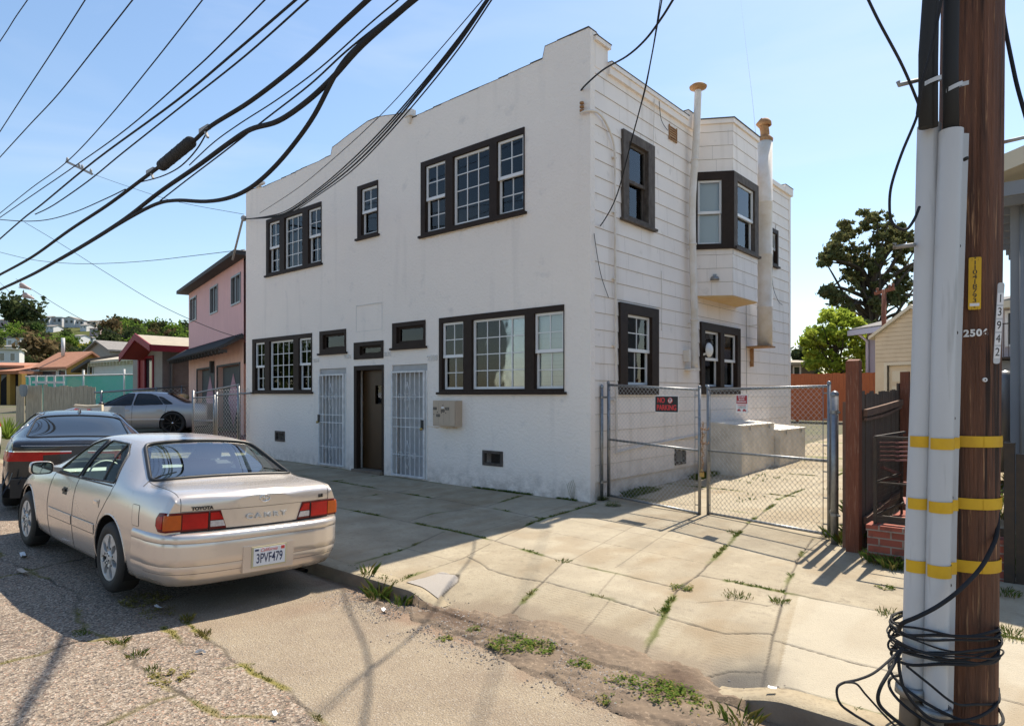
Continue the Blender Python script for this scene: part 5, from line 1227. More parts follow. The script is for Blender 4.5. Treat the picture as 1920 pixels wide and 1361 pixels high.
m = MB(); m.box((1.79,.085,.545),(1.85,.11,.60)); m.tube([(1.80,.098,.60),(1.80,.098,.63),(1.82,.098,.645),(1.84,.098,.63),(1.84,.098,.60)], .005, 6); m.build('padlock', 'brass', lp, fix=True)
# ---- signs
def signboard(name, label, px0, py0, px1, py1, A_, B_, m_face, m_edge, parts):
    nd = (Vector(B_)-Vector(A_)).normalized(); n = Vector((nd.y, -nd.x, 0)); u = Vector((nd.x, nd.y, 0)); off = n*.035
    p00 = onv(px0, py1, A_, B_)+off; p11 = onv(px1, py0, A_, B_)+off
    w = (p11-p00).dot(u); h = p11.z-p00.z
    s = thing(name, label, 'sign', tuple(p00))
    T = lambda a, b, c: tuple(p00+u*a+n*b+Vector((0,0,c)))
    m = MB(T); m.prism(rounded([(0,0),(w,0),(w,h),(0,h)], .012, 3), lambda a, b: (a, .0, b), lambda a, b: (a, .003, b)); bd = m.build('board', m_edge, s, fix=True)
    m = MB(T); m.prism(rounded([(.008,.008),(w-.008,.008),(w-.008,h-.008),(.008,h-.008)], .01, 3), lambda a, b: (a, .0031, b), lambda a, b: (a, .0045, b)); m.build('face', m_face, s, fix=True)
    for (t, fx_, fz, sz, mm, sx_, bo) in parts: text('lettering', t, sz*h, T(fx_*w, .0050, fz*h), u, (0,0,1), mm, s, .0006, sx=sx_, bold=bo*h)
    return s, T, w, h
s, T, w, h = signboard('no_parking_sign', 'black no parking sign with red letters and white border on left gate leaf', 1231, 742, 1275, 772.5, L0, L1, 'blacklabel', 'signwhite',
    [('NO', .27, .72, .44, 'signred', .8, .010), ('PARKING', .5, .28, .44, 'signred', .78, .010)])
m = MB(T); m.lathe((.66*w, .0052, .72*h), [(0,.0004),(.155*h,.0004),(.155*h,-.0004)], 26, axis='y'); m.build('symbol', 'signwhite', s)
text('letter', 'P', .26*h, T(.66*w, .0062, .72*h), (Vector(L1)-Vector(L0)).to_3d(), (0,0,1), 'blacklabel', s, .0005, bold=.006*h)
m = MB(T); R1 = .165*h
m.tube([(.66*w+R1*math.cos(t), .0066, .72*h+R1*math.sin(t)) for t in np.linspace(0, 2*math.pi, 26)], .004, 5, cap=False); m.tube([(.66*w-R1*.7, .0070, .72*h+R1*.7), (.66*w+R1*.7, .0070, .72*h-R1*.7)], .0032, 5); m.build('prohibition_ring', 'signred', s)
s, T, w, h = signboard('do_not_block_sign', 'small red and white do not block driveway sign on right gate leaf', 1383.5, 740, 1405.5, 773.5, K0, K1, 'signwhite', 'signwhite',
    [('TOW AWAY ZONE', .5, .42, .085, 'signred', .75, .001), ('AT OWNERS EXPENSE', .5, .345, .06, 'blacklabel', .9, 0), ('NO PARKING ANY TIME', .5, .28, .055, 'blacklabel', .9, 0)])
m = MB(T); m.box((.01, .0046, .50*h), (w-.01, .0058, h-.01)); m.build('panel', 'signdeepred', s, fix=True)
for t, fz in (('DO NOT', .88), ('BLOCK', .745), ('DRIVEWAY', .60)): text('lettering', t, .14*h, T(.5*w, .0064, fz*h), (Vector(K1)-Vector(K0)).to_3d(), (0,0,1), 'signwhite', s, .0005, sx=.85, bold=.003*h)
m = MB(T)
for c, d in ((.12, 1), (.58, 1)): m.box((c*w,.0047,.10*h),((c+.30)*w,.0055,.16*h)); m.box(((c+.05)*w,.0047,.16*h),((c+.22)*w,.0055,.21*h)); m.box(((c+.04)*w,.0047,.07*h),((c+.09)*w,.0056,.10*h)); m.box(((c+.21)*w,.0047,.07*h),((c+.26)*w,.0056,.10*h))
m.build('tow_symbol', 'signdeepred', s, fix=True)
# ---- two white storage chests by the side wall
mat('chest', (.88,.82,.72), .6, var=(.5,.45,.37), vs=3, vamt=.5)
def chest(pfl, pfr, ztop, depthdir, label, zb):
    """front edge runs from pfl to pfr"""
    a, b = Vector(pfl), Vector(pfr); u = (b-a).normalized(); w = (b-a).length; n = Vector((-u.y, u.x)); 
    T = lambda x, y, z: (a.x+u.x*x+n.x*y, a.y+u.y*x+n.y*y, z)
    c = thing('storage_chest', label, 'chest', (a.x, a.y, zb), 'white storage chests'); m = MB(T); m.box((0,0,zb),(w,depthdir,ztop-.04)); m.build('body', 'chest', c, fix=True)
    m = MB(T); m.add([(-.02,-.02,ztop-.038),(w+.02,-.02,ztop-.038),(w+.02,depthdir+.01,ztop-.038),(-.02,depthdir+.01,ztop-.038),(-.02,-.02,ztop-.01),(w+.02,-.02,ztop-.01),(w+.02,depthdir+.01,ztop+.05),(-.02,depthdir+.01,ztop+.05)], [(0,3,2,1),(4,5,6,7),(0,1,5,4),(1,2,6,5),(2,3,7,6),(3,0,4,7)]); m.build('lid', 'chest', c, fix=True)
    for f in (.2, .8): m = MB(T); m.box((w*f-.02,-.03,ztop-.12),(w*f+.02,-.022,ztop-.04)); m.build('hasp', 'galv', c, fix=True)
# chest fronts face the driveway (+X)
def cz(px, py, X): p = onx(px, py, X); return p
f1 = onx(1391, 864, .72); f1b = onx(1453, 846, .72); f2 = onx(1456, 846, .80); f2b = onx(1505, 830, .80)
chest((.72, f1.y), (.72, f1b.y-.05), onx(1391, 797, .72).z, .70, 'larger white wooden storage chest nearer the gate beside the side wall', gz(.7, f1.y)-.02)
chest((.84, f2.y+.10), (.84, f2b.y+.05), onx(1456, 803, .80).z-.03, .74, 'lower white wooden storage chest farther from the gate, with slipping lid', gz(.7, f2.y)-.02)
# ---- wooden posts and weathered fence right of the driveway
mat('redwood', (.24,.080,.040), .75, var=(.13,.042,.022), vs=5, stretch=(8,8,.6), bump=.5, bs=30, var2=(.27,.13,.08), v2s=9)
mat('olddark', (.075,.050,.038), .85, var=(.16,.125,.10), vs=3, stretch=(14,14,.5), bump=.5, bs=40)
mat('oldrail', (.22,.13,.09), .85, var=(.12,.07,.05), vs=3, bump=.4)
mat('orangewood', (.44,.13,.042), .7, var=(.27,.07,.024), vs=4, vamt=.6, stretch=(6,6,.4), bump=.3, bs=30)
bw = onz(1599, 1030, 0)
m = MB(); pz = 2.07; x, y = bw.x+.01, bw.y; m.box((x-.066,y-.066,-.1),(x+.066,y+.066,pz)); m.add([(x-.06,y-.06,pz+.001),(x+.06,y-.06,pz+.001),(x+.06,y+.06,pz+.02),(x-.06,y+.06,pz+.025)], [(0,1,2,3)])
tag(m.build('fence_post', 'redwood', fix=True), 'tall square brown wooden post right beside the thick gate post', 'post')
wf = thing('wooden_fence', 'weathered dark board fence with warped rails running back along the driveway', 'fence', (4.05, 3, 0))
m = MB(); rr = random.Random(8); yy = y+.09; xf = 4.02
while yy < 14:
    wv = rr.uniform(.13, .15); h_ = 1.78+rr.uniform(-.03, .03)+(.10 if 1.1 < yy < 1.6 else 0); t = rr.uniform(-.006, .006)
    b = gz(4, yy)-.05; m.box((xf+t, yy, b+.02), (xf+.018+t, yy+wv, b+h_)); yy += wv+rr.uniform(.002, .008)
bd = m.build('board', 'olddark', wf, fix=True)
for k, yy in enumerate((1.25, 3.7, 6.1, 8.6, 11)):
    m = MB(); m.box((xf+.03, yy, gz(4, yy)-.1), (xf+.13, yy+.10, gz(4, yy)+1.98)); m.build('post', 'redwood', wf, fix=True)
for z0, z1, sg in ((1.50, 1.60, .0), (.32, .42, 0)):
    m = MB(); P = smooth_path([(xf+.055, y+.07, z0), (xf+.06, .2, z0+.045), (xf+.05, 1.25, z1)], 4)
    for a_, b_ in zip(P[:-1], P[1:]): m.obox(a_, b_, .04, .075)
    if z0 > 1: 
        P = smooth_path([(xf+.055, y+.07, z0-.07), (xf+.06, .2, z0-.04), (xf+.05, 1.2, z1-.06)], 4)
        for a_, b_ in zip(P[:-1], P[1:]): m.obox(a_, b_, .03, .03)
        m.obox((xf+.06, 1.36, 1.62), (xf+.05, 3.7, 1.70), .04, .08); m.obox((xf+.06, 3.8, 1.66), (xf+.05, 6.1, 1.7), .04, .08)
    m.build('rail', 'oldrail', wf, fix=True)
# thin board leaning behind the post
m = MB(); m.box((x-.14, y+.10, -.02), (x-.09, y+.16, 1.62)); tag(m.build('fence_board', 'oldrail', fix=True), 'thin weathered upright board standing just behind the tall brown post', 'board')
# ---- red fence across the far end of the yard
rf = thing('red_fence', 'orange red board fence across the far end of the driveway', 'fence', (0, 21, .6))
m = MB(); rr = random.Random(9); xx = -7.0
while xx < 3.6:
    b = gz(xx, 21); m.box((xx, 21, b+.02), (xx+.135, 21.02, b+2.02+rr.uniform(-.015, .015)-.0*xx)); xx += .14
m.build('board', 'orangewood', rf, fix=True)
for xx in (-6, -3.6, -1.2, 1.2, 3.4): m = MB(); m.box((xx, 21.03, .3), (xx+.1, 21.13, gz(xx, 21)+2.0)); m.build('post', 'orangewood', rf, fix=True)
for z in (.9, 2.2): m = MB(); m.box((-7, 21.03, z), (3.5, 21.07, z+.09)); m.build('rail', 'orangewood', rf, fix=True)
# ---- brick planter and iron fence
def brick_mat():
    m = bpy.data.materials.new('brick'); m.use_nodes = True; n = m.node_tree.nodes; l = m.node_tree.links; b = n['Principled BSDF']; b.inputs['Roughness'].default_value = .85
    tc = n.new('ShaderNodeTexCoord'); mp = n.new('ShaderNodeMapping'); mp.inputs['Rotation'].default_value = (R_(90), 0, 0); br = n.new('ShaderNodeTexBrick')
    br.inputs['Color1'].default_value = (.30,.075,.045,1); br.inputs['Color2'].default_value = (.22,.06,.04,1); br.inputs['Mortar'].default_value = (.27,.21,.17,1)
    br.inputs['Scale'].default_value = 1; br.inputs['Brick Width'].default_value = .215; br.inputs['Row Height'].default_value = .078; br.inputs['Mortar Size'].default_value = .008
    l.new(tc.outputs['Object'], mp.inputs[0]); l.new(mp.outputs[0], br.inputs[0])
    nz = n.new('ShaderNodeTexNoise'); nz.inputs['Scale'].default_value = 12; mx = n.new('ShaderNodeMix'); mx.data_type = 'RGBA'; mr = n.new('ShaderNodeMapRange'); mr.inputs[1].default_value = .5; mr.inputs[2].default_value = .8
    l.new(tc.outputs['Object'], nz.inputs[0]); l.new(nz.outputs['Fac'], mr.inputs[0]); l.new(mr.outputs[0], mx.inputs[0]); l.new(br.outputs[0], mx.inputs[6]); mx.inputs[7].default_value = (.12,.05,.035,1); l.new(mx.outputs[2], b.inputs[0])
    bp_ = n.new('ShaderNodeBump'); bp_.inputs['Strength'].default_value = .6; bp_.inputs['Distance'].default_value = .01; l.new(br.outputs['Fac'], bp_.inputs['Height']); bp_.invert = True; l.new(bp_.outputs[0], b.inputs['Normal'])
    MATS['brick'] = m
brick_mat()
mat('iron', (.018,.017,.017), .5, var=(.06,.035,.02), vs=9, vamt=.6)
mat('ironlight', (.20,.21,.22), .4, metal=.5)
YP = -1.10; xa = ony(1626, 1000, YP).x; xb = ony(1893, 1050, YP).x
m = MB(); m.box((xa, YP, -.06), (xb, YP+.22, .30)); m.box((xa-.0, YP+.22, -.06), (xa+.2, YP+1.6, .30)); m.box((xa-.01, YP-.01, .301), (xb+.01, YP+.24, .36))
tag(m.build('brick_planter', 'brick', fix=True), 'low red brick planter wall under the iron railing behind the utility pole', 'brick wall')
ir = thing('iron_railing', 'dark iron railing with woven wire standing on the brick planter', 'railing', (xa, YP+.1, .36))
m = MB(); x0 = ony(1641, 900, YP+.1).x; y0 = YP+.10; zt = 1.26
def bar(a, b, w=.025, h=.025): m.obox(a, b, w, h)
bar((x0,y0,.36),(x0,y0,zt), .03, .03); bar((x0,y0,zt),(xb,y0,zt)); bar((x0,y0,zt),(x0+.05,y0+1.2,zt)); bar((x0,y0,.79),(xb,y0,.79),.015,.015); bar((x0+.02,y0+1.2,.3),(x0+.02,y0+1.2,zt)); bar((x0,y0,.44),(xb,y0,.44)); bar((x0,y0,.44),(x0+.05,y0+1.2,.44)); bar((x0,y0,.79),(x0+.03,y0+1.2,.79),.015,.015)
bar((x0+.45,y0,.36),(x0+.45,y0,zt),.02,.02); bar((x0,y0,.40),(xb,y0,.40),.02,.05)
m.build('frame', 'iron', ir, fix=True)
m = MB(); chain(m, (x0, y0+.02), (x0+.04, y0+1.2), .45, 1.2, .45, 1.2, p=.05, r=.0022); m.build('wire_panel', 'iron', ir)
m = MB(); chain(m, (x0+1.2, y0+.02), (xb, y0+.02), .45, .80, .45, .80, p=.05, r=.0018); m.build('wire_panel', 'galv', ir)
for k, (px, lab) in enumerate(((1893, 'thick black iron fence post right of the utility pole by the brick wall end'), (1913, 'black iron fence post at the right edge of the view'))):
    p = ony(px, 1060, YP+.02); r = .040 if k == 0 else .030; m = MB(); m.box((p.x-r, p.y-r, -.05), (p.x+r, p.y+r, 1.24 if k == 0 else 1.16)); m.box((p.x-r-.004, p.y-r-.004, 1.241), (p.x+r+.004, p.y+r+.004, 1.26)) if k == 0 else None
    tag(m.build('iron_post', 'iron', fix=True), lab, 'post', 'black iron posts')
m = MB(); rr = random.Random(5); b0 = ony(1690, 850, YP+.9)
mat('oldpink', (.30,.13,.11), .8)
for k in range(9):
    a = Vector((b0.x+rr.uniform(-.25,.35), b0.y+rr.uniform(-.1,.5), .1+rr.uniform(0,.8))); m.obox(a, a+Vector((rr.uniform(-.5,.5), rr.uniform(-.3,.3), rr.uniform(-.15,.35))), .05, .03)
for k in range(5): m.obox((b0.x-.22+.0*k, b0.y, .95+.05*k), (b0.x+.25, b0.y+.1, .97+.05*k), .03, .02)
tag(m.build('lumber_pile', 'oldpink', fix=True), 'heap of reddish scrap lumber in the yard behind the iron railing', 'lumber')
# ================================================================== UTILITY POLE
mat('polewood', (.22,.092,.048), .72, var=(.075,.034,.020), vs=2.2, vamt=.42, streak=((.018,.010,.007), (17,17,.45), .57, .63, .9), stretch=(11,11,.55), bump=1.0, bs=9, var2=(.48,.26,.13), v2s=4.5, v2lo=.60, v2hi=.72)
mat('guard', (.56,.57,.58), .5, var=(.49,.50,.51), vs=2.5, stretch=(1,1,.4), streak=((.25,.24,.23), (18,18,1.6), .60, .78, .7))
mat('guardrib', (.40,.41,.43), .6)
mat('yellow', (.72,.44,.012), .5, var=(.55,.30,.01), vs=8, var2=(.2,.12,.02), v2s=40, v2lo=.7, v2hi=.8)
mat('cable', (.018,.018,.02), .8, spec=.2, var=(.035,.035,.037), vs=6)
mat('cablegrey', (.035,.036,.038), .75, spec=.2)
mat('crossgrey', (.3,.3,.3), .6)
up = thing('utility_pole', 'brown wooden utility pole with yellow bands, number tags and grey cable guards', 'utility pole', tuple(at(1804, 1361, 3.6)))
pb, pt = at(1804, 1361, 3.6), at(1823, 0, 3.6); pd = (pt-pb)/(pt.z-pb.z)
PP = lambda z: pb+pd*(z-pb.z)
def pole_r(z): return .154-.004*(z-1)
m = MB(); rows = []; rr = random.Random(6); zs = np.concatenate([np.linspace(-.3, 4.4, 90), np.linspace(4.6, 10.5, 24)]); N = 72
ph = [rr.uniform(0, 6.28) for _ in range(12)]
for z in zs:
    c = PP(z); r = pole_r(z); row = []
    for k in range(N):
        a = 2*math.pi*k/N; g = .0015*math.sin(17*a+ph[0]+z*.6)+.0018*math.sin(29*a+ph[1]-z*.4)+.002*math.sin(5*a+ph[2]+z*1.3)
        for q_, w_ in ((-2.05, .022), (-1.25, .016), (-1.72, .012), (2.5, .02), (.6, .02)):   # long checks
            d_ = abs((a-(q_ % 6.283)+.03*math.sin(z*1.7)+math.pi) % 6.283-math.pi); g -= .010*max(0, 1-d_/.05)
        row.append(c+Vector((math.cos(a), math.sin(a), 0))*(r+g))
    rows.append(row)
m.grid(rows, close=True); wood = m.build('pole', 'polewood', up)
tc_ = Vector((-VX, -VY, 0)); lat = Vector((RX, RY, 0))           # towards the street side, and along it
def oncyl(px, py, extra=.0):
    """point of the pole's skin seen in a given direction"""
    r = ray(px, py); best = None
    for k in range(300):
        t = 3.2+k*.002; p = C0+r*t; c = PP(p.z); d = math.hypot(p.x-c.x, p.y-c.y)
        if d < pole_r(p.z)+extra: return p, Vector((p.x-c.x, p.y-c.y, 0)).normalized()
    return p, tc_
G1 = [at(1743, 235, 3.50), at(1733, 650, 3.50), at(1720, 1000, 3.50), at(1713, 1296, 3.50)]
G2 = [at(1784, 245, 3.42), at(1770, 650, 3.42), at(1761, 1000, 3.42), at(1754, 1335, 3.42)]
def guard(path, r, flange, nm='cable_guard'):
    P = []
    for a, b in zip(path[:-1], path[1:]): P += [a+(b-a)*k/6 for k in range(6)]
    P.append(path[-1]); rows = []; m = MB()
    for p in P:
        row = []
        # section: half round towards the street, straight cheeks, flange lip
        sec = [(-r*.9, .03)]
        for k in range(25): a = math.pi*k/24; sec.append((-r*math.cos(a), -r*math.sin(a)*.95+ (.0018 if k % 2 else 0)))
        sec += [(r+.002, .028), (r+.005, .034), (r+flange, .036), (r+flange, .040)] if flange else [(r, .10)]
        for (u, v) in sec: row.append(p+lat*u-tc_*v)
        rows.append(row)
    m.grid(rows); return m.build(nm, 'guard', up)
g1 = guard(G1, .054, 0); g2 = guard(G2, .055, .062)
for g_, path in ((g1, G1), (g2, G2)):
    m = MB()
    m.tube([path[-1]+Vector((0,0,.03))-tc_*.02, path[-1]+Vector((-.01,0,-.25))-tc_*.02], .052, 16); m.build('conduit_stub', 'curbstone', g_)
    m = MB(); m.lathe(path[-1]-tc_*.01, [(.066,.035),(.080,.03),(.084,-.012),(.060,-.03),(.055,-.03)], 22); m.build('collar', 'galv', g_)
for (px, py) in ((1822,298),(1807,462),(1802,624),(1797,784),(1793,932),(1790,1096)):
    c = at(px-11, py, 3.42); m = MB(); m.tube([c-tc_*.012, c+tc_*.010, c+tc_*.013], .010, 8, rs=[.010,.010,.004]); m.build('lag_screw', 'rubber', up)
# bands
for yb0, yb1 in ((818, 838), (930, 950), (1042, 1064)):
    z1, z0 = onv(1840, yb0, PP(1.5)[:2], (PP(1.5)+lat)[:2]).z+.01, onv(1840, yb1, PP(1.5)[:2], (PP(1.5)+lat)[:2]).z+.01
    zm = (z0+z1)/2; c = PP(zm); r = pole_r(zm)+.007; m = MB()
    aa = math.atan2(tc_.y, tc_.x)
    m.grid([[c+Vector((math.cos(a)*r, math.sin(a)*r, z-zm)) for a in np.linspace(aa-1.0+.0, aa+2.6, 40)] for z in (z0, z1)])
    m.grid([[c+Vector((math.cos(a)*(r+.002), math.sin(a)*(r+.002), z-zm)) for a in np.linspace(aa-.1, aa+2.6, 30)] for z in (z0, z1)])
    for path, rg, fl_, dz in ((G1, .056, 0, .0), (G2, .057, .062, -.006)):
        k = min(range(len(path)-1), key=lambda i: 0 if path[i].z >= zm >= path[i+1].z else 1); a, b = path[k], path[k+1]; t = (a.z-zm)/(a.z-b.z); p = a+(b-a)*t
        sec = [(-rg*math.cos(q_), -rg*math.sin(q_)*.95) for q_ in np.linspace(-.1, math.pi*(.93 if fl_ else .80), 24)]
        if fl_: sec += [(rg+.002,.024),(rg+.008,.030),(rg+fl_-.003,.033)]
        m.grid([[p+lat*u-tc_*(v-.003)+Vector((0,0,z-zm+dz)) for u, v in sec] for z in (z0, z1)])
    m.build('yellow_band', 'yellow', up)
# yellow number tag
def plaque(px, py, w, h, m_, nm, tilt=0, thick=.002, ext=.001):
    p, n = oncyl(px, py, ext); u = Vector((-n.y, n.x, 0)); v = (pd.normalized()+u*tilt).normalized(); p = p+n*.008
    T = lambda a, b, c: tuple(p+u*a+n*b+v*c)
    m = MB(T); m.prism(rounded([(-w/2,-h/2),(w/2,-h/2),(w/2,h/2),(-w/2,h/2)], .008, 3), lambda a, b: (a, 0, b), lambda a, b: (a, thick, b)); o = m.build(nm, m_, up, fix=True); return o, T, u, v, n
o, T, u, v, n = plaque(1827, 532, .056, .275, 'yellow', 'number_tag')
for k, ch in enumerate('110418793'): text('digit', ch, .032, T(0, .0030, .108-.0248*k), u, v, 'blacklabel', o, .0006, sx=1.35)
m = MB(T); m.box((-.021,.0021,-.119),(.021,.0027,-.104)); m.build('tag_sticker', 'signwhite', o, fix=True)
for zc in (.127, -.130): text('mark', ': * :', .022, T(0, .0030, zc), u, v, 'blacklabel', o, .0006)
p, n = oncyl(1834, 625, .002); u = Vector((-n.y, n.x, 0))
for k, ch in enumerate('2506'):
    p, n = oncyl(1812+k*11.2, 626-.7*k, .003); u = Vector((-n.y, n.x, 0)); text('stencil_digit', ch, .050, p+n*.0095, u, pd, 'whitepaint', up, .0008, sx=1.0, bold=.002)
m = MB(); p, n = oncyl(1845, 712, .002); m.tube([p, p+n*.012], .011, 16); m.build('washer', 'whitepaint', up); m = MB(); m.tube([p+n*.0125, p+n*.014], .004, 8); m.build('nail', 'blacklabel', up)
# white strip 13942, hanging off the right flank
pa, pb_ = at(1877, 530, 3.42), at(1868, 682, 3.42); dv = (pa-pb_).normalized(); pc = (pa+pb_)/2; H_ = (pa-pb_).length
n = (tc_*.9-lat*.15).normalized(); u = Vector((-n.y, n.x, 0)).normalized(); T = lambda a, b, c: tuple(pc+u*a+n*b+dv*c)
m = MB(T); m.prism(rounded([(-.016,-H_/2),(.016,-H_/2),(.016,H_/2),(-.016,H_/2)], .014, 4), lambda a, b: (a, 0, b), lambda a, b: (a, .003, b)); o = m.build('number_strip', 'guard', up, fix=True)
for k, ch in enumerate('13942'):
    zc = H_*(.30-.165*k); m = MB(T); m.box((-.0145,.0031,zc-.030),(.0145,.0040,zc+.030)); pl_ = m.build('digit_plate', 'signwhite', o, fix=True); text('digit', ch, .060, T(0, .0046, zc), u, dv, 'blacklabel', o, .0006, sx=.75)
# black cables going up the pole, straps, steps
for pts, r in (([(1735,240),(1735,100),(1742,0),(1750,-120)], .032), ([(1750,238),(1750,120),(1752,0),(1755,-120)], .022), ([(1783,248),(1782,120),(1784,0),(1786,-120)], .036)):
    P = [at(px, py, 3.42) for px, py in pts]; d = (P[-1]-P[-2]).normalized(); P.append(P[-1]+d*5); m = MB(); m.tube(P, r, 14); m.build('riser_cable', 'cablegrey', up)
for c0, r in (((1744,156), .052), ((1786,166), .045)):
    p = at(*c0, 3.42); m = MB(); m.grid([[p+lat*(r*math.cos(a))+tc_*(r*math.sin(a)*.9)+Vector((0,0,dz+.02*math.cos(a))) for a in np.linspace(-.3, math.pi+.3, 18)] for dz in (-.010, .012)])
    if r < .05: m.quad(p+lat*.04+Vector((0,0,.008)), p+lat*.085-tc_*.0+Vector((0,0,.02)), p+lat*.085+Vector((0,0,.042)), p+lat*.04+Vector((0,0,.03)))
    m.build('cable_strap', 'guard', up)
for pts in ([(1725,150,3.5),(1686,160,3.45),(1684,153,3.45)], [(1715,459,3.5),(1677,464,3.45),(1677,456,3.45)]): m = MB(); m.tube([at(*p) for p in pts], .011, 8); m.build('pole_step', 'crossgrey', up)
m = MB(); m.tube([at(1878,268,3.65), at(1925,257,3.62)], .010, 8); m.build('pole_step', 'crossgrey', up)
# ---- hanging cables close to the pole
def cab(name, pts, r, label, m_='cable', cat='cable', group=None, seg=8, n=8):
    P = smooth_path([at(*p) for p in pts], n); m = MB(); m.tube(P, r, seg); o = m.build(name, m_); tag(o, label, cat, group); return o
cab('loose_cable', [(1610,-40,3.3),(1628,0,3.3),(1650,45,3.3),(1690,120,3.35),(1716,180,3.38),(1722,200,3.36),(1717,225,3.35),(1690,290,3.3),(1671,350,3.3),(1668,392,3.3),(1672,415,3.3),(1684,428,3.3),(1700,430,3.3),(1714,412,3.33),(1724,388,3.36)], .007, 'black cable sagging in a long loop left of the pole top')
cab('loose_cable', [(1775,-60,3.30),(1765,0,3.30),(1745,100,3.31),(1728,160,3.33),(1720,215,3.36)], .008, 'black cable crossing in front of the riser cables near the pole top')
cab('loose_cable', [(1880,20,3.62),(1886,60,3.60),(1898,120,3.55),(1908,165,3.5),(1925,225,3.45)], .010, 'black cable hanging down right of the pole top')
grp = 'cables tangled round the foot of the utility pole'
cl = (PP(.4)+at(1715, 1200, 3.40))/2
def ringz(z): c = (PP(z)+at(1735, 1200, 3.46))/2; c.z = z; return c
cab('loose_cable', [(1871,960,3.5),(1869,1000,3.45),(1858,1030,3.38),(1838,1065,3.33),(1800,1105,3.28),(1760,1135,3.27),(1722,1155,3.28),(1692,1168,3.32),(1686,1180,3.38)], .011, 'thick black cable sweeping down across the guards from the pole right flank')
rr = random.Random(12); cb = thing('cable_coil', 'coil of thin black cables wound round the foot of the utility pole', 'cable', tuple(ringz(.35)))
for k in range(13):
    z0 = at(1780, rr.uniform(1185, 1248), 3.4).z; c = ringz(z0); ra = .262+rr.uniform(-.006, .02); rb = .19+rr.uniform(-.01, .02); ph1 = rr.uniform(0, 6.28); am = rr.uniform(.01, .05); P = []
    for q_ in range(49):
        a = 2*math.pi*q_/48; z = z0+am*math.cos(a-ph1)+.012*math.sin(2*a+k)+.006*math.sin(5*a+k*2)
        cc = ringz(z); P.append(cc+lat*(ra*math.cos(a)-.005)+tc_*(rb*math.sin(a)))
    m = MB(); m.tube(P, rr.choice((.0045, .006, .008)), 7, cap=False); m.build('cable_turn', 'cable' if k % 3 else 'cablegrey', cb)
for k, py in enumerate((1316, 1350)):
    z0 = at(1780, py, 3.4).z; P = [ringz(z0+.05*math.cos(2*math.pi*q_/40+2.4))+lat*(.27*math.cos(2*math.pi*q_/40))+tc_*(.22*math.sin(2*math.pi*q_/40))+Vector((0,0,z0+.05*math.cos(2*math.pi*q_/40+2.4)-z0)) for q_ in range(41)]
    m = MB(); m.tube(P, .008, 7, cap=False); m.build('cable_turn', 'cable', cb)
cab('loose_cable', [(1690,1215,3.32),(1672,1233,3.25),(1640,1260,3.15),(1610,1273,3.1),(1580,1280,3.08),(1569,1292,3.06),(1575,1318,3.04),(1600,1338,3.02),(1640,1362,3.0),(1680,1390,2.98)], .006, 'black cable loop reaching out left over the pale pavement', group=grp)
cab('loose_cable', [(1583,1279,3.07),(1605,1281,3.08),(1622,1300,3.1),(1640,1320,3.12),(1660,1342,3.14),(1690,1372,3.2)], .005, 'inner thin black cable loop left of the pole foot', group=grp)
cab('loose_cable', [(1692,1215,3.34),(1670,1255,3.25),(1650,1290,3.2),(1647,1315,3.2),(1662,1335,3.2),(1700,1365,3.2),(1740,1390,3.2)], .009, 'thick black cable dropping from the coil to the pavement', group=grp)
cab('loose_cable', [(1684,1225,3.3),(1688,1265,3.27),(1700,1300,3.25),(1735,1340,3.24),(1770,1352,3.25),(1830,1345,3.34),(1868,1320,3.45),(1872,1290,3.6)], .008, 'black cable curling under the guard collars at the pole foot', group=grp)
cab('loose_cable', [(1700,1248,3.3),(1740,1280,3.27),(1790,1318,3.25),(1830,1320,3.33),(1870,1318,3.5),(1874,1300,3.62)], .006, 'black cable running down right across the white guard near the foot', group=grp)
# ================================================================== OVERHEAD LINES
AP, BP = (5.45, -4.5), (-20.0, -4.5)
def line(pts, r, label, A_=AP, B_=BP, zr=None, ext=True, name='overhead_cable', m_='cable', group='overhead lines along the street', seg=6, n=6, left=60):
    P = [onv(px, py, A_, B_) for px, py in pts]
    S_ = smooth_path(P, n)
    if zr is not None:
        d = (P[-1]-P[-2]); q_ = Vector((A_[0], A_[1], zr)); L_ = (q_-P[-1]).length; c_ = P[-1]+d.normalized()*L_*.5; p_ = P[-1]
        S_ += [p_*(1-t)**2+c_*2*t*(1-t)+q_*t*t for t in (.15,.3,.45,.6,.8,1)]
    if ext: d = (P[0]-P[1]); d.normalize(); S_ = [P[0]+d*left+Vector((0,0,max(0, -d.z)*left*.7))]+S_
    m = MB(); m.tube(S_, r, seg, cap=False); return tag(m.build(name, m_), label, 'cable', group)
thin = .009
line([(0,78),(14,57),(29,33),(45,10)], .011, 'thin power line in the top left corner of the sky', zr=11, group=None)
line([(0,247),(50,170),(100,94),(160,0)], .011, 'thin power line rising steeply from the left edge, second from the corner', zr=10.6)
line([(0,295),(55,235),(110,176),(180,88),(249,0)], .011, 'thin power line rising from the left edge, third from the corner', zr=10.3)
line([(0,400),(60,352),(125,304),(200,225),(290,115),(380,0)], .009, 'thin pale wire passing the small far crossarm', zr=9.6)
line([(0,408),(70,360),(140,312),(240,240),(360,135),(420,78),(497,0)], .010, 'thin wire just above the pair of darker wires', zr=8.9)
line([(0,448),(46,408),(80,382),(180,300),(330,190),(450,90),(555,0)], .016, 'upper wire of the pair of darker wires', zr=8.2)
line([(66,402),(100,385),(165,340),(230,287),(340,200),(460,105),(578,0)], .012, 'lower wire of the pair of darker wires', zr=7.9, ext=False)
sp = line([(0,515),(60,482),(130,432),(200,386),(262,340),(300,312),(355,272),(395,237),(470,190),(560,120),(640,46),(690,0)], .028, 'thick lashed cable bundle carrying the splice case', zr=6.3, seg=10)
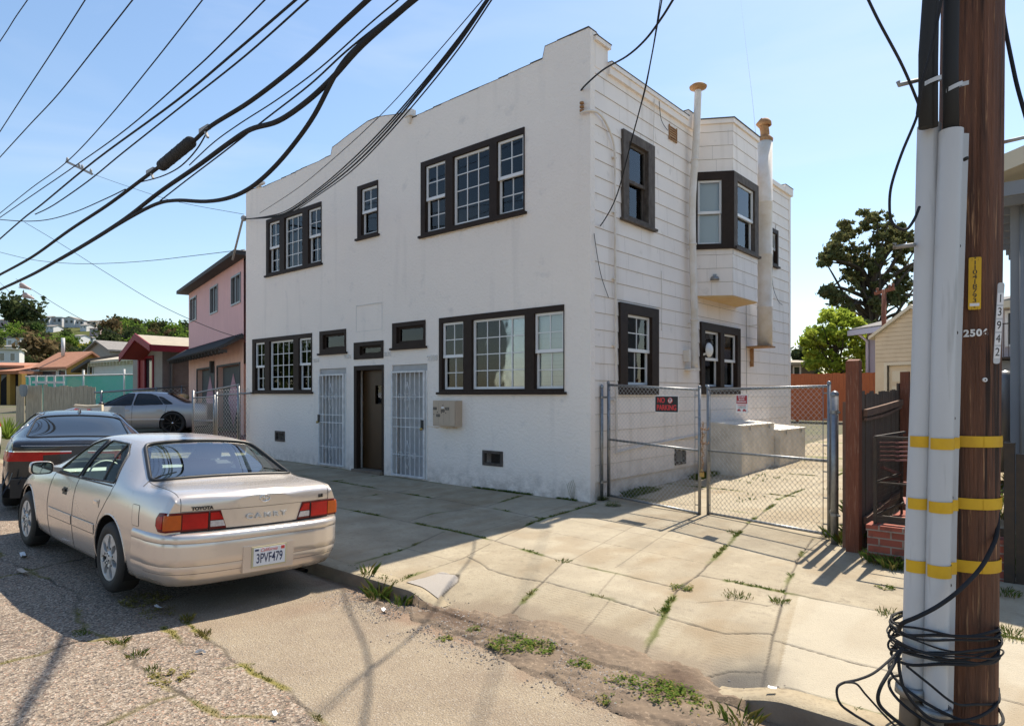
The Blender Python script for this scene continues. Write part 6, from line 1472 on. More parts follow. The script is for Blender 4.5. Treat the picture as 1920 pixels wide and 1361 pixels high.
line([(0,543),(60,515),(110,487),(170,452),(235,410),(300,360),(370,312),(430,268),(470,243),(520,228),(570,195),(620,150),(680,84),(775,0)], .031, 'thickest black cable running under the splice case', zr=6.0, seg=10)
line([(112,487),(140,471),(180,447),(235,413),(290,384),(330,376),(385,378),(430,371),(470,352),(510,318),(550,272),(590,215),(635,130),(680,80),(760,14)], .027, 'thick cable sagging in a deep loop in front of the building corner', zr=5.9, ext=False, seg=10)
line([(300,377),(350,338),(420,285),(500,222),(580,160),(650,96),(720,40),(765,5)], .010, 'thin wire between the two thick cables', zr=6.1, ext=False)
line([(355,310),(400,268),(450,232),(520,187),(600,128),(690,48),(740,6)], .008, 'thin wire just above the thickest cable', zr=6.2, ext=False)
line([(0,412),(46,415),(90,412),(140,398),(200,372),(235,355)], .010, 'short thin wire curving up to the lashed bundle from the left', ext=False, group=None)
line([(262,342),(300,332),(330,318),(352,300),(372,276),(386,252)], .010, 'slack wire looping under the splice case', ext=False, group=None)
m = MB(); a, b = onv(300, 314, AP, BP), onv(362, 263, AP, BP); d = (b-a).normalized()
m.tube([a, a+d*.05, a+d*.08, b-d*.08, b-d*.05, b], .1, 16, rs=[.04,.07,.085,.085,.07,.04]); 
for k in range(5): c = a+d*((b-a).length*(.15+.175*k)); m.tube([c-d*.012, c+d*.012], .088, 16)
tag(m.build('splice_case', 'cablegrey'), 'long black cylindrical splice case on the lashed cable bundle', 'splice case')
for k, (px, py) in enumerate(((283,325),(384,247))):
    m = MB(); p = onv(px, py, AP, BP); m.obox(p-d*.14+Vector((0,0,.05)), p+d*.14+Vector((0,0,.02)), .05, .06); m.obox(p+Vector((0,0,.02)), p+d*.1-Vector((0,0,.12)), .03, .03); tag(m.build('cable_clamp', 'crossgrey', fix=True), 'metal clamp at the %s end of the splice case' % ('left' if k == 0 else 'right'), 'clamp')
AB = (5.45, -4.45); BB = (-11.15, -.04)
for k, (o1, o2, o3, r) in enumerate(((0,0,0,.011), (3,6,5,.010), (5,13,10,.013), (8,20,20,.009))):
    line([(459,411),(500,406+k*1.0),(540,394+o1),(600,352+o2*.6),(660,300+o2),(720,240+o2),(790,160+o3),(860,72+o3),(912-k*2+o3*.8,0)], r, ['topmost', 'second', 'third', 'lowest'][k]+' of the four service wires running to the left edge of the white building', A_=AB, B_=BB, zr=7.4, ext=False, name='service_wire', group='service wires to the white building')
line([(487,400),(560,352),(640,285),(720,210),(800,122),(905,0)], .006, 'very fine wire above the four service wires', A_=AB, B_=BB, zr=7.5, ext=False, name='service_wire', group=None)
CB = (-.10, -.06)
line([(1086,178),(1094,164),(1130,132),(1175,106),(1210,75),(1240,35),(1262,0)], .013, 'black service cable ending at the upper right corner of the white building', A_=AB, B_=CB, zr=7.3, ext=False, name='service_wire', group=None)
DB = (.04, .25)
line([(1114,438),(1135,410),(1158,362),(1185,260),(1213,150),(1241,0)], .009, 'thin drop wire hanging in front of the first upstairs side window', A_=AB, B_=DB, zr=7.2, ext=False, name='service_wire', group=None)
line([(1180,275),(1197,215),(1212,160),(1226,80),(1238,0)], .006, 'second fine drop wire beside the first upstairs side window', A_=AB, B_=DB, zr=7.2, ext=False, name='service_wire', group=None)
EB = (.10, sy(1464))
line([(1464,566),(1452,530),(1440,450),(1425,340),(1410,180),(1398,80),(1389,0)], .010, 'drop wire crossing the large flue to the rear of the side wall', A_=AB, B_=EB, zr=7.3, ext=False, name='service_wire', group=None)
HB = (-14.2, 1.3)
line([(46,417),(110,455),(200,512),(300,572),(400,617),(461,636)], .010, 'thin wire slanting down across the pink house front', A_=(-60, -4.5), B_=HB, ext=False, group=None)
line([(0,473),(60,487),(130,494),(200,494),(280,489),(360,480),(459,468)], .010, 'thin slack wire running to the pink house roof corner', A_=(-60, -4.5), B_=HB, ext=False, group=None)
line([(172,326),(240,350),(330,378),(457,402)], .006, 'very fine wire from the far crossarm to the white building', A_=(-60, -4.5), B_=(-11.15, -.1), ext=False, group=None)
line([(0,530),(40,568),(80,590)], .014, 'thin wire dropping behind the tree on the left edge', A_=(-60, 6), B_=(-20, 6), ext=False, group=None)
line([(30,523),(60,543),(150,597),(235,632)], .012, 'faint wire above the hanging shoes, ending at the red gabled house', A_=(-60, -4.5), B_=(-22, 2.5), ext=False, group=None)
# service mast and bracket at the left corner of the white building
mt = onv(457, 410, AB, BB); m = MB(); m.tube([mt+Vector((-.05,0,.0)), at(436, 487, 19.0)], .03, 8); m.lathe(mt, [(0,.1),(.06,.06),(.08,0),(.05,-.06),(0,-.08)], 10); tag(m.build('service_mast', 'crossgrey'), 'slanting grey service mast rising from the pink house roof', 'mast')
m = MB(); cr = at(1086, 177, 10.25)
for k in range(3): m.lathe(Vector((-.13,-.05,6.32-.06*k)), [(.0,.02),(.035,.015),(.035,-.015),(.0,-.02)], 8)
tag(m.build('cable_anchor', 'rust'), 'small rusty cable anchor on the front wall near its upper right corner', 'anchor')
# far crossarm
m = MB(); a = onv(124, 304, (-60,-4.5), (0,-4.5)); a = at(124, 303, 30); b = at(173, 327, 30); c = at(146, 318, 30)
m.obox(a, b, .08, .10); 
for t in (.05, .5, .62, .95): p = a+(b-a)*t; m.lathe(p+Vector((0,0,.05)), [(.05,0),(.06,.08),(.03,.16),(0,.18)], 8)
tag(m.build('crossarm', 'crossgrey', fix=True), 'pale crossarm with small insulators carried by the wires in the left sky', 'crossarm')
# shoes hung over the wire
mat('shoe', (.52,.42,.38), .7, var=(.35,.25,.22), vs=20)
for k, (px, py) in enumerate(((47,538),(53,556))):
    c = at(px, py, 21); s = MB(); rows = []
    for x_, w_, h_, zz in ((-.17,.02,.02,0),(-.15,.05,.09,.03),(-.06,.055,.10,.03),(.02,.05,.075,.01),(.10,.055,.05,-.01),(.16,.04,.035,-.02),(.18,.01,.01,-.02)):
        rows.append([c+lat*x_*1.0+tc_*(w_*math.cos(t))+Vector((0,0,zz+h_*math.sin(t)*.8-(x_*.2))) for t in np.linspace(0, 2*math.pi, 12, endpoint=False)])
    s.grid(rows, close=True); s.obox(c-lat*.17+Vector((0,0,-.02)), c+lat*.17+Vector((0,0,-.08)), .1, .03)
    tag(s.build('hanging_shoe', 'shoe', fix=True), ('upper reddish' if k == 0 else 'lower cream')+' shoe dangling from the thick cable at the left', 'shoe', 'shoes thrown over the wire')
# ================================================================== VEGETATION
leaf_mat('leaf_euc', (.09,.11,.045), (.15,.155,.065), (.22,.17,.08), .35, .4)
leaf_mat('leaf_lime', (.27,.36,.045), (.42,.47,.07), (.15,.22,.03), .7, .5)
leaf_mat('leaf_dark', (.045,.062,.028), (.075,.095,.038), (.10,.10,.045), .25, .25)
leaf_mat('leaf_mid', (.06,.10,.03), (.10,.15,.04), (.045,.07,.025), .25, .3)
leaf_mat('leaf_olive', (.09,.09,.04), (.13,.12,.05), (.05,.06,.028), .25, .3)
leaf_mat('leaf_bronze', (.12,.085,.045), (.17,.12,.06), (.06,.06,.03), .25, .3)
leaf_mat('leaf_yellow', (.35,.28,.03), (.28,.30,.04), (.42,.26,.03), .3, .4)
leaf_mat('leaf_bright', (.14,.22,.04), (.20,.28,.05), (.09,.15,.03), .3, .4)
leaf_mat('weed_leaf', (.07,.125,.022), (.13,.19,.04), (.21,.22,.06), 9., .4)
leaf_mat('weed_dry', (.20,.17,.05), (.28,.24,.08), (.12,.13,.03), 6., .3)
mat('bark', (.10,.075,.055), .9, var=(.05,.04,.032), vs=3, stretch=(4,4,.6), bump=.5, bs=12)
mat('barkpale', (.22,.18,.15), .9, var=(.10,.08,.065), vs=2, stretch=(4,4,.6), bump=.4, bs=12)
def crown(blobs, n, size, seed, aspect=1.7, fill=.35, droop=.0, upw=.0):
    rr = np.random.RandomState(seed); V_ = []; Fc = []
    vol = np.array([b[3]**2 for b in blobs]); pr = vol/vol.sum()
    idx = rr.choice(len(blobs), n, p=pr); B_ = np.array([list(b)+([.8] if len(b) < 5 else []) for b in blobs])
    d = rr.normal(size=(n, 3)); d /= np.linalg.norm(d, axis=1)[:, None]
    rad = np.where(rr.rand(n) < fill, rr.rand(n)**.5, 1-.22*np.abs(rr.normal(size=n)))*(1+.55*(rr.rand(n) < .3)*rr.rand(n)*2)
    c = B_[idx, :3]+d*rad[:, None]*B_[idx, 3:4]*np.stack([np.ones(n), np.ones(n), B_[idx, 4]], 1)
    u = rr.normal(size=(n, 3)); u[:, 2] -= droop*1.5; u /= np.linalg.norm(u, axis=1)[:, None]
    w = np.cross(u, rr.normal(size=(n, 3))+np.array([0, 0, upw])); w /= np.linalg.norm(w, axis=1)[:, None]+1e-9
    s = size*(.6+.8*rr.rand(n))[:, None]
    a = c-u*s*aspect*.5; b = c+u*s*aspect*.5; m1 = c+w*s*.5; m2 = c-w*s*.5
    v = np.stack([a, m1, b, m2], 1).reshape(-1, 3); f = np.arange(4*n).reshape(n, 4)
    return v, f
def leafmesh(name, v, f, m):
    me = bpy.data.meshes.new(name); me.vertices.add(len(v)); me.vertices.foreach_set('co', v.astype(np.float32).ravel()); me.loops.add(f.size); me.loops.foreach_set('vertex_index', f.astype(np.int32).ravel())
    me.polygons.add(len(f)); me.polygons.foreach_set('loop_start', np.arange(0, f.size, 4, dtype=np.int32)); me.update(calc_edges=True); me.materials.append(M[m])
    o = bpy.data.objects.new(name, me); COL.objects.link(o); return o
def subclumps(cl, n, rr, d, dj, rlo, rhi, sq):
    out = []
    for _ in range(n):
        i = rr.randrange(len(cl)); nb = [c for c in cl if 0 < math.hypot(c[0]-cl[i][0], c[1]-cl[i][1]) < 2.1*cl[i][2]] or [cl[i]]; c = rr.choice(nb); t = rr.random()*.6; k = cl[i][2]
        out.append(pxb(cl[i][0]+(c[0]-cl[i][0])*t+rr.uniform(-.75,.75)*k, cl[i][1]+(c[1]-cl[i][1])*t+rr.uniform(-.65,.65)*k, d+rr.uniform(-dj,dj), rr.uniform(rlo, rhi), sq))
    return out
def limbs(base, tips, r, m, parent, seed=1, name='trunk', h=.45, wob=.05):
    rr = random.Random(seed); mb = MB(); B_ = Vector(base); top = max(t.z for t in tips); H_ = top-B_.z
    ctr = Vector((sum(t.x for t in tips)/len(tips), sum(t.y for t in tips)/len(tips), B_.z+H_*.92))
    P = [B_+(ctr-B_)*k/6+Vector((rr.uniform(-1,1), rr.uniform(-1,1), 0))*wob*H_*.3*(k > 0) for k in range(7)]; Q = smooth_path(P, 3)
    mb.tube(Q, r, 8, rs=[r*(1.15-1.05*k/(len(Q)-1)) for k in range(len(Q))])
    for t in tips:
        s = Q[int(len(Q)*rr.uniform(.28, .7))]; mid = s+(t-s)*.5+Vector((rr.uniform(-.1,.1)*H_*.4, rr.uniform(-.1,.1)*H_*.4, H_*.04)); L_ = smooth_path([s, mid, t], 4)
        mb.tube(L_, r*.3, 5, rs=[r*(.38-.32*k/(len(L_)-1)) for k in range(len(L_))])
    return mb.build(name, m, parent)
# --- the big eucalyptus behind the lavender house
D0_ = 62
def pxb(px, py, d, rpx, fl=.8): p = at(px, py, d); return (p.x, p.y, p.z, rpx*d/F, fl)
rr = random.Random(21)
base = at(1631, 700, D0_); base.z = 1.0
eb = []
ecl = [(1640,405,26),(1605,412,22),(1668,420,24),(1690,432,26),(1578,438,18),(1655,440,26),(1620,450,28),(1570,470,17),(1556,478,16),(1540,488,13),(1600,482,22),(1680,462,24),(1640,480,26),(1700,480,26),(1585,512,22),(1610,520,26),(1650,520,24),(1690,520,26),(1560,538,16),(1550,550,12),(1545,545,10),(1575,560,16),(1600,562,20),(1680,556,20),(1705,560,22),(1655,580,14),(1690,600,16),(1640,560,10),(1715,440,26),(1740,480,30),(1750,530,30),(1725,590,24),(1760,590,24),(1590,585,12),(1545,492,9),(1562,452,10)]
eb = subclumps(ecl, 430, rr, D0_, 3.5, 2.8, 9.0, .6)
t = thing('eucalyptus_tree', 'tall dark eucalyptus with airy clumped crown behind the lavender house', 'tree', tuple(base))
v, f = crown(eb, 19000, .21, 5, 2.2, .8, .5); o = leafmesh('crown', v, f, 'leaf_euc'); attach(o, t)
limbs(base, [Vector(eb[k][:3]) for k in range(0, len(eb), 9)], .62, 'bark', t, 3)
# --- bright green tree
D1_t = 33; base = at(1575, 735, D1_t); base.z = .9; gb = []
gcl = [(1570,600,22),(1545,615,20),(1600,605,20),(1535,640,22),(1570,640,26),(1605,640,22),(1625,628,14),(1520,660,18),(1550,672,24),(1590,675,26),(1620,668,18),(1530,690,18),(1575,700,24),(1615,700,20),(1512,640,8),(1550,590,10),(1585,588,10),(1628,655,9),(1520,625,7)]
gb = subclumps(gcl, 380, rr, D1_t, 1.5, 2.5, 8.5, .8)
t = thing('leafy_tree', 'bright yellow green leafy tree behind the orange red fence', 'tree', tuple(base))
v, f = crown(gb, 20000, .105, 6, 1.7, .8, .2); o = leafmesh('crown', v, f, 'leaf_lime'); attach(o, t); limbs(base, [Vector(gb[k][:3]) for k in range(0, len(gb), 14)], .13, 'bark', t, 4)
def simple_tree(name, label, px, py, d, rpx, m, n=2500, leaf=.2, zb=1.0, group=None, seed=1, sq=1.0, airy=.35, cat='tree'):
    rr = random.Random(seed); base = at(px, 740, d); base.z = zb; bl = []
    for k in range(16): a = rr.uniform(0, 6.28); q_ = rr.random()**.5*.62; bl.append(pxb(px+rpx*q_*math.cos(a), py+rpx*sq*q_*math.sin(a), d+rr.uniform(-.5,.5)*rpx*d/F, rpx*rr.uniform(.28,.45), .85))
    t = thing(name, label, cat, tuple(base), group); v, f = crown(bl, n, leaf, seed, 1.6, airy); o = leafmesh('crown', v, f, m); attach(o, t)
    limbs(base, [Vector(b[:3]) for b in bl[::3]], max(.05, rpx*d/F*.07), 'bark', t, seed); return t
simple_tree('leafy_tree', 'small dark tree beside the low brick house, left of the bright green tree', 1503, 672, 42, 19, 'leaf_dark', 2200, .22, 1.0, seed=31)
simple_tree('leafy_tree', 'dark leafy tree rising over the grey house roof at the right edge', 1925, 318, 40, 32, 'leaf_mid', 1800, .3, 1.0, seed=32)
simple_tree('leafy_tree', 'dark shrubby tree under the eucalyptus, partly behind the lavender house', 1628, 622, 40, 24, 'leaf_dark', 2500, .22, 1.0, seed=33)
# across the street, behind the photographer: seen in the window and paint reflections
for k, (x, y, h_, r_, mm) in enumerate(((-52, -24, 7.5, 4.2, 'leaf_mid'), (-1, -26, 6.5, 2.8, 'leaf_bright'), (12, -25, 8.5, 3.6, 'leaf_mid'), (-64, -23, 6, 4.5, 'leaf_bright'))):
    rr = random.Random(50+k); bl = [(x+rr.uniform(-.6,.6)*r_, y+rr.uniform(-.6,.6)*r_, h_*.6+rr.uniform(-.3,.35)*h_, r_*rr.uniform(.35,.5), .85) for _ in range(14)]
    t = thing('leafy_tree', ['round green tree across the street seen mirrored in the lower left windows', 'low light green tree across the street opposite the building centre', 'large green tree across the street opposite the driveway', 'light green tree across the street farthest to the left'][k], 'tree', (x, y, 0), 'trees across the street')
    v, f = crown(bl, 2600, .30, 60+k, 1.6, .3); o = leafmesh('crown', v, f, mm); attach(o, t); limbs((x, y, -.2), [Vector(b[:3]) for b in bl[::3]], .2, 'bark', t, k)
# ================================================================== NEIGHBOURING HOUSES
mat('pinkwall', (.76,.47,.45), .85, var=(.68,.41,.40), vs=2, stretch=(3,3,.5), bump=.3, bs=30)
mat('peachwall', (.82,.53,.42), .85, var=(.66,.40,.34), vs=2, stretch=(3,3,.5), bump=.3, bs=30)
mat('eaveblack', (.03,.03,.03), .7, var=(.06,.055,.05), vs=5)
mat('garagegrey', (.09,.10,.10), .7, var=(.06,.07,.07), vs=3)
mat('garagepink', (.50,.28,.32), .8)
mat('alu', (.25,.25,.26), .4, metal=.4)
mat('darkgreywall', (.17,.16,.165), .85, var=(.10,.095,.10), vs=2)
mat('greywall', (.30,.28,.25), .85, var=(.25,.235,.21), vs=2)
mat('redtrim', (.22,.012,.026), .55, var=(.22,.012,.025), vs=5)
mat('redboard', (.28,.05,.045), .7)
mat('tanroof', (.42,.37,.29), .95, var=(.32,.28,.22), vs=5, bump=.4, bs=12)
mat('whiteroof', (.50,.44,.34), .95, var=(.42,.36,.28), vs=4)
mat('whitewall', (.58,.57,.55), .8, var=(.50,.49,.47), vs=3)
mat('mustard', (.42,.25,.05), .85, var=(.34,.20,.05), vs=2)
mat('orangeroof', (.42,.20,.12), .95, var=(.33,.15,.09), vs=4, bump=.4, bs=10)
mat('bluegrey', (.24,.27,.28), .85, var=(.20,.22,.23), vs=2)
mat('lavender', (.44,.41,.44), .8, var=(.38,.35,.38), vs=2)
mat('cream', (.60,.50,.36), .8, var=(.52,.43,.30), vs=3, var2=(.38,.30,.20), v2s=7, v2lo=.64, v2hi=.8)
mat('shingle', (.26,.24,.22), .95, var=(.17,.16,.15), vs=5, bump=.5, bs=14)
mat('palefascia', (.58,.52,.40), .7); mat('lilactrim', (.58,.56,.62), .6)
mat('oldbrick', (.17,.15,.12), .9, var=(.10,.09,.08), vs=8, bump=.5, bs=20)
mat('greyhouse', (.24,.26,.285), .8, var=(.20,.215,.24), vs=2)
mat('fencetan', (.52,.45,.33), .85, var=(.28,.24,.18), vs=4, stretch=(6,6,.6))
mat('houseglass', (.05,.06,.07), .05, spec=.9, coat=.6)
def frame3(o, u):
    o = Vector(o); u = Vector((u[0], u[1], 0)).normalized(); n = Vector((u.y, -u.x, 0))      # n points to the right-hand side of u
    return lambda a, b, c: tuple(o+u*a+n*b+Vector((0,0,c)))
def uof(px, O, u):
    p = onv(px, 700, (O[0], O[1]), (O[0]+u[0], O[1]+u[1])); return (p-Vector((O[0], O[1], p.z))).dot(Vector((u[0], u[1], 0)).normalized())
# pink house ; u runs along its front from the right end to the left
O = at(457, 740, 21.0); O.z = 0; u = Vector((-.974, .225, 0)).normalized(); UL = uof(354, O, u); 
ph_ = thing('pink_house', 'two storey pink stucco house with black eaves and patterned garage doors', 'house', (O.x, O.y, .5))
T = frame3(O, u)          # b > 0 is away from the street? n = (u.y,-u.x) = (.225,.974): away
N_ = -1; ZT = 6.05; zc_ = 3.42
def px2(px, py): p = onv(px, py, (O.x, O.y), (O.x+u.x, O.y+u.y)); return (p-Vector((O.x, O.y, p.z))).dot(u), p.z
gd = [(px2(370,700)[0], px2(402,700)[0]), (px2(408,700)[0], px2(450,700)[0])]
wn = [px2(357,600)[0]-.0, px2(369,600)[0]]
winpx = [(357,369,557,602),(394.5,409,536,588),(434,452,515,571)]
hol = []
for a, b, y0, y1 in winpx: ua, z1 = px2((a+b)/2, y0); ub, z0 = px2((a+b)/2, y1); hol.append((px2(b, 600)[0], z0, px2(a, 600)[0], z1))
m = MB(T)
for r in rects(0, zc_, UL, ZT, hol): m.quad((r[0],0,r[1]),(r[2],0,r[1]),(r[2],0,r[3]),(r[0],0,r[3]))
m.box((0,.12,zc_),(UL,7,ZT)); m.build('upper_wall', 'pinkwall', ph_, fix=True)
ghol = [(min(a,b), -.2, max(a,b), 2.70) for a, b in gd]
m = MB(T)
for r in rects(0, .2, UL, zc_, ghol): m.quad((r[0],0,r[1]),(r[2],0,r[1]),(r[2],0,r[3]),(r[0],0,r[3]))
m.box((0,.3,.2),(UL,7,zc_-.002))
for a, b, c, d in ghol: m.quad((a,0,0),(a,.3,0),(a,.3,d),(a,0,d)); m.quad((c,0,0),(c,0,d),(c,.3,d),(c,.3,0)); m.quad((a,0,d),(a,.3,d),(c,.3,d),(c,0,d))
m.build('lower_wall', 'peachwall', ph_, fix=True)
for (a, b, c, d) in hol:
    m = MB(T)
    for r in rects(a, b, c, d, [(a+.06, b+.06, (a+c)/2-.03, d-.06), ((a+c)/2+.03, b+.06, c-.06, d-.06)]): m.box((r[0], -.03, r[1]), (r[2], .05, r[3]))
    w_ = m.build('window', 'alu', ph_, fix=True); m = MB(T); m.box((a, .06, b), (c, .08, d)); m.build('pane', 'houseglass', w_, fix=True)
for (a, b, c, d) in ghol:
    m = MB(T); m.box((a+.02, .18, .3), (c-.02, .24, d-.02)); dr = m.build('garage_door', 'garagegrey', ph_, fix=True)
    cx_ = (a+c)/2; wd = (c-a)*.42; zm = 1.55; m = MB(T); m.add([(cx_, .165, d-.25), (cx_+wd*.55, .165, zm), (cx_, .165, .55), (cx_-wd*.55, .165, zm)], [(0,1,2,3)]); m.add([(cx_, .172, d-.25), (cx_+wd*.55, .172, zm), (cx_, .172, .55), (cx_-wd*.55, .172, zm)], [(3,2,1,0)]); m.build('diamond_panel', 'garagepink', dr)
    m = MB(T); m.box((a-.06, -.03, .3), (a+.0, .02, d+.06)); m.box((c, -.03, .3), (c+.06, .02, d+.06)); m.box((a, -.03, d), (c, .02, d+.06)); m.build('door_trim', 'garagegrey', ph_, fix=True)
m = MB(T); ov = .42; m.prism([(-.5,-ov),(UL+ov,-ov),(UL+ov,7.4),(-.5,7.4)], lambda a, b: (a, b, ZT), lambda a, b: (a, b, ZT+.13)); rf_ = m.build('eave', 'eaveblack', ph_, fix=True)
m = MB(T); A4 = [(-.5,-ov,ZT+.131),(UL+ov,-ov,ZT+.131),(UL+ov,7.4,ZT+.131),(-.5,7.4,ZT+.131)]; R2 = [(2,3.4,ZT+.9),(UL-2.2,3.4,ZT+.9)]; m.add(A4+R2, [(0,1,5,4),(1,2,5),(2,3,4,5),(3,0,4)]); m.build('roof', 'shingle', ph_, fix=True)
m = MB(T); rr = random.Random(3); zz = zc_
cw = UL+.5
m.add([(-.1,-.75,zz-.32),(cw,-.75,zz-.32),(cw,-.75,zz-.25),(-.1,-.75,zz-.25),(-.1,-.02,zz+.18),(cw-.3,-.02,zz+.18),(-.1,-.02,zz+.10),(cw-.3,-.02,zz+.10)], [(0,1,2,3),(3,2,5,4),(0,6,7,1),(1,7,5,2),(0,3,4,6),(4,5,7,6)])
n_ = int(cw/.26)
for k in range(n_): x_ = cw*k/n_; m.tube([(x_,-.80,zz-.285),(x_,-.3,zz+.03),(x_,-.03,zz+.20)], .05, 6); m.box((x_-.03,-.74,zz-.40),(x_+.03,-.5,zz-.30)) if k % 2 == 0 else None
m.build('canopy', 'eaveblack', ph_, fix=True)
lx, lz = px2(401, 688); m = MB(T); m.box((lx-.1,-.14,lz-.22),(lx+.1,-.01,lz+.22)); m.build('wall_lamp', 'eaveblack', ph_, fix=True)
# grey gabled house with dark red trim
gh_ = thing('grey_house', 'small grey bungalow with dark red gable trim and red window', 'house', (-26, 3.4, .6))
m = MB(); 
fa, fb = -29.3, -25.75; yw = 3.5
hw = ony(287, 700, yw).x, ony(262, 700, yw).x; hz0, hz1 = ony(275, 727, yw).z, ony(275, 672.5, yw).z; HX = (min(hw), hz0, max(hw), hz1)
for r in rects(fa, .2, fb, 3.75, [HX]): m.quad((r[0],yw,r[1]),(r[2],yw,r[1]),(r[2],yw,r[3]),(r[0],yw,r[3]))
m.add([(fa,yw,3.75),(fb,yw,3.75),((fa+fb)/2,yw,4.55)], [(0,1,2)]); m.build('front_wall', 'greywall', gh_)
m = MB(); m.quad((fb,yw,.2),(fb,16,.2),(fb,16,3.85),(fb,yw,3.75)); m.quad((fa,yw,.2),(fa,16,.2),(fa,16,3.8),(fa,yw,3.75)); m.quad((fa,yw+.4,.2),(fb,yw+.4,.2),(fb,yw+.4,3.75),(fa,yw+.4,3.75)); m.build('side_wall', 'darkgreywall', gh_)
m = MB(); a, b, c, d = HX
for r in rects(a-.12, b-.1, c+.12, d+.12, [(a+.0, b+.0, a+(c-a)*.38, d), (a+(c-a)*.46, b, c, d)]): m.box((r[0], yw-.06, r[1]), (r[2], yw+.02, r[3]))
w_ = m.build('window', 'redtrim', gh_, fix=True); m = MB(); m.box((a, yw+.02, b), (a+(c-a)*.40, yw+.03, d)); m.build('shutter', 'redboard', w_, fix=True)
m = MB(); m.box((a+(c-a)*.4, yw+.05, b), (c, yw+.06, d)); m.build('pane', 'houseglass', w_, fix=True)
yg = 2.45; ap = ony(252, 627, yg); rl = ony(275, 648, yg); ll = ony(223, 667, yg)
def roofslab(m, a, b, y0, y1, th=.14):
    m.add([(a[0],y0,a[1]),(b[0],y0,b[1]),(b[0],y1,b[1]),(a[0],y1,a[1]),(a[0],y0,a[1]-th),(b[0],y0,b[1]-th),(b[0],y1,b[1]-th),(a[0],y1,a[1]-th)], [(0,1,2,3),(7,6,5,4),(0,4,5,1),(1,5,6,2),(2,6,7,3),(3,7,4,0)])
m = MB(); roofslab(m, (ap.x, ap.z), (rl.x+.25, rl.z), yg+.06, 16, .10); roofslab(m, (ll.x, ll.z), (ap.x, ap.z-.002), yg+.06, 9, .10); rf_ = m.build('roof', 'tanroof', gh_, fix=True)
m = MB(); roofslab(m, (ap.x, ap.z+.05), (rl.x+.3, rl.z+.05), yg, yg+.055, .30); roofslab(m, (ll.x-.05, ll.z+.04), (ap.x, ap.z+.048), yg, yg+.055, .30); m.box((rl.x+.255, yg+.06, rl.z-.24),(rl.x+.31, 16, rl.z+.04)); m.build('fascia', 'redtrim', rf_, fix=True)
m = MB(); roofslab(m, (ll.x+.1, ll.z-.12), (ap.x, ap.z-.12), yg+.06, yw, .05); roofslab(m, (ap.x, ap.z-.12), (rl.x+.2, rl.z-.12), yg+.06, yw, .05); m.build('soffit', 'redboard', rf_, fix=True)
m = MB(); m.tube([(fb+.08, 3.9, .5),(fb+.08, 3.9, 3.2),(rl.x+.1, 3.9, 3.55)], .06, 8); m.build('downpipe', 'darkgreywall', gh_)
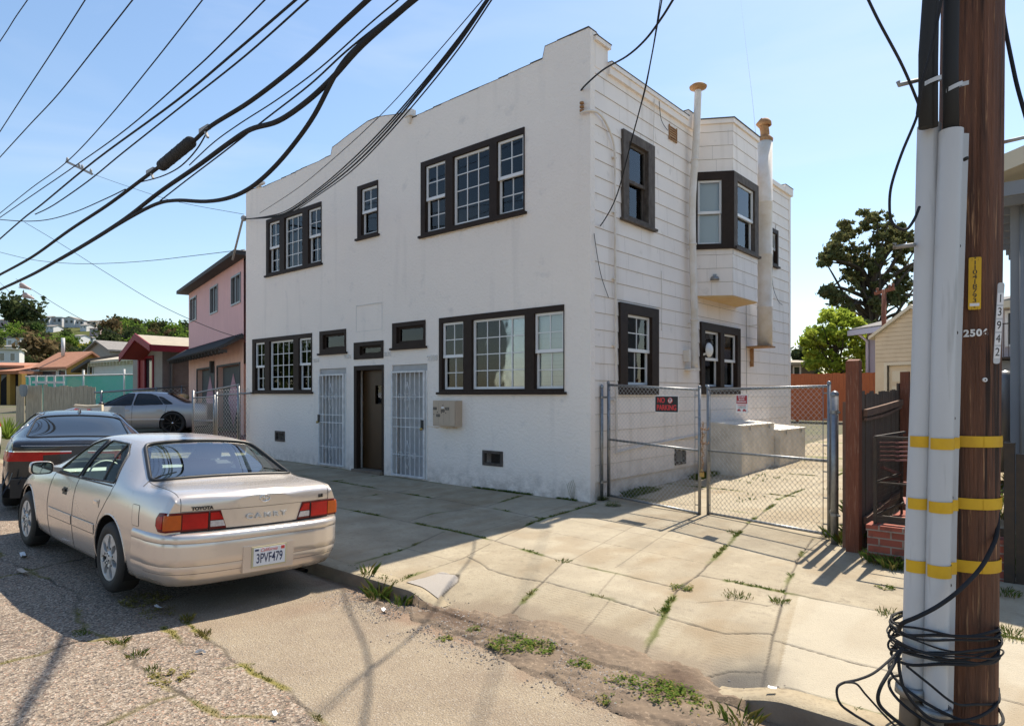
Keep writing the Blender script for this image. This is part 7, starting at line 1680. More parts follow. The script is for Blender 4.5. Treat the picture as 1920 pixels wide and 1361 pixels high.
# generic far house: box with gable, ridge along the given direction
def house(name, label, px0, px1, ye, yb, d0, d1, wallm, roofm, rise_px, group=None, depth=6, wins=(), over=.35, eave='palefascia', gable_front=False, zbase=None):
    """front wall from px0 (distance d0) to px1 (distance d1), eaves at ye, base at yb"""
    a, b = at(px0, 740, d0), at(px1, 740, d1); zt = (at(px0, ye, d0).z+at(px1, ye, d1).z)/2; zb = at((px0+px1)/2, yb, (d0+d1)/2).z if zbase is None else zbase
    u = Vector((b.x-a.x, b.y-a.y, 0)); L_ = u.length; T = frame3((a.x, a.y, 0), u)
    if (Vector(T(0, 1, 0))-C0).length < (Vector(T(0, -1, 0))-C0).length: T0 = T; T = lambda x, y, z: T0(x, -y, z)
    rs_ = rise_px*(d0+d1)/2/F; h = thing(name, label, 'house', (a.x, a.y, zb), group)
    m = MB(T); hs = []
    for (fa_, fb_, za, zb_) in wins: hs.append((L_*fa_, zb+(zt-zb)*za, L_*fb_, zb+(zt-zb)*zb_))
    for r in rects(0, zb-3, L_, zt, hs): m.quad((r[0],0,r[1]),(r[2],0,r[1]),(r[2],0,r[3]),(r[0],0,r[3]))
    m.quad((0,0,zb-3),(0,depth,zb-3),(0,depth,zt),(0,0,zt)); m.quad((L_,0,zb-3),(L_,depth,zb-3),(L_,depth,zt),(L_,0,zt)); m.quad((0,.35,zb-3),(L_,.35,zb-3),(L_,.35,zt),(0,.35,zt))
    if gable_front: m.add([(0,0,zt),(L_,0,zt),(L_/2,0,zt+rs_)], [(0,1,2)])
    else: m.add([(0,0,zt),(0,depth,zt),(0,depth/2,zt+rs_)], [(0,1,2)]); m.add([(L_,0,zt),(L_,depth,zt),(L_,depth/2,zt+rs_)], [(0,1,2)])
    m.build('wall', wallm, h); m = MB(T); o_ = over
    if rs_ < .15: m.box((-o_,-o_,zt),(L_+o_,depth+o_,zt+.2))
    elif gable_front:
        for s0, s1 in ((-o_, L_/2), (L_+o_, L_/2)):
            k = rs_/(L_/2); z0 = zt-k*o_; m.add([(s0,-o_,z0),(s1,-o_,zt+rs_),(s1,depth,zt+rs_),(s0,depth,z0),(s0,-o_,z0+.15),(s1,-o_,zt+rs_+.15),(s1,depth,zt+rs_+.15),(s0,depth,z0+.15)], [(0,1,2,3),(4,7,6,5),(0,4,5,1),(1,5,6,2),(2,6,7,3),(3,7,4,0)])
    else:
        k = rs_/(depth/2)
        for s0, s1 in ((-o_, depth/2), (depth+o_, depth/2)):
            z0 = zt-k*o_; m.add([(-o_,s0,z0),(L_+o_,s0,z0),(L_+o_,s1,zt+rs_),(-o_,s1,zt+rs_),(-o_,s0,z0+.15),(L_+o_,s0,z0+.15),(L_+o_,s1,zt+rs_+.15),(-o_,s1,zt+rs_+.15)], [(0,1,2,3),(4,7,6,5),(0,4,5,1),(1,5,6,2),(2,6,7,3),(3,7,4,0)])
    m.build('roof', roofm, h, fix=True)
    for (a_, b_, c_, d_) in hs:
        m = MB(T); w_ = .07
        for r in rects(a_-w_, b_-w_, c_+w_, d_+w_, [(a_, b_, c_, d_)]): m.box((r[0], -.04, r[1]), (r[2], .03, r[3]))
        fr = m.build('window', 'sash', h, fix=True); m = MB(T); m.box((a_, .04, b_), (c_, .06, d_)); m.build('pane', 'houseglass', fr, fix=True)
    return h, T, L_, zb, zt, rs_
h, T, L_, zb, zt, rs_ = house('white_house', 'white board sided house with pale tan roof and dark open porch', 176, 262, 677, 722, 43, 39, 'whitewall', 'whiteroof', 16, depth=5)
m = MB(T); 
for k in range(14): m.box((L_*k/14, -.36, zt-.28), (L_*k/14+.06, -.05, zt-.05))
m.build('rafter_end', 'cream', h, fix=True)
a = at(132, 740, 44); pw = MB(); T2 = frame3((at(176,740,43).x, at(176,740,43).y, 0), at(132,740,45)-at(176,740,43)); s_ = 1 if (Vector(T2(0,1,0))-C0).length > (Vector(T2(0,-1,0))-C0).length else -1; T3 = lambda x, y, z: T2(x, y*s_, z)
pw = MB(T3); w_ = 1.65
for x_ in (.05, .75, w_-.1): pw.box((x_,-.05,zb-1),(x_+.1,.08,zt-.25))
pw.box((0,-.02,zb-1),(.7,.06,zb+.4)); pw.build('porch_post', 'whitewall', h, fix=True)
pw = MB(T3); pw.add([(-.3,-.5,zt+.2),(w_+.5,-.5,zt-.45),(w_+.5,4,zt-.45),(-.3,4,zt+1.2),(-.3,-.5,zt+.0),(w_+.5,-.5,zt-.62),(w_+.5,4,zt-.62),(-.3,4,zt+1.0)], [(0,1,2,3),(7,6,5,4),(0,4,5,1),(1,5,6,2),(2,6,7,3),(3,7,4,0)]); pw.build('porch_roof', 'eaveblack', h, fix=True)
pw = MB(T3); pw.box((.0,1.6,zb-1),(w_,1.7,zt)); pw.build('porch_recess', 'dark', h, fix=True)
house('pale_house', 'pale gable roof showing just behind the white house', 166, 206, 657, 690, 62, 60, 'greywall', 'shingle', 16, gable_front=True)
h, T, L_, zb, zt, rs_ = house('mustard_house', 'mustard yellow bungalow with orange shingle roof', 74, 126, 687, 735, 47, 46, 'mustard', 'orangeroof', 26, depth=3.2, wins=((.05,.62,.42,.82),(.70,.95,.3,.85)))
m = MB(T); m.box((-2.6,-1.6,zt-.55),(.3,2.5,zt-.35)); m.add([(-2.9,-1.8,zt-.35),(.3,-1.8,zt-.35),(.3,1.5,zt+.35),(-2.9,1.5,zt+.35)], [(0,1,2,3)]); m.build('porch_roof', 'orangeroof', h, fix=True)
m = MB(T)
for x_ in (-2.5, -1.1, .1): m.box((x_,-1.5,zb-1),(x_+.35,-1.15,zt-.55))
m.build('porch_post', 'mustard', h, fix=True)
m = MB(T); m.box((-2.6,.6,zb-1),(0,.7,zt-.6)); m.build('porch_recess', 'dark', h, fix=True); m = MB(T); m.tube([(L_*.35,1,zt+.8),(L_*.35,1,zt+2.1)], .12, 8); m.build('chimney', 'whitewall', h)
h, T, L_, zb, zt, rs_ = house('blue_grey_building', 'blue grey stucco building with arched opening at the left edge', -60, 38, 688, 745, 46, 47, 'bluegrey', 'orangeroof', 9, depth=8)
m = MB(T); ca = L_*.93; m.add([(ca-1.5+1.5*(1-math.cos(t)) if False else ca-1.0*math.cos(t), -.03, zb+.7+1.0*math.sin(t)) for t in np.linspace(0, math.pi, 16)]+[(ca+1.0,-.03,zb-1),(ca-1.0,-.03,zb-1)][::1], [tuple(range(18))]); m.build('archway', 'dark', h)
house('white_house', 'small white house peeking between trees at the left edge below the hill', -20, 36, 655, 690, 110, 112, 'whitewall', 'whiteroof', 2, wins=((.35,.5,.4,.8),(.7,.85,.4,.8)))
# hill ------------------------------------------------------------------
leaf_mat('hillgreen', (.055,.075,.025), (.10,.11,.045), (.13,.11,.06), .06, .0)
SKX = [-900,-300,0,60,120,230,300,350,420,520,700,900,1200,1500,2200]; SKY = [645,632,618,614,612,616,630,640,652,666,692,708,718,724,724]
def hill_y(px, d): return 737+(np.interp(px, SKX, SKY)-737)*np.clip((d-60)/330, 0, 1)**.85
def hill_h(px, d):
    top = 1.7+(740-hill_y(px, np.minimum(d, 390)))*np.minimum(d, 390)/F
    return np.where(d > 390, top*(1-.35*sstep(390, 700, d)), top)
def hill_d(px, y):      # how far up the slope a given elevation is reached
    g = (737-y)/(737-float(np.interp(px, SKX, SKY))); return 60+330*max(.02, min(1, g))**(1/.85)
pxs = np.linspace(-900, 2200, 140); ds = np.concatenate([np.linspace(62, 400, 60), np.linspace(420, 760, 12)]); rows = []
for d in ds: rows.append([tuple((lambda p: (p.x, p.y, float(hill_h(px, d))))(at(px, 740, d))) for px in pxs])
m = MB(); m.grid(rows); o = m.build('hill', 'hillgreen'); o['kind'] = 'structure'
protos = []
def hill_proto(m, seed, tall, spread, n=420, airy=.3):
    rr = random.Random(seed); bl = []
    for k in range(11): a = rr.uniform(0, 6.28); q_ = rr.random()**.5*.6*spread; bl.append((q_*math.cos(a), q_*math.sin(a), tall*(.40+.45*rr.random()), spread*rr.uniform(.34,.52), .9))
    t = thing('hillside_tree', '', 'tree', (0,0,0)); v, f = crown(bl, n, spread*.20, seed, 1.4, airy); o = leafmesh('crown', v, f, m); attach(o, t)
    limbs((0,0,-.5), [Vector(b[:3]) for b in bl[::4]], spread*.07, 'bark', t, seed); return t
kinds = [('leaf_dark', 10, 5.5, 'dark green tree on the far hillside'), ('leaf_mid', 9, 5.5, 'mid green tree on the far hillside'), ('leaf_olive', 9, 5.2, 'olive green tree on the far hillside'), ('leaf_bronze', 9, 5.0, 'bronze tinted tree on the far hillside'), ('leaf_bright', 7, 4.6, 'light green tree on the far hillside')]
prot = [hill_proto(k[0], 70+i, k[1], k[2]) for i, k in enumerate(kinds)]; used_ = [False]*5
rr = random.Random(77)
def put(kind, px, d, sc, label=None, grp='trees on the far hillside', name=None):
    p = at(px, 740, d); z = float(hill_h(px, d))
    if not used_[kind]: t = prot[kind]; used_[kind] = True
    else: t = copy_tree(prot[kind])
    t.location = (p.x, p.y, z-.3); t.rotation_euler = (0, 0, rr.uniform(0, 6.28)); t.scale = (sc, sc, sc*rr.uniform(.85, 1.2)); t['label'] = label or kinds[kind][3]
    if label: 
        if 'group' in t: del t['group']
    else: t['group'] = grp+' ('+['dark', 'mid green', 'olive', 'bronze', 'light green'][kind]+')'
    return t
hh = [(77,92,595,612,372,'hillwhite','pale blue grey block house on the ridge beside the big dark tree'),(98,116,595,610,374,'hillwhite','white flat roofed house with large windows on the ridge'),(120,139,597,611,372,'hillwhite','white gabled house in the middle of the ridge row'),(142,157,601,611,372,'hillwhite','small grey white house on the ridge right of the gabled one'),(163,181,603,612,370,'hilltan','dark roofed house on the ridge'),(182,200,606,616,366,'hilltan','tan house at the right end of the ridge row'),
      (-2,20,600,606,360,'hillpink','long pink tile roofed house near the left edge of the ridge'),(3,24,622,632,280,'hillpink','pink house below the big dark tree'),(12,38,634,655,240,'hillwhite','bright white stepped house on the left slope'),(0,22,650,662,200,'hillwhite','white house low on the left slope'),(86,100,612,620,320,'hillwhite','small white house under the ridge left of centre'),(150,162,610,618,330,'hillwhite','little white house half hidden under the ridge'),(168,186,616,627,300,'hillpink','lilac house on the middle slope'),(137,149,630,642,260,'hillwhite','white house in the trees in the middle of the slope'),(166,175,634,640,250,'hillwhite','tiny white roof right of the middle of the slope')]
for row, (yb, n) in enumerate(((617, 44), (621, 40), (628, 38), (636, 34), (646, 30), (656, 24), (668, 20), (682, 18), (698, 16), (716, 14))):
    for k in range(n):
        px = -60+(560)*(k+rr.uniform(-.35,.35))/n; off = float(np.interp(px, SKX, SKY))-614; y_ = yb+rr.uniform(-3, 3)+max(0, off)*(726-yb)/112
        if any(a-5 < px < b+5 and y1-2 < y_ < y1+24 for a, b, y0, y1, *_ in hh) and rr.random() < .93: continue
        d = hill_d(px, y_); hp = rr.uniform(18, 31)*(.5 if row == 0 and px < 230 else 1)*(1.3 if row > 6 else 1); kk = rr.choice([0,0,1,4,2,3,1,4]) if row < 6 else rr.choice([0,0,1,3,2]); put(kk, px, d, hp*d/F/kinds[kk][1])
for kk, px, y_, hp, lab in [(0, 24, 622, 56, 'huge dark round tree on the hilltop at the left edge'), (0, 50, 624, 62, 'second huge dark tree on the hilltop, joined to the leftmost one'), (3, 203, 640, 50, 'bronze tinted conifer standing above the ridge houses'), (3, 78, 690, 74, 'large bronze and green tree left of centre on the lower slope'), (0, 205, 672, 46, 'dark tree on the slope just left of the red gable'), (4, 130, 654, 24, 'light green tree amid the slope houses'), (4, 35, 640, 22, 'bright green tree near the white slope house at left')]:
    d = hill_d(px, y_); put(kk, px, d, hp*d/F/kinds[kk][1], lab)
for k in range(16): put(rr.choice([0,1,0,2]), 1100+60*k, 150+rr.uniform(-20,30), rr.uniform(.5,.7))
t = put(4, 162, hill_d(162, 668), .62, 'yellow flowering tree on the lower slope')
c_ = [c for c in t.children if c.name.startswith('crown')][0]; c_.data = c_.data.copy(); c_.data.materials[0] = M['leaf_yellow']
mat('hillwhite', (.60,.60,.60), .8); mat('hilltan', (.50,.42,.32), .8); mat('hillpink', (.45,.33,.34), .8); mat('hillroof', (.24,.22,.20), .9)
for k, (a, b, y0, y1, d, wm, lab) in enumerate(hh):
    d = hill_d((a+b)/2, y1+2)-4; house('hillside_house', lab, a, b, y0, y1, d, d, wm, 'hillroof', 0 if k in (1, 3, 8) else 3.5, 'houses on the far hillside', depth=8, wins=((.12,.36,.4,.8),(.58,.86,.4,.8)), gable_front=(k == 2))
# fences on the left ------------------------------------------------------
mat('tealmesh', (.03,.40,.27), .7, var=(.10,.42,.36), vs=.8, alpha=.85)
def fence_line(a, b): return Vector((a.x, a.y, 0)), Vector((b.x-a.x, b.y-a.y, 0))
gf = thing('mesh_fence', 'green fabric covered fence with white top rail and thin posts', 'fence', tuple(at(150, 745, 35)))
a, b = at(48, 740, 37), at(256, 740, 33); u = (b-a).normalized(); L_ = (b-a).length; zt = 2.72; m = MB()
m.quad(Vector((a.x,a.y,.5)), Vector((b.x,b.y,.5)), Vector((b.x,b.y,zt)), Vector((a.x,a.y,zt))); m.build('fabric', 'tealmesh', gf)
m = MB(); m.tube([(a.x,a.y,zt),(b.x,b.y,zt)], .04, 6); m.build('top_rail', 'whitewall', gf)
for px in (120, 157, 233, 56): p = onv(px, 740, a[:2], b[:2]); m = MB(); m.tube([(p.x,p.y,.4),(p.x,p.y,3.0 if px in (157,233) else 2.75)], .05, 8); m.build('post', 'whitewall', gf)
tf = thing('board_fence', 'tan vertical board fence with wavy top and dark gaps', 'fence', tuple(at(100, 760, 25)))
a, b = at(31, 740, 25), at(177, 740, 25.5); L_ = (b-a).length; u = (b-a).normalized(); rr = random.Random(15); x_ = 0; m = MB(frame3(a-Vector((0,0,a.z)), u))
while x_ < L_:
    fr = x_/L_; top = at(100, 724 if fr < .12 or fr > .35 else 722, 25).z+.03*math.sin(x_*9)-(.0 if fr < .93 else .0); m.box((x_, 0, .2), (x_+.135, .03, top)); x_ += .135+(.05 if rr.random() < .12 and fr < .4 else .004)
m.build('board', 'fencetan', tf, fix=True)
m = MB(frame3(a-Vector((0,0,a.z)), u)); 
for x_ in (.62, .95, 1.25): m.box((x_, -.05, 1.9), (x_+.07, -.02, 2.45))
m.box((.5,-.07,2.13),(1.6,-.051,2.22)); m.build('broken_slat', 'whitewall', tf, fix=True)
c = at(47, 733, 24.8); m = MB(); rows = []
for z_, w_ in ((.0,.10),(-.05,.14),(-.2,.15),(-.35,.13),(-.45,.07)): rows.append([c+lat*w_*math.cos(t)*(1+.2*math.sin(3*t))+tc_*(.06*math.sin(t)+.06)+Vector((.02*math.sin(5*t),0,z_+.24)) for t in np.linspace(0, 2*math.pi, 14, endpoint=False)])
m.grid(rows, close=True); tag(m.build('hanging_coat', 'bluegrey', fix=True), 'dark grey cloth draped over the left end of the tan board fence', 'cloth')
cf_ = thing('chain_fence', 'low chain link fence between the tan fence and the pink house', 'fence', tuple(at(250, 760, 25)))
a, b = at(176, 740, 25), at(352, 740, 27); m = MB(); za, zb2 = at(176, 736, 25).z, at(352, 724.5, 27).z
m.tube([(a.x,a.y,za),(b.x,b.y,zb2)], .035, 8); 
for px in (190, 293, 341): p = onv(px, 740, a[:2], b[:2]); f_ = (p-a).length/(b-a).length; m.tube([(p.x,p.y,.3),(p.x,p.y,za+(zb2-za)*f_+.06)], .04, 8)
m.build('fence_frame', 'galv', cf_); m = MB(); chain(m, a[:2], b[:2], .5, za, .6, zb2, p=.16, r=.006); m.build('wire_mesh', 'galvwire', cf_)
# fence and gate in front of the pink house
pf_ = thing('chain_fence', 'chain link fence with small gate in front of the pink house garage', 'fence', tuple(at(410, 800, 18)))
def dd(px): return 17.4+(461-px)*.012
m = MB(); g_ = MB()
def P3(px, py): return at(px, py, dd(px))
for px, y0 in ((362,732),(402,740),(406,735),(447,720)): m.tube([P3(px, y0), P3(px, 826)], .035, 8)
m.tube([P3(366,737), P3(449,721)], .022, 8); m.tube([P3(406,741), P3(470,737)], .022, 8); m.tube([P3(362,746), P3(402,744)], .02, 8); m.tube([P3(362,789), P3(402,789)], .02, 8); m.build('fence_frame', 'galv', pf_)
A2, B2 = P3(363, 740), P3(401, 740); chain(g_, A2[:2], B2[:2], P3(363,826).z, P3(363,746).z, P3(401,826).z, P3(401,744).z, p=.09, r=.004)
A2, B2 = P3(407, 740), P3(470, 740); chain(g_, A2[:2], B2[:2], P3(407,830).z, P3(407,728).z, P3(470,830).z, P3(470,724).z, p=.12, r=.004); g_.build('wire_mesh', 'galvwire', pf_)
m = MB(); 
for k in range(1):
    q0 = [onz(300,800,.45), onz(470,806,.45), onz(470,832,.35), onz(300,832,.35)]; m.add([p+Vector((0,0,.0)) for p in q0], [(0,1,2,3)])
o = m.build('red_paving', 'redpave'); o['kind'] = 'structure'
# white box with red reflectors, cream and orange bundle, small planters
wb = thing('utility_cart', 'small white metal cart body with orange red reflectors beside the grey sedan', 'cart', tuple(at(165, 800, 13.5)))
a, b, c = at(141, 762, 14.2), at(164, 764, 13.6), at(191, 762, 13.2); dz = Vector((0,0,.62)); m = MB()
back_ = Vector((-.25,.5,0)); m.add([a,b,c,c+back_,a+back_,a-dz,b-dz,c-dz,c+back_-dz,a+back_-dz], [(0,1,6,5),(1,2,7,6),(2,3,8,7),(3,4,9,8),(4,0,5,9),(0,4,3,2,1)]); m.build('body', 'whitewall', wb, fix=True)
m = MB(); m.tube([a+Vector((0,0,.02)), b+Vector((0,0,.02)), c+Vector((0,0,.02)), c-dz], .03, 6); m.build('rim', 'cream', wb)
m = MB(); p0, p1 = b+(c-b)*.02-tc_*-.03, b+(c-b)*.28-tc_*-.03; m.add([p0-Vector((0,0,.03)),p1-Vector((0,0,.03)),p1-Vector((0,0,.30)),p0-Vector((0,0,.30))], [(0,1,2,3)]); p0, p1 = a+tc_*.03, a+(b-a)*.35+tc_*.03; m.build('reflector', 'signred', wb)
m = MB(); m.add([p0-Vector((0,0,.04)),p1-Vector((0,0,.04)),p1-Vector((0,0,.11)),p0-Vector((0,0,.11))], [(0,1,2,3)]); m.build('reflector', 'signred', wb)
mat('orangecloth', (.60,.22,.03), .7, var=(.62,.50,.30), vs=5, vamt=.4)
c = at(343, 745, 24.5); m = MB(); m.lathe(c, [(0,-.32),(.11,-.30),(.14,-.1),(.14,.1),(.11,.30),(0,.32)], 12, axis='x'); m.build('x', 'orangecloth'); bpy.data.objects['x'].name = 'rolled_cushion'; tag(bpy.data.objects['rolled_cushion'], 'cream and orange rolled bundle lying behind the grey sedan boot', 'bundle')
for k, px in enumerate((110, 132)):
    c = at(px, 778, 20); m = MB(); m.lathe(c, [(0,-.25),(.16,-.25),(.19,0),(.15,0),(.15,-.04),(0,-.04)], 12); tag(m.build('flower_pot', 'orangeroof'), ('left' if k == 0 else 'right')+' of two terracotta pots below the tan board fence', 'pot', 'terracotta pots')
c = at(14, 775, 17); c.z = .55; m = MB(); rr = random.Random(4)
for k in range(70):
    a_ = rr.uniform(0, 6.28); e_ = rr.uniform(.15, 1.45); L_ = rr.uniform(.45, .75); d = Vector((math.cos(a_)*math.cos(e_), math.sin(a_)*math.cos(e_), math.sin(e_))); s_ = d.cross(Vector((0,0,1))).normalized()*.022
    m.add([c-s_, c+s_, c+d*L_*.6+s_*.8, c+d*L_+Vector((0,0,-.04)), c+d*L_*.6-s_*.8], [(0,1,2,3,4)])
tag(m.build('yucca_plant', 'leaf_bright'), 'spiky yellow green yucca beside the white hatchback', 'plant')
# ================================================================== RIGHT SIDE HOUSES
h, T, L_, zb, zt, rs_ = house('brick_house', 'low weathered brick cottage with pale ragged roof edge beyond the orange fence', 1440, 1527, 684, 712, 36, 36, 'oldbrick', 'tanroof', 9, depth=6, wins=((.56,.68,.35,.85),))
h, T, L_, zb, zt, rs_ = house('lavender_house', 'lavender grey house with shingle roof and white downpipe', 1626, 1760, 608, 715, 31, 27, 'lavender', 'shingle', 42, depth=8, over=.55)
m = MB(T); m.box((-.56,-.62,zt-.30),(L_+.5,-.56,zt-.06)); m.build('gutter', 'lilactrim', h, fix=True); m = MB(T); m.tube([(.0,-.52,zt-.2),(.12,-.1,zt-.6),(.12,-.1,.8)], .07, 8); m.build('downpipe', 'lilactrim', h)
# cream garage
O_ = at(1641, 740, 22.5); O_.z = 0; ga = thing('cream_garage', 'cream painted board garage with gable front and panelled door', 'garage', (O_.x, O_.y, .8)); b = at(1790, 740, 20.3); u = Vector((b.x-O_.x, b.y-O_.y, 0)); L_ = u.length; T0_ = frame3(O_, u)
T = (lambda x, y, z: T0_(x, y, z)) if (Vector(T0_(0,1,0))-C0).length > (Vector(T0_(0,-1,0))-C0).length else (lambda x, y, z: T0_(x, -y, z))
ze = at(1641, 631, 22.5).z; zap = at(1730, 586, 21.3).z; dx0 = .42; dzt = at(1660, 685, 22).z
m = MB(T); z_ = .4; sm_ = MB(T)
for r in rects(0, .4, L_, ze, [(dx0, .4, L_-.35, dzt)]): m.quad((r[0],0,r[1]),(r[2],0,r[1]),(r[2],0,r[3]),(r[0],0,r[3]))
m.add([(0,0,ze),(L_,0,ze),(L_/2,0,zap+.15)], [(0,1,2)]); m.quad((0,0,.4),(0,6,.4),(0,6,ze),(0,0,ze)); m.quad((0,.4,.4),(L_,.4,.4),(L_,.4,ze),(0,.4,ze)); wl = m.build('wall', 'cream', ga)
k = 0
while dzt+.1+k*.14 < zap: zz = dzt+.12+k*.14; hw_ = L_/2*min(1, max(0, (zap+.15-zz)/(zap+.15-ze))); sm_.box((L_/2-hw_+.02,-.004,zz),(L_/2+hw_-.02,.002,zz+.008)); k += 1
sm_.build('board_joint', 'oldrail', wl, fix=True)
m = MB(T)
for s0 in (-.15, L_+.15): m.add([(s0,-.15,ze-.1),(L_/2,-.15,zap+.15),(L_/2,6,zap+.15),(s0,6,ze-.1),(s0,-.15,ze),(L_/2,-.15,zap+.27),(L_/2,6,zap+.27),(s0,6,ze)], [(0,1,2,3),(7,6,5,4),(0,4,5,1),(1,5,6,2),(2,6,7,3),(3,7,4,0)])
m.build('roof', 'palefascia', ga, fix=True)
m = MB(T); m.box((dx0,.08,.4),(L_-.35,.12,dzt)); dr = m.build('garage_door', 'cream', ga, fix=True); m = MB(T)
for i in range(3):
    for j in range(4): x0_ = dx0+.12+i*.62; z0_ = dzt-.55-j*.5; m.box((x0_,.065,z0_),(x0_+.5,.078,z0_+.36))
m.build('door_panel', 'palefascia', dr, fix=True); m = MB(T); m.box((dx0-.1,-.03,.4),(dx0,.0,dzt+.1)); m.box((dx0,-.03,dzt),(L_-.2,.0,dzt+.1)); m.build('door_trim', 'palefascia', ga, fix=True)
# rusty post with crossbar in front of the eucalyptus
p0 = at(1657, 700, 26); m = MB(); m.tube([Vector((p0.x,p0.y,1)), at(1657.5, 543, 26)], .085, 8); m.obox(at(1640, 551, 26.3), at(1677, 541, 25.7), .10, .12)
for px, py in ((1645,546),(1668,540),(1674,538)): m.lathe(at(px, py, 26), [(.05,0),(.05,.12),(0,.14)], 8)
tag(m.build('crossarm_post', 'redwood', fix=True), 'thin rust brown pole with crossarm rising behind the cream garage', 'pole')
# the dark grey house at the right edge
gh2 = thing('grey_sided_house', 'dark blue grey lap sided house with cream fascia and open eaves at the right edge', 'house', tuple(at(1930, 900, 7.5)))
c = at(1902, 740, 8.2); dirb = Vector((.02, 1, 0)).normalized(); T = frame3((c.x, c.y, 0), (1, 0)) # front wall faces the street
# n for u=(1,0) is (0,-1): b>0 towards the street
m = MB(T); zt = at(1902, 352, 8.2).z; z = .1; k = 0
while z < zt: m.quad((0,.012,z),(6,.012,z),(6,.0,min(z+.13,zt)),(0,.0,min(z+.13,zt))); m.quad((0,.0,z),(6,.0,z),(6,.012,z),(0,.012,z)); m.quad((.0,.0,z),(.0,-9,z),(-.0,-9,z+.13),(0,.0,z+.13)); z += .13
m.box((-.04,-.05,.1),(.06,.03,zt)); m.build('wall', 'greyhouse', gh2)
m = MB(T); 
for x_ in (.09, .30): m.tube([(x_,.06,.1),(x_,.06,zt)], .035, 8)
m.build('downpipe', 'greyhouse', gh2)
m = MB(T); zf = at(1881, 350, 8.6).z; m.add([(-.35,.9,zf-.25),(6,.9,zf+1.6),(6,-8,zf+1.6),(-.35,-8,zf-.25),(-.35,.9,zf-.05),(6,.9,zf+1.8),(6,-8,zf+1.8),(-.35,-8,zf-.05)], [(0,1,2,3),(7,6,5,4),(0,4,5,1),(1,5,6,2),(2,6,7,3),(3,7,4,0)]); m.build('roof', 'palefascia', gh2, fix=True)
m = MB(T)
for k in range(12): m.box((-.32,.8-k*.5,zf-.42),(5,.74-k*.5,zf-.26))
m.build('rafter', 'greyhouse', gh2, fix=True)
m = MB(T); lp_ = (-.02,.18,at(1899,325,8).z); m.lathe(T(*lp_), [(0,.0)], 6) if False else None
m = MB(); q0 = at(1899, 322, 8.0); m.lathe(q0, [(0,.06),(.05,.04),(.06,-.02),(.04,-.03),(0,-.03)], 12); m.lathe(q0-Vector((0,0,.10)), [(0,.07),(.032,.06),(.036,0),(.02,-.05),(0,-.06)], 10); m.build('porch_lamp', 'galv', gh2)
# lilac house with railing, seen between the pole and the grey house
h, T, L_, zb, zt, rs_ = house('lilac_house', 'pale lilac house with white window and iron balcony seen right of the pole', 1850, 1960, 578, 700, 19, 18, 'lavender', 'palefascia', 3, depth=5, wins=((.38,.50,.45,.93),))
m = MB(T)
for k in range(18): m.box((L_*.1+k*.12,-.5,zb+.55*(zt-zb)-.55),(L_*.1+k*.12+.015,-.485,zb+.55*(zt-zb)+.35))
zz = zb+.55*(zt-zb); m.box((L_*.1,-.51,zz+.35),(L_*.9,-.47,zz+.38)); m.box((L_*.1,-.6,zz-.62),(L_*.9,0,zz-.56)); m.build('balcony_rail', 'iron', h, fix=True)
m = MB(T); m.box((0,-.3,zb-1),(L_,-.02,zz-.65)); m.build('lower_wall', 'greyhouse', h, fix=True)
wt = at(1885, 740, 12); m = MB(); m.lathe((wt.x, wt.y, 0), [(0,.3),(.20,.3),(.20,1.95),(.16,2.1),(0,2.15)], 18); m.tube([(wt.x-.2,wt.y,1.55),(wt.x-.45,wt.y-.1,1.55)], .09, 10); tag(m.build('water_tank', 'alu'), 'tall grey metal cylinder tank standing right of the pole', 'tank')
# ================================================================== WEEDS, GRAVEL, LITTER
def blades(m, c, n, h, sp, rr, w=.006, mi=0, lean=.5, zf=None):
    for k in range(n):
        a = rr.uniform(0, 6.28); q_ = rr.random()**.6*sp; x, y = c[0]+math.cos(a)*q_, c[1]+math.sin(a)*q_; z = c[2] if zf is None else zf(x, y)
        b = a+rr.uniform(-.8, .8); hh_ = h*rr.uniform(.45, 1.15); l = lean*hh_*rr.uniform(.3, 1.2); d = Vector((math.cos(b), math.sin(b), 0)); s = Vector((-d.y, d.x, 0))*w*rr.uniform(.7, 1.3); B_ = Vector((x, y, z-.005))
        p1 = B_+d*l*.3+Vector((0,0,hh_*.55)); p2 = B_+d*l+Vector((0,0,hh_*rr.uniform(.75, 1))); m.add([B_-s, B_+s, p1+s*.9, p2, p1-s*.9], [(0,1,2,3,4)], mi)
def leafy(m, c, n, h, sp, rr, lf=.012, mi=0):
    for k in range(n):
        a = rr.uniform(0, 6.28); q_ = rr.random()**.5*sp; B_ = Vector((c[0]+math.cos(a)*q_, c[1]+math.sin(a)*q_, c[2])); tip = B_+Vector((math.cos(a)*sp*.3, math.sin(a)*sp*.3, h*rr.uniform(.3, 1)*(1-.5*q_/max(sp,.01))))
        for j in range(5):
            p = B_+(tip-B_)*(j+1)/5; b = rr.uniform(0, 6.28); d = Vector((math.cos(b), math.sin(b), rr.uniform(-.2, .6))).normalized(); s = d.cross(Vector((0,0,1))).normalized()*lf*rr.uniform(.4,.7); L_ = lf*rr.uniform(1.2, 2.4)
            m.add([p, p+d*L_*.5+s, p+d*L_, p+d*L_*.5-s], [(0,1,2,3)], mi)
rr = random.Random(99)
m = MB()
for pts, w, ms in JO:
    for (x0, y0), (x1, y1) in zip(pts[:-1], pts[1:]):
        L_ = math.hypot(x1-x0, y1-y0)
        for k in range(int(L_/.02)):
            t = rr.random(); x, y = x0+(x1-x0)*t, y0+(y1-y0)*t
            if y > 9 or x < -6 or rr.random() > ms: continue
            if float(vnoise(x, y, 2.1, 5)) > .74-ms*.32: blades(m, (x, y, gz(x, y)), 7, .028, .022, rr, .0028, rr.random() < .25, 1.2)
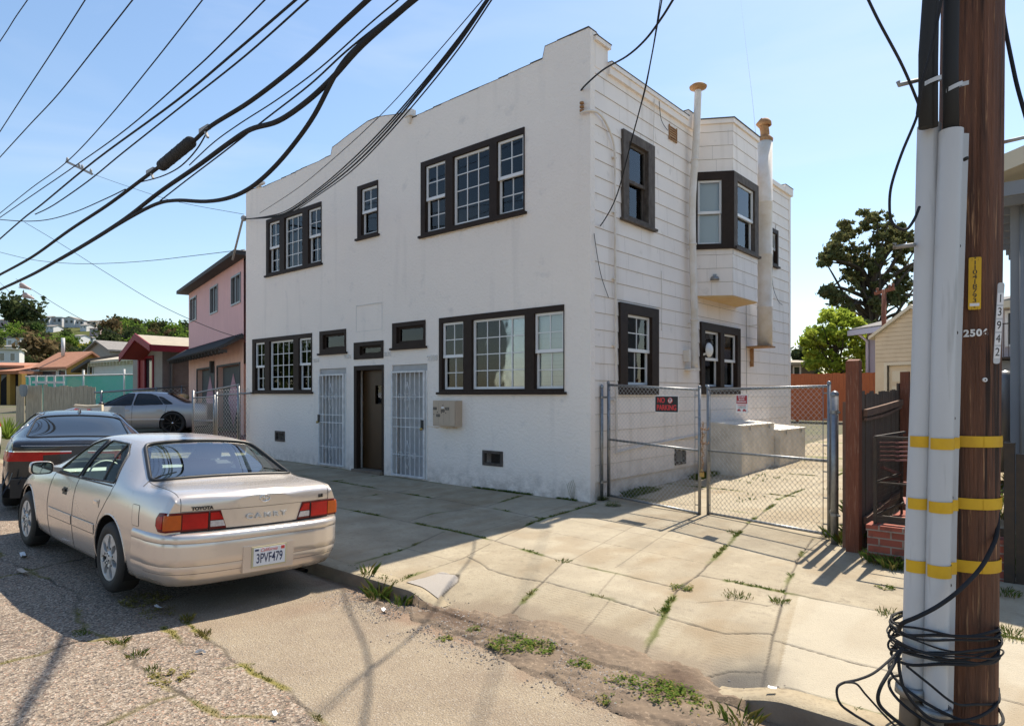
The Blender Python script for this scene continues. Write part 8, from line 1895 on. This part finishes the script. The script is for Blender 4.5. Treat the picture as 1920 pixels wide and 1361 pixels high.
for pts, w, ms in RC:
    for (x0, y0), (x1, y1) in zip(pts[:-1], pts[1:]):
        L_ = math.hypot(x1-x0, y1-y0)
        for k in range(int(L_/.022)):
            t = rr.random(); x, y = x0+(x1-x0)*t, y0+(y1-y0)*t
            if rr.random() < ms*.8 and float(vnoise(x, y, 3.3, 5)) > .45: blades(m, (x, y, gz(x, y)), 5, .018, .020, rr, .0028, 1 if rr.random() < .8 else 0, 1.4)
for k in range(500):
    x = rr.uniform(-3, 0); y = rr.uniform(-.04, 0)
    if float(vnoise(x, 0, 2.2, 3)) > .62: blades(m, (x, y, gz(x, y)), 3, .05, .02, rr, .003, 0, .8)
for k in range(1500):
    x = rr.uniform(.02, .22)+.05; y = rr.uniform(.5, 4.2)
    if float(vnoise(x, y, 1.6, 3)) > .40: blades(m, (x, y, gz(x, y)), 4, .09, .04, rr, .004, 0, .8)
for k in range(900):
    x = rr.uniform(.3, 3.9); y = rr.uniform(1, 18)
    if float(vnoise(x, y, 1.3, 9)) > .80: blades(m, (x, y, gz(x, y)), 4, .06, .05, rr, .005, 0, 1)
o = m.build('joint_grass', ['weed_leaf', 'weed_dry']); o['kind'] = 'stuff'
m = MB()
for k in range(5200):
    x = rr.uniform(4.35, 12); y = rr.uniform(-.85, 7)
    if float(vnoise(x, y, .9, 4)) > .30: blades(m, (x, y, gz(x, y)), 3, .13, .06, rr, .006, rr.random() < .3, .7)
o = m.build('lawn_grass', ['weed_leaf', 'weed_dry']); o['kind'] = 'stuff'
m = MB(); m.quad((4.3,-.88,.02),(14,-.88,.02),(14,30,.05),(4.3,30,.05)); mat('yardlawn', (.10,.12,.035), .95, var=(.20,.16,.08), vs=1.6); o = m.build('lawn', 'yardlawn'); o['kind'] = 'structure'
WD = [ # px, py, z of ground, kind, count, height, spread, label
 (712,1118,-.2,'b',34,.17,.10,'broad bladed green weed against the kerb face, left of the cracked corner slab'),
 (690,1098,-.2,'b',10,.14,.06,'small weed tuft against the kerb face nearest the silver sedan'),
 (752,1132,-.2,'b',14,.13,.08,'spreading weed under the broken corner of the kerb'),
 (893,1185,-.2,'l',26,.07,.07,'small leafy weed in the gutter soil, leftmost of the soil weeds'),
 (835,1197,-.2,'l',14,.03,.05,'tiny low weed on the roadside edge of the gutter soil'),
 (960,1208,-.19,'l',70,.10,.14,'wide leafy weed mat in the gutter soil, left part'),
 (1005,1216,-.19,'l',60,.09,.12,'wide leafy weed mat in the gutter soil beside the slate shards'),
 (1087,1250,-.19,'l',30,.09,.07,'round leafy weed in the middle of the gutter soil'),
 (1165,1283,-.19,'l',34,.10,.08,'leafy weed above the lone low weed in the gutter soil'),
 (1143,1316,-.2,'l',22,.07,.06,'lone low weed at the road side of the gutter soil'),
 (1225,1298,-.19,'l',60,.13,.13,'large leafy weed clump near the right end of the gutter soil'),
 (1262,1308,-.19,'l',60,.11,.13,'large leafy weed clump right next to the biggest gutter weed'),
 (1300,1328,-.19,'l',34,.08,.10,'low weed trailing toward the sooty kerb end'),
 (1388,1350,-.18,'b',24,.11,.12,'grass tuft in the hollow at the sooty kerb end'),
 (1383,1122,-.08,'b',40,.07,.09,'grass tuft on a slab joint right of the apron centre'),
 (1462,1134,-.08,'b',26,.08,.05,'upright grass tuft on the joint nearest the pale slabs'),
 (1278,1106,-.08,'l',36,.05,.08,'leafy weed where two apron joints cross'),
 (1242,1147,-.09,'b',18,.05,.04,'small tuft on the apron joint below the crossing weed'),
 (1376,1002,-.04,'b',30,.07,.07,'grass tuft on the joint in front of the right gate leaf'),
 (1060,1052,-.06,'b',30,.05,.06,'grass tuft on the long mossy joint, left of the apron centre'),
 (1668,1150,-.05,'b',34,.07,.07,'grass tuft on the slab joint just left of the pole guards'),
 (1661,1102,-.04,'l',20,.04,.06,'flat rosette weed on the joint above the tuft left of the pole'),
 (1896,1192,-.06,'b',60,.08,.12,'grass patch on the pavement right of the pole'),
 (1882,1112,-.03,'b',50,.09,.10,'grass patch at the end of the brick planter right of the pole'),
 (1560,1008,0,'b',40,.14,.09,'grass growing round the foot of the thick gate post'),
 (1578,1018,0,'b',36,.16,.07,'grass between the thick gate post and the brown post'),
 (1612,1020,0,'b',80,.22,.07,'tall bright grass tuft right of the brown wooden post'),
 (1616,985,.0,'b',60,.30,.10,'tallest grass behind the brown wooden post'),
 (1655,1052,-.01,'b',110,.13,.16,'wide dark grass clump under the brick planter'),
 (1682,1062,-.01,'b',90,.13,.14,'dark grass clump reaching behind the pole guards'),
 (1130,938,0,'l',50,.16,.08,'dark weed at the corner of the white building beside the slim post'),
 (1150,948,0,'l',40,.10,.10,'dark low weed at the foot of the left gate leaf'),
 (270,1128,-.15,'l',60,.10,.16,'brownish dry weed clump on the road behind the rear wheel'),
 (295,1150,-.15,'l',26,.05,.12,'dry trailing weed on the road right of the brownish clump'),
 (350,1160,-.14,'b',26,.07,.05,'yellow tipped tuft at the edge of the car shadow'),
 (383,1186,-.14,'b',30,.05,.05,'green tuft on the patch seam below the yellow tipped one'),
 (224,1205,-.14,'b',26,.05,.06,'small green tuft on the coarse asphalt, topmost of the row'),
 (256,1231,-.14,'b',22,.05,.06,'green tuft on the coarse asphalt, middle of the row'),
 (288,1257,-.14,'b',18,.04,.05,'green tuft on the coarse asphalt, lowest of the row'),
 (318,1272,-.14,'l',30,.05,.10,'dark dry weed on the coarse asphalt crack'),
 (155,1190,-.14,'b',18,.04,.06,'small weed on the shadow edge at far left of the coarse asphalt'),
 (720,1085,-.09,'b',16,.05,.03,'tiny tuft on the kerb joint')]
for (px, py, z, kd, n, h, sp, lab) in WD:
    p = onz(px, py, z); z = gz(p.x, p.y) if p.y > -4.3 or p.y < -5.4 else max(gz(p.x, p.y), z-.01); m = MB(); dry = 'dry' in lab or 'yellow' in lab
    if kd == 'b' and h < .1 and z > -.12: h *= .65; sp *= 1.25
    if kd == 'b': [blades(m, (p.x, p.y, z), q_, h, sp*(1.25 if k_ else 1), rr, .0022 if h < .12 else .0026, k_, .75) for q_, k_ in ((int(n*1.5), 0), (int(n*.7), 1))]
    else: leafy(m, (p.x, p.y, z), int(n*1.3), h*.85, sp, rr, .014 if h > .08 else .010); leafy(m, (p.x, p.y, z), int(n*.5), h*.9, sp*1.2, rr, .011, 1)
    tag(m.build('weed', ['weed_dry', 'weed_dry'] if dry else ['weed_leaf', 'weed_dry']), lab, 'weed', 'weeds in the pavement and gutter')
# a sparse twiggy stalk at the wall foot
m = MB(); p = onz(1075, 935, .02)
for k in range(5): m.tube([(p.x+.01*k,-.02,.02),(p.x-.05+.03*k,-.03,.12+.03*k),(p.x-.10+.03*k,-.02,.26+.02*k)], .003, 4)
tag(m.build('dry_stalk', 'weed_dry'), 'thin dry stalks leaning on the stucco near the building corner', 'stalk')
# gravel
m = MB()
def stone(x, y, z, s, mi):
    v = [Vector((rr.uniform(.6,1)*a, rr.uniform(.6,1)*b, rr.uniform(.5,.9)*c))*s+Vector((x,y,z)) for a, b, c in ((1,0,0),(-1,0,0),(0,1,0),(0,-1,0),(0,0,.7),(0,0,-.5))]
    m.add(v, [(0,2,4),(2,1,4),(1,3,4),(3,0,4),(2,0,5),(1,2,5),(3,1,5),(0,3,5)], mi)
for k in range(6500):
    x = rr.uniform(.4, 4.5); y = rr.gauss(-4.95, .20)
    if not (-5.8 < y < -4.45): continue
    if float(vnoise(x, y, 3, 4)) < .42: continue
    zd_, mk_ = dirt_surface(np.array([x]), np.array([y])); z = float(zd_[0]) if mk_[0] > 0 else gz(x, y)+.002
    stone(x, y, z, rr.choice([.003,.004,.005,.006,.008,.012])*(1 if k % 40 else 1.8), rr.choice([0,0,1,2]))
for k in range(1400):
    p = onz(rr.gauss(700, 45), rr.gauss(1128, 12), -.2)
    if p.y < -4.78: stone(p.x, p.y, gz(p.x, p.y)+.004, rr.uniform(.003, .007), rr.randint(0, 2))
for k in range(900):
    x = rr.uniform(-3, 6); y = rr.uniform(-8.2, -5.2); stone(x, y, gz(x, y)+.003, rr.uniform(.002, .006), rr.randint(0, 2))
mat('stonepale', (.38,.34,.30), .9); mat('stonedark', (.09,.08,.07), .9)
o = m.build('gravel', ['stone', 'stonepale', 'stonedark']); o['kind'] = 'stuff'
# litter
def flat(px, py, z, w, h, ang, m_, lab, nm, cat, lift=.012, curl=.02):
    p = onz(px, py, z); zz = max(gz(p.x, p.y), z)+.006; c, s = math.cos(ang), math.sin(ang); rows = []
    for i in range(6):
        row = []
        for j in range(5): a, b = (i/5-.5)*w, (j/4-.5)*h; row.append((p.x+a*c-b*s, p.y+a*s+b*c, zz+curl*(abs(i/5-.5)*2)**2*rr.uniform(.7,1.2)+.004*rr.random()))
        rows.append(row)
    m = MB(); m.grid(rows); tag(m.build(nm, m_), lab, cat)
c = onz(376, 1221, -.13); m = MB(); rows = []
for i in range(9): t = math.pi*i/8; rows.append([(c.x+.04*math.cos(t)*RX*k_, c.y+.04*math.cos(t)*RY*k_, gz(c.x, c.y)+.006+.028*math.sin(t)*k_) for k_ in (1, .8, .55)]+[(c.x+VX*.03, c.y+VY*.03, gz(c.x, c.y)+.005)])
m.grid(rows); tag(m.build('paper_cup_lid', 'whitepaint'), 'small white half round scrap lying on the coarse asphalt', 'litter')
flat(519, 1342, -.12, .045, .03, .3, 'whitepaint', 'tiny white scrap near the bottom of the road', 'paper_scrap', 'litter')
flat(44, 1043, -.08, .22, .05, -.1, 'whitepaint', 'crumpled white strip in the shade by the front wheel', 'paper_strip', 'litter', curl=.03)
flat(44, 1073, -.08, .24, .05, .1, 'boxtan', 'tan cardboard strip in the shade below the white one', 'cardboard_strip', 'litter', curl=.02)
flat(722, 1146, -.2, .06, .04, 0, 'whitepaint', 'small white scrap in the gutter gravel under the kerb weeds', 'paper_scrap', 'litter')
flat(300, 1140, -.13, .10, .03, .5, 'signwhite', 'pale scrap beside the dry weed behind the rear wheel', 'paper_scrap', 'litter')
flat(1448, 1291, -.08, .05, .035, .2, 'whitepaint', 'white fleck on the concrete by the sooty kerb end', 'paper_scrap', 'litter', curl=.004)
flat(1037, 1194, -.18, .09, .05, .6, 'roofgrey', 'larger dark slate shard lying in the gutter soil', 'slate_shard', 'shard', curl=.006)
flat(1036, 1204, -.18, .07, .03, -.3, 'roofgrey', 'smaller slate shard below the larger one in the gutter soil', 'slate_shard', 'shard', curl=.006)
